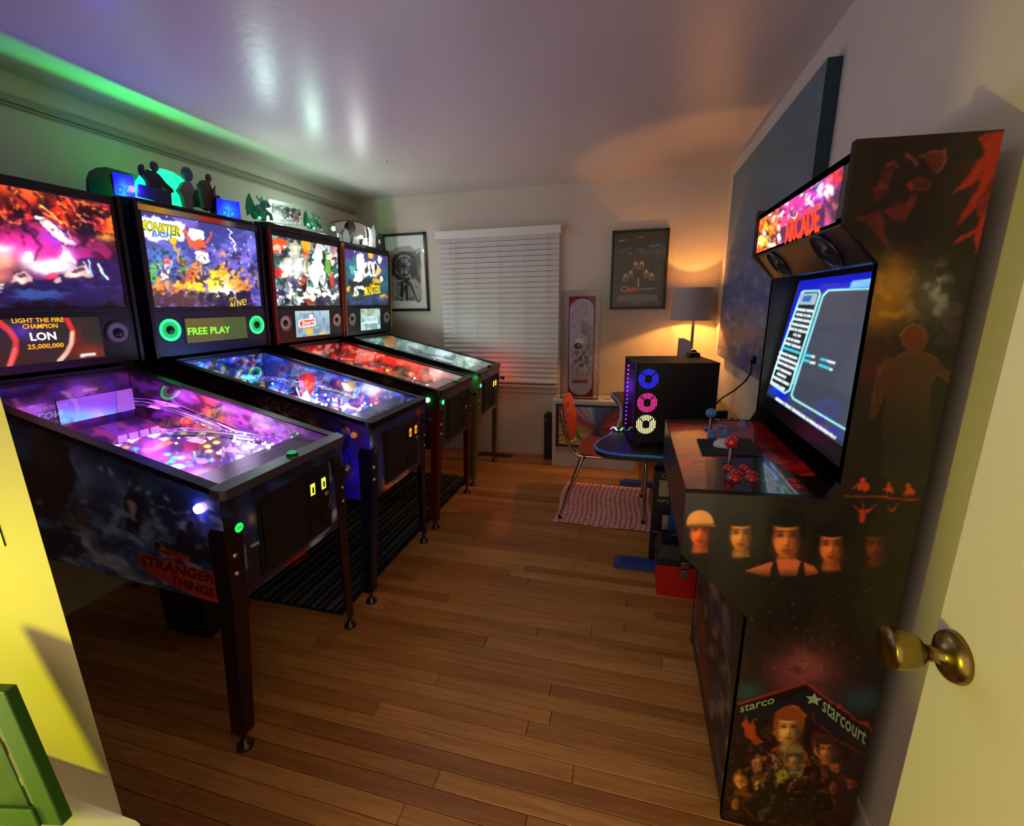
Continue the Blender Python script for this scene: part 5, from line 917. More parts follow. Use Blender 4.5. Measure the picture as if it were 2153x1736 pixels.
def arc_side(c):
    c.fill('150f07'); c.n(60, 60, 3, '20180a', 0.4, 0.7, 0.7); c.mix((c.Y < 620)*1.0*np.clip((620-c.Y)/120, 0, 1), '150a07', 0.9)
    # top: dark red bloom and streaks at the back edge
    for pts in ([(1835, 425), (1862, 340), (1885, 345), (1880, 365), (1860, 400)], [(1900, 330), (1912, 318), (1930, 345), (1922, 350)], [(1935, 335), (1985, 310), (1995, 320), (1970, 365), (1960, 355)], [(1900, 385), (1935, 375), (1950, 395), (1915, 400)], [(1832, 400), (1865, 385), (1880, 395), (1850, 415)], [(1855, 450), (1890, 420), (1922, 425), (1900, 470), (1870, 455)], [(1795, 460), (1850, 440), (1870, 520), (1850, 500), (1820, 465)], [(1905, 425), (1925, 405), (1935, 420), (1910, 445)]):
        c.p(pts, '541614', 0.8)
    c.n(14, 14, 8, '150a07', 0.5, 0.65, 0.7, 0, c.gm(1890, 420, 90, 90)); c.l([(1930, 330), (1988, 312), (1992, 325), (1972, 362)], 2.5, 'a0583a', 0.9); c.l([(1862, 345), (1878, 335), (1888, 352)], 2.5, 'a04a38', 0.8); c.ring(1932, 387, 20, 3, '8a3a20', 0.8, 10); c.l([(1902, 318), (1925, 348)], 2.5, '9a5a48', 0.8)
    for pts in ([(2050, 290), (2112, 275), (2100, 360), (2060, 500), (2045, 520), (2060, 430), (2005, 480), (2060, 380), (2000, 410), (2070, 320)], [(2050, 500), (2070, 450), (2062, 530), (2045, 535)], [(2010, 505), (2060, 470), (2050, 490), (2000, 520)]): c.p(pts, '9c1c0a', 0.9)
    c.n(10, 40, 14, '4a0c06', 0.5, 0.65, 0.8, 35, c.gm(2070, 380, 50, 110))
    # nebula
    c.g(1880, 600, 50, 60, '96661a', 0.9); c.g(1850, 650, 50, 50, '845412', 0.85); c.g(1960, 620, 46, 56, '4a4a46', 0.8); c.n(22, 20, 17, 'a06a1c', 0.5, 0.72, 0.8, 0, c.gm(1870, 625, 60, 70)); c.n(26, 24, 23, '7a7a78', 0.5, 0.72, 0.9, 0, c.gm(1960, 620, 50, 60)); c.n(14, 14, 27, 'b0b0a8', 0.58, 0.75, 0.7, 0, c.gm(1955, 600, 40, 40)); c.n(24, 18, 29, '3a2a3c', 0.5, 0.7, 0.8, 0, c.gm(1985, 690, 50, 40)); c.g(1830, 780, 30, 50, '4a1c0c', 0.7); c.n(8, 30, 33, '6a2410', 0.55, 0.7, 0.7, 20, c.gm(1835, 790, 40, 40))
    # silhouette from behind with a thin lit rim
    fig = [(1898, 745), (1908, 742), (1938, 742), (1965, 752), (1985, 775), (2000, 790), (1995, 800), (1970, 785), (1955, 800), (1948, 850), (1952, 1000), (1905, 1040), (1850, 1000), (1858, 860), (1866, 800), (1850, 840), (1838, 880), (1830, 880), (1842, 800), (1862, 760)]
    c.l(fig[:12]+fig[-6:]+[fig[0]], 5, 'a05a20', 0.55); c.e(1924, 709, 27, 29, 'b87838', 0.6); c.p(fig, '3c2410', 1.0); c.e(1924, 710, 25, 27, '52240c'); c.p([(1906, 720), (1942, 720), (1940, 748), (1908, 748)], '341a0c'); c.g(1870, 780, 16, 40, '4a2010', 0.6); c.g(1905, 950, 90, 110, '150f07', 0.95); c.p([(1906, 720), (1942, 720), (1945, 752), (1904, 752)], '4a220c')
    # small red figures on a line and their reflections
    for x, y, k in ((1812, 1030, 1.2), (1870, 1035, 0.9), (1912, 1040, 0.95)): c.e(x, y-18*k, 5*k, 6*k, 'b83a14'); c.p([(x-9*k, y+4), (x-7*k, y-12*k), (x+8*k, y-14*k), (x+11*k, y-4*k), (x+4*k, y+5), (x-2, y-2)], 'b83a14'); c.l([(x-8*k, y-8*k), (x-16*k, y-2*k)], 3, 'b83a14')
    c.l([(1778, 1042), (1930, 1050)], 3, 'a03014'); 
    for pts in ([(1786, 1055), (1808, 1080), (1806, 1098), (1820, 1098), (1822, 1080), (1845, 1062), (1818, 1072), (1815, 1055), (1810, 1074)], [(1865, 1060), (1876, 1075), (1888, 1058), (1880, 1078), (1872, 1078)]): c.p(pts, 'a03414')
    c.warp(3, 20, 12)
    # row of generic portraits
    head_face(c, 1472, 1114, 29, 'f06a1c', '1a1004', 'f0a048'); head_face(c, 1558, 1120, 31, 'dc8c34', '120c06'); head_face(c, 1654, 1126, 40, 'dc762e', '0c0806'); head_face(c, 1748, 1144, 34, 'cc6a28', '0e0a06'); head_face(c, 1842, 1142, 29, '6a2c14', '1a1008')
    c.p([(1598, 1188), (1640, 1175), (1672, 1175), (1712, 1190), (1722, 1205), (1700, 1210), (1610, 1212), (1565, 1200)], 'd86a38', 0.9); c.p([(1625, 1178), (1632, 1178), (1640, 1215), (1618, 1215)], '120c08', 0.9); c.p([(1682, 1180), (1690, 1182), (1694, 1215), (1676, 1215)], '120c08', 0.9); c.mix(np.clip((c.Y-1195)/25, 0, 1)*(c.Y < 1260)*(c.Y > 1195), '181208', 0.95)
    # burst
    for k in range(34):
        t = math.radians(200+k*4.2+rng.uniform(-2, 2)); r0, r1 = 60+rng.uniform(0, 60), 150+rng.uniform(0, 90); c.l([(1700+r0*math.cos(t), 1440+r0*math.sin(t)), (1700+r1*math.cos(t), 1440+r1*math.sin(t))], 1.6, '7a3a28', 0.35)
    c.g(1690, 1420, 90, 60, '7a3a38', 0.85); c.g(1690, 1395, 50, 40, '9a5048', 0.55); c.g(1570, 1455, 40, 22, '2a5a60', 0.7); c.g(1810, 1470, 50, 30, '24525c', 0.7); c.n(40, 14, 51, '241a14', 0.5, 0.7, 0.6, 30, c.gm(1690, 1400, 100, 60))
    # peaked building poster with a crowd of generic people
    c.p([(1545, 1482), (1695, 1435), (1830, 1540), (1780, 1760), (1510, 1760)], '1a0c0c', 1.0); c.l([(1545, 1482), (1695, 1435), (1832, 1540)], 6, '8a2c20'); c.p([(1560, 1500), (1690, 1455), (1815, 1555), (1812, 1580), (1690, 1490), (1562, 1530)], '14181c', 0.9); c.n(16, 16, 55, '5a1c14', 0.5, 0.68, 0.9, 0, c.gm(1680, 1620, 120, 110)); c.l([(1700, 1500), (1815, 1592)], 2.5, '8a3a24', 0.8)
    ppl = [(1658, 1530, 36, 'd8a850', 'b05a24'), (1735, 1575, 24, 'c88038', '4a2414'), (1668, 1590, 22, 'c09058', '5a5a38'), (1598, 1610, 14, 'c88848', '6a3a18'), (1628, 1600, 14, 'a87848', '302018'), (1712, 1625, 16, '5a3420', '14100c'), (1760, 1610, 14, 'a85a28', '3a1c10'), (1560, 1640, 16, 'd89838', '8a4a14'), (1595, 1650, 14, 'd0a848', '6a4818'), (1640, 1640, 13, 'a08838', '4a4a18'), (1745, 1655, 14, '8a4a24', '2a1810'), (1785, 1650, 12, '8a3c1c', '2a140c'), (1545, 1690, 14, 'a86424', '3a2410'), (1690, 1660, 12, 'a06830', '2a1810')]
    for x, y, r, sk, hr_ in ppl: c.p([(x-r*1.2, y+r*2.2), (x-r*0.8, y+r*0.9), (x+r*0.8, y+r*0.9), (x+r*1.3, y+r*2.2)], hx(hr_)*0.8); c.e(x, y-r*0.2, r*1.0, r*1.15, hr_); c.e(x, y+r*0.1, r*0.68, r*0.92, sk); c.g(x+r*0.4, y, r*0.4, r*0.8, hx(sk)*0.4, 0.7); c.l([(x-r*0.35, y), (x+r*0.35, y-r*0.02)], r*0.12, hx(sk)*0.3, 0.7); c.l([(x-r*0.2, y+r*0.5), (x+r*0.2, y+r*0.5)], r*0.1, '5a1810', 0.8)
    c.p([(1555, 1520), (1568, 1502), (1575, 1520), (1590, 1508), (1588, 1540), (1605, 1560), (1590, 1568), (1562, 1548)], 'b84818', 0.9); c.e(1640, 1625, 10, 14, '9a9a20', 0.8); c.e(1660, 1690, 90, 42, '15110c', 0.95); c.ring(1660, 1692, 92, 4, '5a3a1c', 0.7, 44); c.p([(1570, 1700), (1600, 1640), (1625, 1700)], '15110c', 0.9); c.n(10, 10, 71, '4a2c14', 0.6, 0.72, 0.7, 0, c.gm(1660, 1720, 90, 40)); c.p([(1590, 1700), (1620, 1695), (1605, 1736)], '4a4a28', 0.7); a0_ = c.a.copy(); c.warp(9, 22, 21); c.a = np.where((c.Y > 1480)[..., None], c.a, a0_); c.n(9, 9, 91, '140a08', 0.55, 0.68, 0.6, 0, c.gm(1660, 1640, 120, 80)); c.n(8, 8, 95, 'd8a050', 0.64, 0.72, 0.5, 0, c.gm(1650, 1620, 110, 70)); head_face(c, 1658, 1528, 30, 'd0a04c', '8a4418'); head_face(c, 1737, 1574, 20, 'b87434', '3a1c10'); head_face(c, 1670, 1590, 17, 'a87c48', '4a3c20', '7a6a3c'); head_face(c, 1712, 1626, 13, '4a2a18', '14100c')
    for k in range(40): c.g(rng.uniform(1560, 1880), rng.uniform(1215, 1420), 1.6, 1.6, 'c8b8a0', 0.6)
cv = Cv(lambda s, t: (0.142+0.462*s, AY0-0.0007+0*s, 1.686*t), 250, 880); arc_side(cv)
cv.build('side_art', printmat('arcade_side_print', 1.55, 0, 0.3, 0.25), near_side, mask=in_prof(cv.P[..., 0]+0.0005, cv.P[..., 2]+0.0005) & in_prof(cv.P[..., 0]+0.0018, cv.P[..., 2]+0.0018))
M_mint = mat('print_mint', 'a8c890', 0.4)
def atext(s, q0, q1, q2, m, bold=0.01):
    P = [at(*q, 'Y', AY0-0.0012) for q in (q0, q1, q2)]; text(s, P[0], P[1], P[2]-P[0], m, near_side, bold=bold, depth=0.0004)
atext('starcourt', (1728, 1494), (1818, 1566), (1732, 1468), M_mint); atext('starco', (1556, 1498), (1628, 1478), (1556, 1484), M_mint)
b = MB(); c0 = np.array(at(1711, 1470, 'Y', AY0-0.001)); st = []
for k in range(10): t = math.radians(90+36*k); rr_ = 0.019 if k % 2 == 0 else 0.009; st.append((c0[0]+rr_*math.cos(t), c0[2]+rr_*math.sin(t)))
b.prism(st, lambda a, c, d: (a, d, c), AY0-0.0014, AY0-0.0009); b.build('star_emblem', M_mint, near_side)
# front kick panel with art
b = MB(); b.box(0.304, 0.316, AY0+0.018, AY1-0.018, 0.02, 0.66); b.prism([(0.150, 0.80), (0.160, 0.806), (0.322, 0.658), (0.316, 0.645)], lambda a, c, d: (a, d, c), AY0+0.018, AY1-0.018); kick = b.build('front_panel', M_arc, arc)
cv = Cv(lambda s, t: (0.3030+0*s, AY1-0.02-(AY1-AY0-0.04)*s, 0.03+0.60*t), 90, 110); cv.fill('201a16').n(12, 60, 3, '8a8a94', 0.5, 0.68, 0.8, -8).n(10, 40, 8, 'c89868', 0.58, 0.7, 0.7, -8).n(14, 50, 13, '3a4468', 0.5, 0.7, 0.7, -8).p([(1462, 1240), (1480, 1300), (1500, 1600), (1480, 1500), (1466, 1330)], '8a1c14', 0.8).mix(((cv.X > 1535) | (cv.T < 0.1))*1.0, '241c14', 0.8); cv.build('kick_art', printmat('kick_print', 0.9, 0, 0.4), kick)
# control panel
b = MB(); b.prism([(0.142, 0.80), (0.142, 0.962), (0.50, 0.975), (0.50, 0.93), (0.16, 0.80)], lambda a, c, d: (a, d, c), AY0+0.018, AY1-0.018); cp = b.build('control_panel', M_arc, arc)
CPZ = lambda x: 0.962+(x-0.142)*0.0363
def cp_paint(c):
    c.fill('8a1418'); c.n(50, 10, 3, 'c83a38', 0.45, 0.65, 0.8); c.n(60, 12, 7, '3a0a10', 0.52, 0.68, 0.9); c.p([(1400, 915), (1470, 915), (1495, 960), (1500, 1045), (1440, 1045)], '8a6a5c', 0.7); c.n(40, 6, 11, 'd05048', 0.55, 0.7, 0.8, 0, c.gm(1460, 990, 60, 60)); c.p([(1485, 965), (1600, 955), (1680, 1000), (1780, 1000), (1780, 1060), (1485, 1045)], '140c10', 0.92); c.n(60, 8, 19, '6a1418', 0.55, 0.7, 0.8, 0, c.gm(1700, 1000, 80, 30)); c.p([(1595, 955), (1660, 1030), (1672, 1050), (1600, 1045)], '2c4a54', 0.85); c.l([(1608, 962), (1670, 1045)], 3, '7aa0a8', 0.7); c.n(10, 14, 25, '8ac0c8', 0.6, 0.72, 0.6, 0, c.gm(1630, 1010, 24, 40)); c.p([(1650, 985), (1690, 968), (1700, 990)], 'c01c1c', 0.9); c.p([(1560, 890), (1640, 900), (1660, 960), (1600, 940)], '701018', 0.7)
cv = Cv(lambda s, t: (0.144+0.32*t, AY1-0.02-(AY1-AY0-0.04)*s, CPZ(0.144+0.32*t)+0.0012), 200, 110); cp_paint(cv); cv.build('panel_art', printmat('cp_print', 2.0, 0, 0.15, 0.7), cp)
def cpx(px, py): return Vector(at(px, py, 'Z', 0.968))
M_bl = mat('joystick_blue', '3a78b8', 0.2, coat=0.5); M_rd = mat('joystick_red', 'b81a14', 0.2, coat=0.5)
for (bx0, by0), (tx, ty), m in (((1492, 905), (1492, 873), M_bl), ((1533, 975), (1535, 940), M_rd)):
    p = cpx(bx0, by0); q = Vector((p.x, p.y, p.z+0.062)); js = MB().cyl(p, q, 0.0045, n=12).build('joystick', M_steel, cp); MB().ball(q, 0.0175, n=20).build('ball_top', m, js); MB().lathe([(0.016, 0.0), (0.015, 0.002), (0.0005, 0.003)], p, n=18).build('dust_washer', M_black, js)
for m, pts in ((M_bl, ((1488, 901), (1513, 899), (1497, 909), (1525, 910), (1497, 917), (1525, 917), (1563, 890), (1568, 895))), (M_rd, ((1533, 985), (1566, 985), (1548, 995), (1580, 997), (1546, 1006), (1580, 1007), (1668, 1014), (1678, 1026)))):
    for px, py in pts:
        p = cpx(px, py); bt = MB().lathe([(0.0155, 0), (0.0155, 0.004), (0.0125, 0.006), (0.0118, 0.004)], p, n=20).build('arcade_button', m, cp); MB().lathe([(0.0115, 0.003), (0.0115, 0.009), (0.0005, 0.0095)], p, n=18).build('button_cap', m, bt)
# marquee, its lit print and the speaker board under it
b = MB(); b.box(0.390, 0.40, AY0+0.018, AY1-0.018, 1.541, 1.672); mq = b.build('marquee', mat('marquee_brown', '3c342c', 0.4), arc)
def marq(c):
    c.hgrad([(1590, 'f84010'), (1625, 'ff6a18'), (1650, 'e8308a'), (1690, 'd82a9a'), (1720, '9a30c0'), (1745, 'e83058'), (1775, '4a2a90')]); c.n(9, 12, 3, 'ffd020', 0.45, 0.62, 0.95, -20, c.gm(1610, 490, 22, 30)); c.n(7, 10, 7, '2a1438', 0.52, 0.64, 0.85, -20); c.n(7, 9, 12, 'ffe8e0', 0.58, 0.68, 0.9, -20, np.clip((1760-c.X)/60, 0, 1)); c.n(10, 10, 17, 'ff2a6a', 0.55, 0.68, 0.9, -20, c.gm(1700, 440, 50, 30)); c.e(1725, 400, 8, 14, 'c0c8f0', 0.9, 20); c.e(1742, 400, 6, 12, 'f0f4ff', 0.9); c.e(1762, 368, 10, 18, 'ff2828', 0.9); c.mix(np.clip((c.X-1735)/20, 0, 1)*np.clip((c.Y-395)/30, 0, 1), '2a1c3a', 0.85); c.e(1758, 432, 4, 12, 'd06050', 0.8); c.e(1600, 505, 6, 14, 'ffe060', 0.9); c.warp(5, 12, 5); c.p([(1640, 480), (1735, 432), (1732, 500), (1645, 530)], '2a1030', 0.8)
cv = Cv(lambda s, t: (0.3892+0*s, AY1-0.03-(AY1-AY0-0.085)*s, 1.552+0.104*t), 150, 50); marq(cv); cv.build('marquee_print', printmat('marquee_lit', 0, 1.6, 0.2), mq)
P = [at(*q, 'X', 0.3882) for q in ((1650, 512), (1723, 485), (1650, 465))]; text('ARCADE', P[0], P[1], P[2]-P[0], mat('marquee_letters', 'ff4018', 0.4, emit='ff3810', es=1.4), mq, bold=0.03)
b = MB(); b.prism([(0.39, 1.545), (0.452, 1.470), (0.58, 1.478), (0.58, 1.49), (0.46, 1.482), (0.39, 1.557)], lambda a, c, d: (a, d, c), AY0+0.018, AY1-0.018); sbd = b.build('speaker_board', M_arc, arc)
nb = Vector((-0.77, 0, -0.64)).normalized()
for y in (1.22, 1.58):
    o = Vector((0.421, y, 1.5075))+nb*0.001; spk = MB().lathe([(0.050, 0), (0.050, 0.004), (0.044, 0.006), (0.040, 0.002)], o, nb, n=28).build('speaker', mat('spk_rim', '2a2e38', 0.25, 0.5), sbd); MB().lathe([(0.040, 0.002), (0.014, -0.0), (0.012, 0.004), (0.0005, 0.006)], o, nb, n=28).build('cone', mat('spk_cone', '12141a', 0.4), spk)
# monitor leaning back
SB, ST = np.array([0.462, 0, 1.035]), np.array([0.528, 0, 1.485]); un = (ST-SB)/np.linalg.norm(ST-SB); nn = np.array([-un[2], 0, un[0]])
def SM(y, t, d=0.0): return (SB[0]+(ST[0]-SB[0])*t+nn[0]*d, y, SB[2]+(ST[2]-SB[2])*t+nn[2]*d)
b = MB(); b.box(0, 1, AY0+0.018, AY1-0.018, -0.02, 0, T=lambda a, y, d: SM(y, a, d)); mon = b.build('monitor', mat('monitor_black', '0a0a0c', 0.2), arc)
def menu(c):
    c.fill('3c4250'); c.g(1760, 700, 80, 100, '46485a', 0.6); c.p([(1600, 560), (1850, 560), (1850, 604), (1730, 612), (1715, 640), (1650, 850), (1600, 840), (1680, 600)], '0c18c8', 0.95); c.p([(1600, 770), (1645, 850), (1790, 940), (1790, 960), (1600, 850)], '1a3444', 0.9); c.n(14, 8, 3, '1828d8', 0.5, 0.62, 0.9, 30, c.gm(1720, 890, 80, 14, 32)); c.n(14, 8, 5, '1838e8', 0.5, 0.62, 0.9, 30, c.gm(1625, 815, 22, 12, 32))
    lp = [(1690, 612), (1722, 611), (1724, 618), (1660, 820), (1650, 826), (1622, 806), (1622, 796), (1686, 615), (1690, 612)]; c.p(lp, '10181c', 0.97); c.l(lp, 4.5, 'a8ffff'); c.l([(1836, 606), (1742, 610), (1730, 622), (1664, 830), (1668, 838), (1782, 905)], 4.5, 'a8ffff'); c.l([(1730, 622), (1664, 830)], 3.5, '30c0f0', 0.4); c.p([(1684, 616), (1720, 616), (1713, 641), (1677, 641)], 'a8b8c8'); c.p([(1690, 622), (1708, 621), (1703, 634), (1686, 634)], '2a70b8')
    for k in range(16):
        t = k/15; x = 1692-t*58+(k % 3)*1.5; y = 652+t*158; w = [36, 28, 38, 38, 34, 12, 24, 32, 32, 36, 38, 36, 34, 16, 34, 30][k]*0.92; ang = 0.12+t*0.42
        c.l([(x-w/2, y-w/2*ang), (x+w/2, y+w/2*ang)], 6.5, '38d8e8' if k == 8 else 'e8f4f4'); c.n(3, 30, 80+k, '283034', 0.62, 0.7, 0.5, 0, c.gm(x, y, w/2, 4))
    for (x0, y0), (x1, y1), k in (((1692, 746), (1704, 748), '38d8e8'), ((1708, 749), (1711, 750), 'e8f4f4'), ((1690, 757), (1700, 759), '38d8e8'), ((1705, 762), (1712, 763), 'e8f4f4'), ((1727, 755), (1736, 757), '38d8e8'), ((1741, 759), (1754, 763), 'e8f4f4'), ((1723, 767), (1742, 774), '38d8e8'), ((1746, 776), (1748, 777), 'e8f4f4')): c.l([(x0, y0), (x1, y1)], 6, k)
    c.p([(1788, 594), (1834, 584), (1833, 602), (1786, 605)], '30a0e8', 0.9)
    for k in range(3): c.l([(1793-k*1.5, 592+k*5), (1830, 588+k*6)], 3, 'c8f4ff', 0.9)
    for k in range(9): t = k/9; x, y = 1633+t*126, 838+t*84; c.l([(x, y), (x+10, y+7)], 7, 'e8f4f0'); c.n(3, 30, 100+k, '283034', 0.6, 0.7, 0.5, 0, c.gm(x+5, y+3, 8, 6))
    c.e(1724, 884, 11, 9, '3a2a80', 0.9); c.l([(1640, 690), (1630, 730), (1620, 760)], 3.5, '20d0d8', 0.8)
    for k in range(9): c.l([(1672-k*0.9, 765+k*5), (1680-k*0.9, 766+k*5)], 2, 'd0ffff', 0.8)
cv = Cv(lambda s, t: SM(AY1-0.045-(AY1-AY0-0.075)*s, 0.10+0.845*t, 0.0008), 200, 200); menu(cv); cv.build('menu_screen', printmat('menu_lit', 0, 1.0, 0.08), mon)
# mouse pad and mouse on the control panel
p4 = [cpx(*q) for q in ((1465, 923), (1578, 928), (1598, 962), (1477, 957))]; b = MB(); b.prism([(p.x, p.y) for p in p4], lambda a, c, d: (a, c, d+CPZ(a)), 0.002, 0.005); tag(b.build('mouse_pad', mat('pad_black', '121216', 0.8, bump=0.3, bscale=500)), 'thin black mouse pad lying on the arcade control panel', 'mouse pad')
p = cpx(1524, 941); ms = empty('computer_mouse', (p.x, p.y, p.z+0.005), 'white computer mouse on the black pad between the joysticks', 'mouse'); b = MB(); b.ball((p.x, p.y, p.z+0.007), 0.03, (1.15, 0.85, 0.75), n=24); b.v = [(x, y, max(z, CPZ(x)+0.0052)) for x, y, z in b.v]; b.build('shell', mat('mouse_white', 'c8ccd4', 0.25), ms); MB().cyl((p.x+0.012, p.y-0.003, p.z+0.028), (p.x+0.012, p.y+0.003, p.z+0.028), 0.006, n=14).build('scroll_wheel', M_black, ms)

# ---------------------------------------------------------------- right wall: big canvas, cord
cvs = empty('canvas_painting', (0.635, 2.78, 1.02), 'large blue and brown abstract canvas hanging on the right wall', 'painting')
MB().box(0.612, 0.659, 2.01, 3.545, 1.02, 2.212).build('stretcher', mat('canvas_edge', '143440', 0.7, bump=0.3, bscale=120), cvs)
cv = Cv(lambda s, t: (0.6112+0*s, 3.545-1.535*s, 1.02+1.192*t), 170, 150)
cv.vgrad([(100, '4a5a60'), (400, '4c5a5c'), (520, '4a5868'), (600, '3c4e72'), (660, '5a5a70'), (700, '6a5a58'), (760, '5a5060'), (800, '4a3a60')]); cv.n(60, 40, 3, '5a6a78', 0.45, 0.7, 0.35); cv.n(22, 30, 6, '384a70', 0.5, 0.72, 0.7, 0, cv.gm(1570, 600, 60, 110)); cv.g(1535, 705, 30, 30, '8a6448', 0.7); cv.g(1590, 700, 30, 20, '8a6a58', 0.5); cv.g(1572, 755, 26, 28, '24306a', 0.85); cv.g(1600, 790, 16, 12, '7a3a38', 0.7); cv.n(8, 18, 9, '8088a0', 0.6, 0.75, 0.5, 0, np.clip((cv.Y-450)/150, 0, 1)); cv.g(1545, 620, 30, 14, '3a4664', 0.5); cv.n(14, 9, 19, '2c3858', 0.55, 0.72, 0.5, 0, np.clip((cv.Y-450)/150, 0, 1))
m_ = printmat('canvas_paint', 1.7, 0, 0.75); n_ = m_.node_tree.nodes.new('ShaderNodeTexNoise'); n_.inputs['Scale'].default_value = 35; n_.inputs['Detail'].default_value = 8; bp_ = m_.node_tree.nodes.new('ShaderNodeBump'); bp_.inputs['Strength'].default_value = 0.5; bp_.inputs['Distance'].default_value = 0.01; m_.node_tree.links.new(n_.outputs[0], bp_.inputs['Height']); m_.node_tree.links.new(bp_.outputs[0], m_.node_tree.nodes['Principled BSDF'].inputs['Normal'])
cv.build('painted_face', m_, cvs)
p = Vector(at(1578, 756, 'X', 0.59)); cw = empty('power_cord', (p.x, p.y, p.z-0.02), 'black cord hanging from a round plug in front of the canvas', 'cord')
MB().lathe([(0.0005, 0), (0.020, 0), (0.021, 0.012), (0.016, 0.02), (0.0005, 0.021)], p+Vector((0.02, 0, 0)), (-1, 0, 0.1), n=18).build('plug', M_black, cw)
pts = [at(1580, 765, 'X', 0.58), at(1578, 785, 'X', 0.575), at(1568, 800, 'X', 0.57), at(1545, 820, 'X', 0.55), at(1520, 835, 'X', 0.52), at(1505, 850, 'X', 0.48)]
MB().tube(pts, 0.0045, 8).build('cable', M_black, cw)

# ---------------------------------------------------------------- back wall: framed print and film poster
fp = empty('framed_print', (-2.055, 3.985, 1.35), 'black framed roller coaster print hanging behind the last machine', 'picture'); x0, x1, z0_, z1_ = -2.29, -1.85, 1.348, 2.047
b = MB(); fr_ = 0.022
for a_ in ((x0, x1, z1_-fr_, z1_), (x0, x1, z0_, z0_+fr_), (x0, x0+fr_, z0_, z1_), (x1-fr_, x1, z0_, z1_)): b.box(a_[0], a_[1], 3.965, 3.989, a_[2], a_[3])
b.build('frame', mat('frame_black', '14110f', 0.4), fp, bevel=0.002)
cv = Cv(lambda s, t: (x0+fr_+(x1-x0-2*fr_)*s, 3.978+0*s, z0_+fr_+(z1_-z0_-2*fr_)*t), 90, 140); cv.fill('c4c6c0')
cv.p([(805, 540), (834, 520), (862, 516), (872, 525), (884, 520), (887, 632), (805, 632)], '8a8e8c', 0.9); cv.n(10, 14, 3, '4a4e4c', 0.5, 0.66, 0.9, 30, ((cv.Y > 528) & (cv.Y < 631) & (cv.X < 886))*1.0); cv.ring(850, 560, 24, 6, '2a2c2c', 0.9, 28); cv.ring(850, 560, 15, 3, '303232', 0.9, 19)
for k in range(8): t = k*0.785; cv.l([(850, 560), (850+24*math.cos(t), 560+28*math.sin(t))], 2, '303232', 0.8)
cv.p([(862, 545), (884, 528), (884, 600), (870, 580)], '3a3e3e', 0.8); cv.l([(828, 548), (826, 575), (850, 590), (864, 598), (880, 632)], 7, '2e3030', 0.85); cv.l([(862, 580), (880, 630)], 4, 'a8a8a0', 0.8); cv.l([(845, 595), (845, 630)], 5, '242626'); cv.l([(854, 600), (856, 630)], 4, '1c1e1e'); cv.l([(826, 592), (850, 588)], 2, 'b0b4b0'); cv.l([(830, 620), (848, 628)], 2, 'b0b4b0'); cv.n(4, 12, 9, 'b8a030', 0.5, 0.66, 0.8, 0, cv.gm(880, 590, 6, 30)); cv.build('print', printmat('coaster_print', 1.5, 0, 0.4), fp)
MB().box(x0+fr_, x1-fr_, 3.9725, 3.974, z0_+fr_, z1_-fr_).build('picture_glass', glassmat('picture_glass', 'ffffff', 0.03), fp)
po_ = empty('film_poster', (0.03, 3.985, 1.346), 'black framed film poster with an orange title near the lamp', 'poster'); x0, x1, z0_, z1_ = -0.189, 0.256, 1.346, 1.968; fr_ = 0.017
b = MB()
for a_ in ((x0, x1, z1_-fr_, z1_), (x0, x1, z0_, z0_+fr_), (x0, x0+fr_, z0_, z1_), (x1-fr_, x1, z0_, z1_)): b.box(a_[0], a_[1], 3.962, 3.989, a_[2], a_[3])
b.build('frame', mat('frame_black', '14110f', 0.4), po_, bevel=0.002)
cv = Cv(lambda s, t: (x0+fr_+(x1-x0-2*fr_)*s, 3.976+0*s, z0_+fr_+(z1_-z0_-2*fr_)*t), 110, 150); cv.fill('2c2c20'); cv.p([(1298, 542), (1378, 538), (1376, 605), (1296, 606)], '171a1a', 0.9); cv.n(8, 10, 4, '3a3438', 0.5, 0.66, 0.7, 0, cv.gm(1340, 570, 40, 30)); cv.l([(1330, 550), (1345, 537), (1355, 550)], 2, '4a4440')
for x, y in ((1337, 559), (1349, 558), (1326, 577), (1315, 584), (1359, 576), (1370, 582)): cv.e(x, y-4, 4.5, 5.5, 'e0b884'); cv.p([(x-4.5, y-4), (x+4.5, y-4), (x+4.5, y+8), (x-4.5, y+8)], 'd8ae80'); cv.e(x, y, 1.8, 2, '3a2418'); cv.l([(x, y+3), (x, y+7)], 4, '2c1c18')
cv.p([(1333, 583), (1350, 582), (1349, 604), (1333, 605)], '0e0e0c'); cv.l([(1342, 586), (1342, 602)], 4, 'd8c070')
for k in range(4): cv.l([(1300-k, 622.5+k*3.6), (1381+k*0.5, 621+k*3.4)], 2.4, 'b8a898', 0.85)
cv.l([(1331, 637), (1348, 636.5)], 2.2, 'b8a898', 0.7); cv.l([(1339, 608), (1376, 606)], 2.2, 'd0c4b8')
r_ = random.Random(3)
for k in range(18): x, y = r_.uniform(1302, 1380), r_.uniform(504, 534); cv.l([(x, y), (x+r_.uniform(5, 13), y-0.6)], 1.3, '9a988c', 0.7)
cv.build('print', printmat('poster_print', 0.9, 0, 0.35), po_)
for s_, q0, q1, q2, c_ in (('Clue', (1305, 614), (1337, 612), (1305, 602), 'f86008'), ('like it', (1302, 508), (1319, 507), (1302, 503), '98a828'), ('is dirt', (1337, 502), (1354, 500), (1337, 497), 'c82858'), ('with the', (1364, 518), (1389, 516), (1364, 513), '2a80b8')):
    P = [at(*q, 'Y', 3.9752) for q in (q0, q1, q2)]; text(s_, P[0], P[1], P[2]-P[0], mat('poster_ink_'+c_, c_, 0.4, emit=c_, es=0.12), po_, bold=0.012)
MB().box(x0+fr_, x1-fr_, 3.969, 3.9705, z0_+fr_, z1_-fr_).build('picture_glass', glassmat('picture_glass', 'ffffff', 0.03), po_)

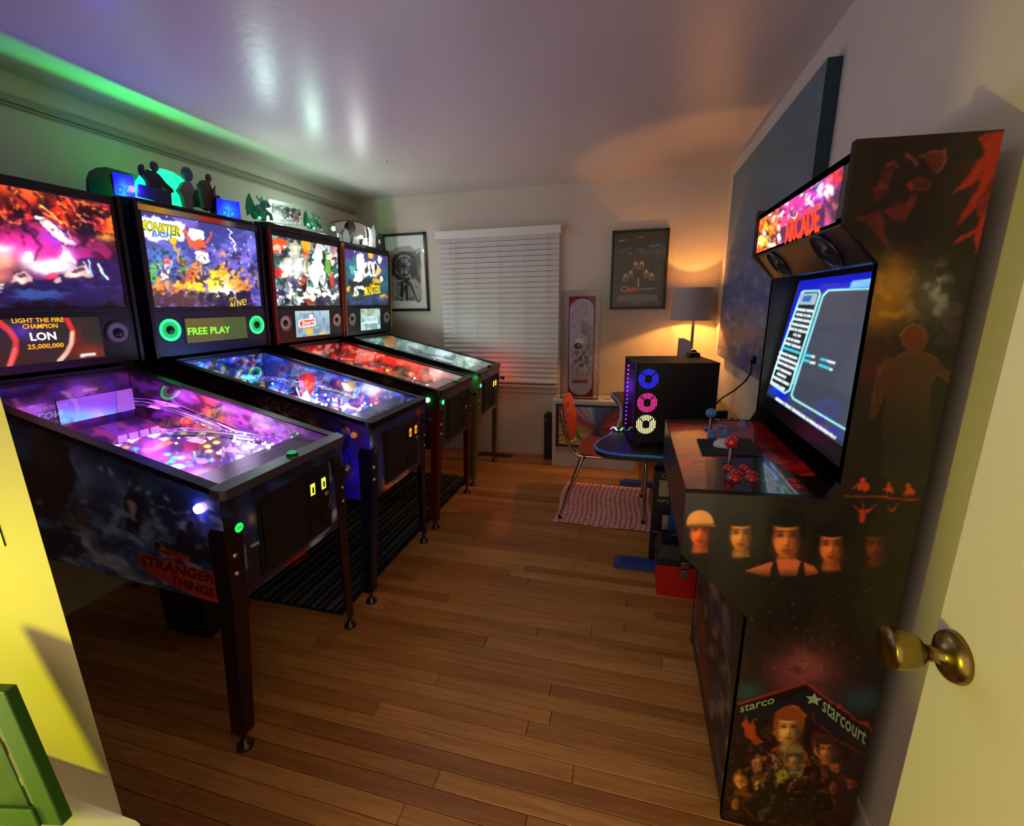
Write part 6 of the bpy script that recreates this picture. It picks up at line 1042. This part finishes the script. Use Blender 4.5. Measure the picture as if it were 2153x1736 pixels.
# ---------------------------------------------------------------- boxes by the window
bb = empty('upright_black_box', (-0.69, 3.88, 0), 'narrow black box standing against the wall beside the white carton', 'box')
MB().box(-0.730, -0.655, 3.855, 3.968, 0.0, 0.425).build('carton', mat('carton_black', '11100f', 0.55, bump=0.1), bb, bevel=0.004)
for k in range(3): MB().box(-0.722, -0.700, 3.8535, 3.855, 0.355+k*0.012, 0.363+k*0.012).build('label_line', mat('label_grey', '6a6a66', 0.5), bb)
wb2 = empty('computer_carton', (-0.27, 3.83, 0), 'white computer carton with a printed monitor and colourful streaks', 'box')
MB().box(-0.632, 0.085, 3.712, 3.965, 0, 0.600).build('carton', mat('carton_white', 'd4d0cc', 0.5, bump=0.05), wb2, bevel=0.004)
cv = Cv(lambda s, t: (-0.600+0.66*s, 3.7112+0*s, 0.10+0.465*t), 170, 110); cv.fill('d0ccc8'); cv.mix(((cv.T > 0.12))*1.0, '14110f'); X_, Z_ = cv.P[..., 0], cv.P[..., 2]
ins_ = ((X_ > -0.575) & (X_ < 0.035) & (Z_ > 0.205) & (Z_ < 0.545))*1.0; ang = np.arctan2(Z_-0.36, X_+0.255); rad = np.hypot(Z_-0.36, X_+0.255)
base_ = np.zeros(X_.shape+(3,)); cols_ = np.array([hx(c) for c in ('b04a3a', 'c86a4a', '8a3a30', '4a5aa0', '5a86c0', 'c8c8d0', 'c88a9a', 'b04860', 'd8b040', 'e0c850', 'd8b8a0', '8a4a80', '5a3a78', '503a6a', '6a8a48', 'a06a58')])
idx = (ang+math.pi)/(2*math.pi)*16; i0 = np.floor(idx).astype(int) % 16; fr2 = (idx-np.floor(idx))[..., None]; base_ = cols_[(i0+8) % 16]*(1-fr2)+cols_[(i0+9) % 16]*fr2
L_ = np.random.default_rng(2).random(400); stv = L_[(((ang+math.pi)*30).astype(int)) % 400]; base_ = base_*(0.7+0.6*stv)[..., None]; w_ = np.exp(-(rad/0.07)**2)[..., None]; base_ = base_*(1-w_*0.6)+hx('3a2a5a')*w_*0.6
cv.a = cv.a*(1-ins_[..., None])+np.clip(base_, 0, 1)*ins_[..., None]; cv.mix(((Z_ < 0.185) & (X_ > -0.6))*1.0, 'a8a8ac'); cv.mix((Z_ < 0.135)*1.0, 'd0ccc8'); cv.mix(((Z_ < 0.133) & (Z_ > 0.105) & (X_ > -0.37) & (X_ < -0.17))*1.0, 'b0b0b4', 0.8); cv.build('monitor_print', printmat('carton_print', 0.95, 0, 0.4), wb2)
MB().box(-0.20, -0.14, 3.79, 3.80, 0.602, 0.6035).build('carry_slot', M_black, wb2)
sk = empty('skateboard_case', (-0.41, 3.78, 0.604), 'clear plastic case holding a white skateboard deck on red backing', 'display case')
MB().box(-0.515, -0.295, 3.815, 3.822, 0.612, 1.455).build('red_backing', mat('backing_red', 'a02424', 0.6), sk)
MB().prism([(x-0.405, z) for x, z in rrect(-0.098, 0.098, 0.63, 1.435, 0.095, 8)], lambda a, c, d: (a, d, c), 3.790, 3.806).build('deck', mat('deck_white', 'd8d4d4', 0.4), sk, bevel=0.003)
cv = Cv(lambda s, t: (-0.500+0.19*s, 3.7892+0*s, 0.64+0.785*t), 60, 200); cv.fill('b8b4b4')
for k in range(16): t = math.radians(-85+k*9); cv.l([(1222+14*math.cos(t), 716+16*math.sin(t)), (1222+30*math.cos(t), 716+42*math.sin(t))], 1.6, '4a4648', 0.8)
cv.n(3, 6, 4, '8a8686', 0.55, 0.68, 0.6, 20, (cv.Y < 690)*1.0); cv.e(1218, 719, 9, 9, 'e8e0c8'); cv.e(1215, 727, 8, 6, '2a2626'); cv.e(1217, 726, 3, 2, 'e8e0d0'); cv.n(4, 7, 9, '2a2628', 0.48, 0.6, 0.9, 15, cv.gm(1223, 760, 20, 26)); cv.p([(1203, 799), (1235, 799), (1235, 805), (1203, 805)], '9a2018'); cv.p([(1202, 792), (1236, 792), (1236, 797), (1202, 797)], 'a8a098', 0.8)
cm_ = np.zeros(cv.X.shape, bool); RR = rrect(-0.503, -0.307, 0.63, 1.435, 0.095, 8)
for i in range(len(RR)):
    x0, y0 = RR[i]; x1, y1 = RR[(i+1) % len(RR)]
    if y0 != y1: cm_ ^= ((y0 > cv.P[..., 2]) != (y1 > cv.P[..., 2])) & (cv.P[..., 0] < (x1-x0)*(cv.P[..., 2]-y0)/(y1-y0)+x0)
cv.build('deck_print', printmat('deck_print', 1.5, 0, 0.4), sk, mask=cm_)
M_film = glassmat('plastic_film', 'f6f4f8', 0.05, 0.12)
b = MB(); b.box(-0.570, -0.250, 3.742, 3.746, 0.604, 1.500); b.box(-0.570, -0.566, 3.742, 3.830, 0.604, 1.500); b.box(-0.254, -0.250, 3.742, 3.830, 0.604, 1.500); b.box(-0.570, -0.250, 3.826, 3.830, 0.604, 1.500); b.box(-0.570, -0.250, 3.742, 3.830, 1.496, 1.500); b.box(-0.570, -0.250, 3.742, 3.830, 0.604, 0.608); b.build('plastic_case', M_film, sk)
wr = MB(); rr_ = random.Random(8)
for side in (-0.568, -0.262):
    for k in range(14): z = 0.645+k*0.06; wr.ball((side+rr_.uniform(0, 0.02)*(1 if side < -0.4 else 1), 3.741, z), 0.02, (0.5, 0.08, rr_.uniform(0.8, 1.6)), n=8)
tag(wr.build('crumpled_wrap', M_film, sk), kind='stuff')

# ---------------------------------------------------------------- rug and chair
rg = empty('woven_rug', (-0.13, 3.0, 0), 'small red and white woven rug under the orange chair', 'rug')
cv = Cv(lambda s, t: (-0.447+0.012*np.sin(t*7)+(0.62+0.02*t)*s, 2.66+0.70*t+0.006*np.sin(s*9), 0.006+0.0012*np.sin(s*40)*np.sin(t*45)), 190, 220); S_, T_ = cv.S, cv.T; nx_, ny_ = 19, 24
row = np.floor(T_*ny_); cx_ = np.floor(S_*nx_); fx_ = S_*nx_-cx_-0.5; fy_ = T_*ny_+0.5*(cx_ % 2); fy_ = fy_-np.floor(fy_)-0.5
ov = ((fx_/0.46)**2+(fy_/0.34)**2 < 1)*1.0; cv.fill('9a3434'); cv.mix(ov, 'f0dcd4'); cv.n(4, 4, 3, '7a2a2a', 0.4, 0.8, 0.25); cv.mix(((T_ < 0.012) | (T_ > 0.988) | (S_ < 0.01) | (S_ > 0.99))*1.0, 'c89090'); cv.build('weave', printmat('rug_print', 1.9, 0, 0.95), rg)
MB().box(-0.435, 0.175, 2.668, 3.352, 0.0, 0.0045).build('rug_backing', mat('rug_back', '8a4a44', 0.95), rg)
tas = MB(); 
for k in range(7): tas.tube([(0.172+k*0.004, 2.665+k*0.001, 0.006), (0.185+k*0.003, 2.640, 0.012), (0.18+k*0.005, 2.615, 0.004)], 0.004, 6)
tas.build('tassel', mat('tassel_tan', 'b09a80', 0.9), rg)
ch = empty('school_chair', (-0.14, 2.95, 0), 'orange plastic chair with chrome legs pulled up to the black desk', 'chair'); M_or = mat('orange_plastic', 'e05010', 0.35, bump=0.05, bscale=300); M_cr = mat('chair_chrome', 'c8b8a8', 0.15, 1.0)
ya, yb = 2.735, 3.185
def sbow(x, y): return 0.452+0.012*((y-2.96)/0.2)**2-0.018*math.exp(-((x+0.10)/0.12)**2)
def sheet(fn, nu, nv, th, mask=None):
    b = MB(); vs = []; fs = []
    for k in (0, 1):
        for j in range(nv+1):
            for i in range(nu+1): vs.append(fn(i/nu, j/nv, -th*k))
    n1 = (nu+1)*(nv+1); keep = {(i, j) for j in range(nv) for i in range(nu) if not (mask and mask(i, j))}
    for i, j in keep:
        q = (j*(nu+1)+i, j*(nu+1)+i+1, (j+1)*(nu+1)+i+1, (j+1)*(nu+1)+i); fs.append(q); fs.append(tuple(k+n1 for k in q[::-1]))
        for (di, dj), (a, c) in (((0, -1), (0, 1)), ((1, 0), (1, 2)), ((0, 1), (2, 3)), ((-1, 0), (3, 0))):
            if (i+di, j+dj) not in keep: fs.append((q[c], q[a], q[a]+n1, q[c]+n1))
    b.add(vs, fs, 0, True); return b
def sq(s, t):      # rounded-square parameter
    a, c = 2*s-1, 2*t-1; return a*math.sqrt(1-0.35*c*c), c*math.sqrt(1-0.35*a*a)
def seat_fn(s, t, d):
    a, c = sq(s, t); x = -0.10+a*0.215; y = 2.96+c*0.215; z = sbow(x, y)-(0.035*max(0, (x-0.03)/0.1)**2 if x > 0.03 else 0)+d; return (x, y, z)
seat = sheet(seat_fn, 22, 22, 0.009).build('seat', M_or, ch)
def back_fn(s, t, d):
    a, c = sq(s, t); y = 2.955+a*0.205; z = 0.655+c*0.150; x = -0.352-0.030*(z-0.5)/0.15+0.016*a*a+d; return (x, y, z)
sheet(lambda s, t, d: back_fn(s, t, d), 24, 18, 0.009, lambda i, j: (j in (12, 13) and i in (8, 11, 12, 15)) or (j in (9,) and i in (9, 14))).build('backrest', M_or, ch)
def leg_tube(name, pts, r=0.011):
    f = []; P_ = [Vector(p) for p in pts]
    for i in range(len(P_)-1):
        p0, p1, p2, p3 = P_[max(i-1, 0)], P_[i], P_[i+1], P_[min(i+2, len(P_)-1)]
        for j in range(6): t = j/6; f.append(0.5*((2*p1)+(p2-p0)*t+(2*p0-5*p1+4*p2-p3)*t*t+(3*p1-p0-3*p2+p3)*t**3))
    f.append(P_[-1]); return MB().tube(f, r, 10).build(name, M_cr, ch)
for y, yf, yr in ((2.80, 2.765, 2.715), (3.11, 3.185, 3.185)):
    leg_tube('leg', [(0.10, y, 0.428), (0.118, y, 0.42), (0.128, (y+yf)/2, 0.36), (0.130, yf, 0.012)]); leg_tube('leg', [(-0.20, y, 0.425), (-0.25, y, 0.42), (-0.29, (y*2+yr)/3, 0.37), (-0.405, yr, 0.012)]); leg_tube('back_upright', [(0.02, y, 0.425), (-0.20, y, 0.425), (-0.305, y, 0.43), (-0.362, y, 0.50), (-0.398, y, 0.62), (-0.418, y, 0.72)])
    for x, yy in ((0.130, yf), (-0.405, yr)): MB().cyl((x, yy, 0.0085), (x, yy, 0.028), 0.0135, n=12).build('foot_cap', M_black, ch)
for x in (-0.02, 0.06): leg_tube('cross_bar', [(x, 2.80, 0.425), (x, 2.955, 0.423), (x, 3.11, 0.425)], 0.009)
for y in (2.80, 3.11):
    for z in (0.60, 0.70): MB().cyl((-0.415+(0.7-z)*0.2, y, z), (-0.375+(0.7-z)*0.2, y, z), 0.006, n=10).build('rivet', M_steel, ch)

# ---------------------------------------------------------------- desk and what stands on it
DZ = 0.722; dk = empty('gaming_desk', (0.25, 2.75, 0), 'black desk with a curved blue edge and blue feet beside the wall', 'desk')
edge = [(0.62, 2.015), (-0.02, 2.015), (-0.09, 2.030), (-0.135, 2.07), (-0.150, 2.13), (-0.135, 2.20), (-0.09, 2.32), (-0.055, 2.48), (-0.042, 2.70), (-0.045, 2.95), (-0.07, 3.18), (-0.11, 3.36), (-0.130, 3.45), (-0.120, 3.50), (-0.08, 3.525), (0.62, 3.525)]
MB().prism(edge, lambda a, c, d: (a, c, d), DZ-0.030, DZ).build('desk_top', mat('desk_black', '141414', 0.55, bump=0.15, bscale=500), dk, bevel=0.004)
fe = []; E3 = [Vector((x, y, 0)) for x, y in edge]
for i in range(len(E3)-1):
    p0, p1, p2, p3 = E3[max(i-1, 0)], E3[i], E3[i+1], E3[min(i+2, len(E3)-1)]
    for j in range(4): t = j/4; fe.append(p1.lerp(p2, t))
fe.append(E3[-1]); MB().tube([(p.x, p.y, DZ-0.004) for p in fe], 0.0065, 8).build('blue_edge', mat('edge_blue', '2a6aa8', 0.3, emit='2a70c0', es=0.12), dk)
M_fb = mat('desk_leg_blue', '1c4aa8', 0.4)
for y in (2.255, 3.40):
    pr = [(-0.035, 0.008), (-0.035, 0.022), (0.0, 0.040), (0.55, 0.040), (0.585, 0.022), (0.585, 0.008)]
    ft = MB().prism(pr, lambda a, c, d: (a, d, c), y-0.035, y+0.035).build('foot_rail', M_fb, dk, bevel=0.003)
    for x in (0.0, 0.55): MB().cyl((x, y, 0), (x, y, 0.010), 0.016, n=12).build('glide', M_black, ft)
    b = MB(); b.prism([(0.23, 0.040), (0.40, 0.040), (0.36, DZ-0.035), (0.245, DZ-0.035)], lambda a, c, d: (a, d, c), y-0.022, y+0.022); b.build('leg_column', M_fb, dk, bevel=0.003)
MB().box(0.10, 0.58, 2.24, 3.42, DZ-0.055, DZ-0.031).build('support_frame', M_black, dk)
# tower computer
PX0, PX1, PY0, PY1, PZ0, PZ1 = 0.030, 0.402, 2.12, 2.41, DZ+0.022, 1.128
pc = empty('tower_computer', (0.22, 2.27, DZ), 'black tower computer with three lit round fans standing on the desk', 'computer'); M_pc = mat('pc_black', '0b0b0c', 0.45, bump=0.08, bscale=400)
b = MB(); b.box(PX0, PX1, PY0, PY0+0.004, PZ0, PZ1-0.006); b.box(PX0, PX1, PY1-0.004, PY1, PZ0, PZ1-0.006); b.box(PX1-0.004, PX1, PY0, PY1, PZ0, PZ1-0.006); b.box(PX0, PX1, PY0, PY1, PZ0, PZ0+0.004); b.box(PX0, PX0+0.012, PY0, PY0+0.014, PZ0, PZ1); b.box(PX0, PX0+0.012, PY1-0.014, PY1, PZ0, PZ1); b.build('case', M_pc, pc)
MB().box(PX0, PX1+0.003, PY0-0.002, PY1+0.002, PZ1-0.006, PZ1).build('top_panel', mat('pc_top', '2a2622', 0.5), pc, bevel=0.003)
MB().box(PX0-0.001, PX0+0.002, PY0+0.012, PY1-0.012, PZ0+0.004, PZ1-0.006).build('side_glass', glassmat('smoked_glass', 'd8d0e4', 0.015, 0.02), pc)
for x in (PX0+0.03, PX1-0.03):
    for y in (PY0+0.03, PY1-0.03): MB().box(x-0.02, x+0.02, y-0.02, y+0.02, DZ, PZ0).build('foot', M_black, pc)
MB().box(PX0+0.05, PX1-0.05, PY1-0.03, PY1-0.02, PZ0+0.02, PZ1-0.02).build('motherboard', mat('board_dark', '101420', 0.4, emit='6030d0', es=0.55), pc)
for k in range(15):
    z = PZ0+0.03+k*0.022; MB().ball((PX0+0.012, PY1-0.03, z), 0.004, n=8).build('led_bead', mat('led_pink', 'ff40a0', 0.3, emit='ff50c0', es=5) if k > 7 else mat('led_violet', '8040ff', 0.3, emit='9050ff', es=5), pc)
fanc = [('2a2aff', 1.055), ('f03098', 0.943), ('fff0b0', 0.838)]
for c_, z in fanc:
    fx_c = 0.087; R_ = 0.046; fn_ = MB().lathe([(R_+0.006, 0), (R_+0.006, 0.018), (R_+0.002, 0.018), (R_+0.002, 0)], (fx_c, PY0+0.012, z), (0, 1, 0), n=28).build('fan', M_black, pc); mf = mat('fan_'+c_, c_, 0.3, emit=c_, es=1.3)
    b = MB()
    nb_ = 12
    for i in range(nb_):
        x = -R_+2*R_*(i+0.5)/nb_; h = math.sqrt(max(R_*R_-x*x, 0)); ih = math.sqrt(max((R_*0.40)**2-x*x, 0)); w = 0.0018
        for (a0, a1) in (((ih+0.0015, h), (-h, -ih-0.0015)) if ih > 0 else ((-h, h),)):
            segs = [(a0, a1)]
            if abs(a1-a0) > 0.03: m_d = abs(x) ; segs = [(a0, min(a1, m_d-0.004)), (max(a0, m_d+0.004), a1)] if a0 < m_d < a1 else ([(a0, min(a1, -m_d-0.004)), (max(a0, -m_d+0.004), a1)] if a0 < -m_d < a1 else segs)
            for s0_, s1_ in segs:
                if s1_-s0_ > 0.003: b.box(fx_c+x-w, fx_c+x+w, PY0-0.0012, PY0-0.0004, z+s0_, z+s1_)
    b.build('lit_grille', mf, fn_)
    b = MB(); b.lathe([(R_*0.36, 0), (R_*0.36, 0.004), (0.0005, 0.005)], (fx_c, PY0-0.0003, z), (0, 1, 0), n=20); b.build('hub', M_black, fn_)
MB().box(PX1-0.06, PX1-0.01, PY1-0.05, PY1+0.01, PZ1, PZ1+0.018).build('cable_clip', M_black, pc)
ld = bpy.data.lights.new('case_led', 'POINT'); ld.color = lin(hx('8040ff')); ld.energy = 1.6; ld.shadow_soft_size = 0.02; lo = bpy.data.objects.new('case_led', ld); link(lo, (0.08, 2.30, 0.95), pc)
pc.location += Vector((-0.032, 0.033, 0)); pc.rotation_euler.z = 0.19; W[pc] = pc.location.copy()
# wavy light strip on the desk
ls = empty('wavy_light_strip', (-0.048, 2.39, DZ), 'small wavy light strip glowing pink and green on the desk', 'light strip')
for (x0, x1, c_) in ((-0.040, -0.022, 'ff40d0'), (-0.022, -0.004, '80ffb0'), (-0.004, 0.008, '20ff90'), (0.008, 0.020, '20ff90'), (0.020, 0.034, 'ff60d0')):
    MB().tube([(x-0.045, 2.39, DZ+0.012+0.012*math.cos((x+0.025)*115)) for x in np.linspace(x0, x1, 5)], 0.0035, 8).build('glow_tube', mat('glow_'+c_, c_, 0.3, emit=c_, es=2.5), ls)
MB().box(-0.085, -0.011, 2.384, 2.398, DZ, DZ+0.006).build('strip_base', M_black, ls)
# lamp
LX, LY = 0.454, 3.72; lst = empty('lamp_stand', (LX, LY, 0), 'small black stand behind the desk carrying the lamp', 'stand'); MB().prism(rrect(LX-0.16, LX+0.16, LY-0.13, LY+0.17, 0.03), lambda a, c, d: (a, c, d), DZ-0.025, DZ).build('stand_top', M_black, lst, bevel=0.003)
for x in (LX-0.13, LX+0.13):
    for y in (LY-0.10, LY+0.14): MB().cyl((x, y, 0), (x, y, DZ-0.025), 0.012, n=12).build('leg', M_black, lst)
lp = empty('table_lamp', (LX, LY, DZ), 'table lamp with a grey drum shade lit warm in the back corner', 'lamp')
MB().lathe([(0.0005, 0), (0.075, 0), (0.075, 0.012), (0.02, 0.02), (0.0005, 0.02)], (LX, LY, DZ), n=32).build('base', mat('lamp_metal', '4a443c', 0.35, 0.7), lp); MB().cyl((LX, LY, DZ+0.018), (LX, LY, 1.27), 0.011, n=14).build('stem', mat('lamp_metal', '4a443c', 0.35, 0.7), lp)
b = MB(); n = 48
b.lathe([(0.167, 1.263), (0.149, 1.499)], (LX, LY, 0), n=n); b.lathe([(0.164, 1.263), (0.146, 1.499)], (LX, LY, 0), n=n, mi=1); b.lathe([(0.164, 1.263), (0.167, 1.263)], (LX, LY, 0), n=n); b.lathe([(0.146, 1.499), (0.149, 1.499)], (LX, LY, 0), n=n)
b.build('shade', [mat('shade_grey', 'a8a2a0', 0.8, bump=0.3, bscale=600), mat('shade_lining', 'd8c8a8', 0.6)], lp); b = MB()
for k in range(3): t = k*2.094; b.cyl((LX, LY, 1.30), (LX+0.164*math.cos(t), LY+0.164*math.sin(t), 1.27), 0.002, n=6)
b.build('spider', M_steel, lp); MB().ball((LX, LY, 1.385), 0.02, (1, 1, 1.25)).build('bulb', mat('bulb_warm', 'ffd8a0', 0.3, emit='ffb050', es=12), lp); MB().cyl((LX, LY, 1.26), (LX, LY, 1.30), 0.012, n=14).build('socket', M_black, lp)
ld = bpy.data.lights.new('lamp_light', 'POINT'); ld.color = lin(hx('ffac50')); ld.energy = 14.5; ld.shadow_soft_size = 0.012; lo = bpy.data.objects.new('lamp_light', ld); link(lo, (LX, LY, 1.338), lp)
# upright console
gc = empty('game_console', (0.40, 3.12, DZ), 'upright white and black game console in front of the lamp stem', 'game console')
def plate(y, k):
    b = MB(); pr = [(0.295, DZ+0.02), (0.302, 1.165), (0.335, 1.165), (0.374, 1.148), (0.380, DZ+0.02)]; b.prism(pr, lambda a, c, d: (a, y+d+0.012*k*math.sin((a-0.295)*18), c), 0, 0.006); return b.build('side_plate', mat('console_white', 'b8b2a8', 0.4), gc, bevel=0.002)
plate(3.075, -1); plate(3.155, 1)
b = MB(); b.prism([(0.375, DZ+0.015), (0.375, 1.095), (0.40, 1.10), (0.435, 1.06), (0.462, 0.98), (0.466, DZ+0.015)], lambda a, c, d: (a, d, c), 3.072, 3.152); b.build('core', mat('console_black', '0a0a0c', 0.2), gc, bevel=0.003); MB().cyl((0.38, 3.115, DZ), (0.38, 3.115, DZ+0.018), 0.06, n=24).build('stand', M_black, gc)
# small black hub behind the tower
hb = empty('cable_hub', (0.50, 2.46, DZ), 'small black adapter box on the desk behind the tower computer', 'adapter'); MB().box(0.455, 0.535, 2.42, 2.50, DZ, DZ+0.075).build('body', M_black, hb, bevel=0.004); MB().box(0.44, 0.50, 2.44, 2.48, DZ+0.085, DZ+0.125).build('plug_block', M_black, hb); MB().cyl((0.475, 2.46, DZ+0.07), (0.475, 2.46, DZ+0.09), 0.006, n=8).build('neck', M_steel, hb)
MB().tube([(0.52, 2.46, DZ+0.09), (0.545, 2.45, DZ+0.05), (0.56, 2.44, DZ+0.02), (0.58, 2.43, DZ+0.006)], 0.004, 8).build('cable', M_black, hb)

# ---------------------------------------------------------------- floor things beside the arcade
gb = empty('graphics_card_box', (0.23, 2.36, 0), 'tall black hardware box with pale stickers leaning against the blue desk leg', 'box')
MB().box(0.150, 0.330, 2.305, 2.385, 0, 0.545).build('carton', mat('carton_black2', '0d0d0e', 0.4, bump=0.1), gb, bevel=0.003)
for x0, x1, z0_, z1_, m in ((0.178, 0.228, 0.405, 0.495, 'b0a888'), (0.205, 0.235, 0.215, 0.30, 'a8a498'), (0.178, 0.235, 0.355, 0.362, '5a2418')): MB().box(x0, x1, 2.3035, 2.305, z0_, z1_).build('sticker', mat('sticker_'+m, m, 0.6), gb)
M_pt = mat('box_print_grey', 'b8b4ac', 0.5)
for s_, x0, x1, z, h in (('NPG', 0.172, 0.232, 0.370, 0.020), ('HDMI', 0.164, 0.230, 0.190, 0.014)): text(s_, (x0, 2.3033, z), (x1, 2.3033, z), (0.004, 0, h), M_pt, gb)
b = MB(); b.lathe([(0.012, 0), (0.012, 0.0006), (0.009, 0.0006), (0.009, 0)], (0.20, 2.3049, 0.520), (0, -1, 0), n=16); b.build('round_mark', M_pt, gb)
tb = empty('toolbox', (0.295, 2.13, 0), 'red toolbox with a black lid and metal latch behind the arcade cabinet', 'toolbox'); TX0, TX1, TY0, TY1 = 0.170, 0.425, 2.034, 2.215
b = MB(); b.prism([(TX0+0.008, 0), (TX1-0.008, 0), (TX1, 0.165), (TX0, 0.165)], lambda a, c, d: (a, d, c), TY0+0.004, TY1); b.build('body', mat('toolbox_red', 'c41a0c', 0.4, bump=0.15, bscale=200), tb, bevel=0.006)
b = MB(); vs = [(TX0-0.003, TY0-0.003, 0.166), (TX1+0.003, TY0-0.003, 0.166), (TX1+0.003, TY1+0.003, 0.166), (TX0-0.003, TY1+0.003, 0.166), (TX0-0.003, TY0-0.003, 0.205), (TX1+0.003, TY0-0.003, 0.205), (TX1+0.003, TY1+0.003, 0.205), (TX0-0.003, TY1+0.003, 0.205), (TX0+0.02, TY0+0.03, 0.262), (TX1-0.02, TY0+0.03, 0.262), (TX1-0.02, TY1-0.03, 0.262), (TX0+0.02, TY1-0.03, 0.262)]
b.add(vs, [(3, 2, 1, 0), (0, 1, 5, 4), (1, 2, 6, 5), (2, 3, 7, 6), (3, 0, 4, 7), (4, 5, 9, 8), (5, 6, 10, 9), (6, 7, 11, 10), (7, 4, 8, 11), (8, 9, 10, 11)]); lid = b.build('lid', mat('toolbox_black', '12110f', 0.5, bump=0.3, bscale=250), tb, bevel=0.004)
b = MB(); b.tube([(TX0+0.07, 2.125, 0.262), (TX0+0.07, 2.125, 0.285), (TX1-0.07, 2.125, 0.285), (TX1-0.07, 2.125, 0.262)], 0.008, 8); b.build('handle', mat('toolbox_black', '12110f', 0.5), lid)
lt = MB().box(0.278, 0.318, 2.022, 2.031, 0.172, 0.200).build('latch', M_steel, tb, bevel=0.002); MB().box(0.283, 0.313, 2.020, 2.034, 0.110, 0.160).build('hasp', M_steel, lt, bevel=0.002); MB().box(0.275, 0.321, 2.0295, 2.0305, 0.195, 0.235).build('latch_plate', mat('toolbox_black', '12110f', 0.5), lt)

# ---------------------------------------------------------------- near left: small table, green frame, yellow lamp
tbl = empty('side_table', (-0.8, 0.15, 0), 'white side table at the near left edge below the green frame', 'table'); M_tw = mat('table_white', 'd0ccc0', 0.4)
MB().prism(rrect(-0.95, -0.56, 0.06, 0.294, 0.03), lambda a, c, d: (a, c, d), 0.735, 0.76).build('table_top', M_tw, tbl, bevel=0.004)
for x in (-0.91, -0.60):
    for y in (0.10, 0.26): MB().cyl((x, y, 0), (x, y, 0.735), 0.013, 0.018, n=14).build('leg', M_tw, tbl)
gf = empty('green_frame', (-0.72, 0.25, 0.76), 'small green wooden frame leaning on the white side table', 'frame'); M_gf = mat('frame_green', '2c5808', 0.45, bump=0.1); M_gp = mat('frame_pale', '9aa860', 0.5)
# frame plane leans back: right edge runs from lower right to upper left
FO = Vector((-0.664, 0.268, 0.770)); FU = Vector((-1.0, -0.25, 0.05)).normalized(); FV = Vector((-0.26, 0.05, 0.96)).normalized(); FN = FU.cross(FV).normalized()
def FB(a0, a1, c0, c1, d0, d1, name, m): return MB().box(a0, a1, c0, c1, d0, d1, T=lambda a, c, d: FO+FU*a+FV*c+FN*d).build(name, m, gf, bevel=0.0015)
FB(0, 0.026, 0, 0.190, -0.007, 0.007, 'stile', M_gf); FB(0.174, 0.20, 0, 0.190, -0.007, 0.007, 'stile', M_gf); FB(0.026, 0.174, 0, 0.026, -0.010, 0.010, 'rail', M_gf); FB(0.026, 0.174, 0.166, 0.190, -0.007, 0.007, 'rail', M_gf)
FB(0.026, 0.033, 0.026, 0.166, -0.004, 0.006, 'inner_bead', M_gp); FB(0.034, 0.174, 0.026, 0.044, -0.004, 0.006, 'inner_bead', M_gp); FB(0.033, 0.174, 0.098, 0.108, -0.004, 0.006, 'inner_bead', M_gp); FB(0.033, 0.174, 0.026, 0.166, -0.006, -0.004, 'back_board', mat('frame_green_dark', '24460c', 0.5, var=0.3, vscale=30))
yl = empty('yellow_lamp', (-1.33, -0.11, 0), 'yellow spotlight on a floor stand at the near end of the room', 'lamp')
MB().lathe([(0.0005, 0), (0.09, 0), (0.09, 0.012), (0.012, 0.02), (0.010, 0.03)], (-1.33, -0.11, 0), n=24).build('base', M_black, yl); MB().cyl((-1.33, -0.11, 0.02), (-1.33, -0.11, 0.88), 0.009, n=12).build('pole', M_black, yl)
MB().lathe([(0.018, -0.07), (0.03, -0.06), (0.042, 0.0), (0.040, 0.0), (0.028, -0.055), (0.0005, -0.06)], (-1.31, -0.105, 0.90), (1, 0.2, 0.08), n=24).build('spot_head', M_black, yl)
ld = bpy.data.lights.new('yellow_light', 'SPOT'); ld.color = (0.94, 0.94, 0.0); ld.energy = 44.0; ld.shadow_soft_size = 0.03; ld.spot_size = math.radians(102); ld.spot_blend = 0.9; lo = bpy.data.objects.new('yellow_light', ld); link(lo, (-1.30, -0.1, 0.902), yl); lo.rotation_euler = Vector((1, 0.2, 0.08)).to_track_quat('-Z', 'Y').to_euler()

# red glow of the last machine's right flipper button on the blind, strike plate on the near wall, hook in the ceiling
ld = bpy.data.lights.new('flipper_glow', 'POINT'); ld.color = (1.0, 0.03, 0.01); ld.energy = 0.55; ld.shadow_soft_size = 0.01; lo = bpy.data.objects.new('flipper_glow', ld); link(lo, T4(0.075, 0.305, 0.315), m4['cab'])
wn = bpy.data.objects['wall_near']; p = at(-4, 1115, 'Y', 0.334); MB().box(p[0]-0.012, p[0]+0.004, 0.3335, 0.335, p[2]-0.022, p[2]+0.022).build('strike_plate', M_black, wn)
p = at(812, 338, 'Z', ZC); hk = empty('ceiling_hook', (p[0], p[1], ZC-0.03), 'tiny white hook in the ceiling in front of the back wall', 'hook'); MB().lathe([(0.0005, 0), (0.010, 0), (0.010, -0.004), (0.003, -0.008)], (p[0], p[1], ZC), n=14).build('rose', M_white, hk)
MB().tube([(p[0], p[1], ZC-0.004), (p[0], p[1], ZC-0.016), (p[0]+0.006, p[1], ZC-0.026), (p[0]+0.012, p[1], ZC-0.02)], 0.002, 8).build('hook_wire', M_white, hk)
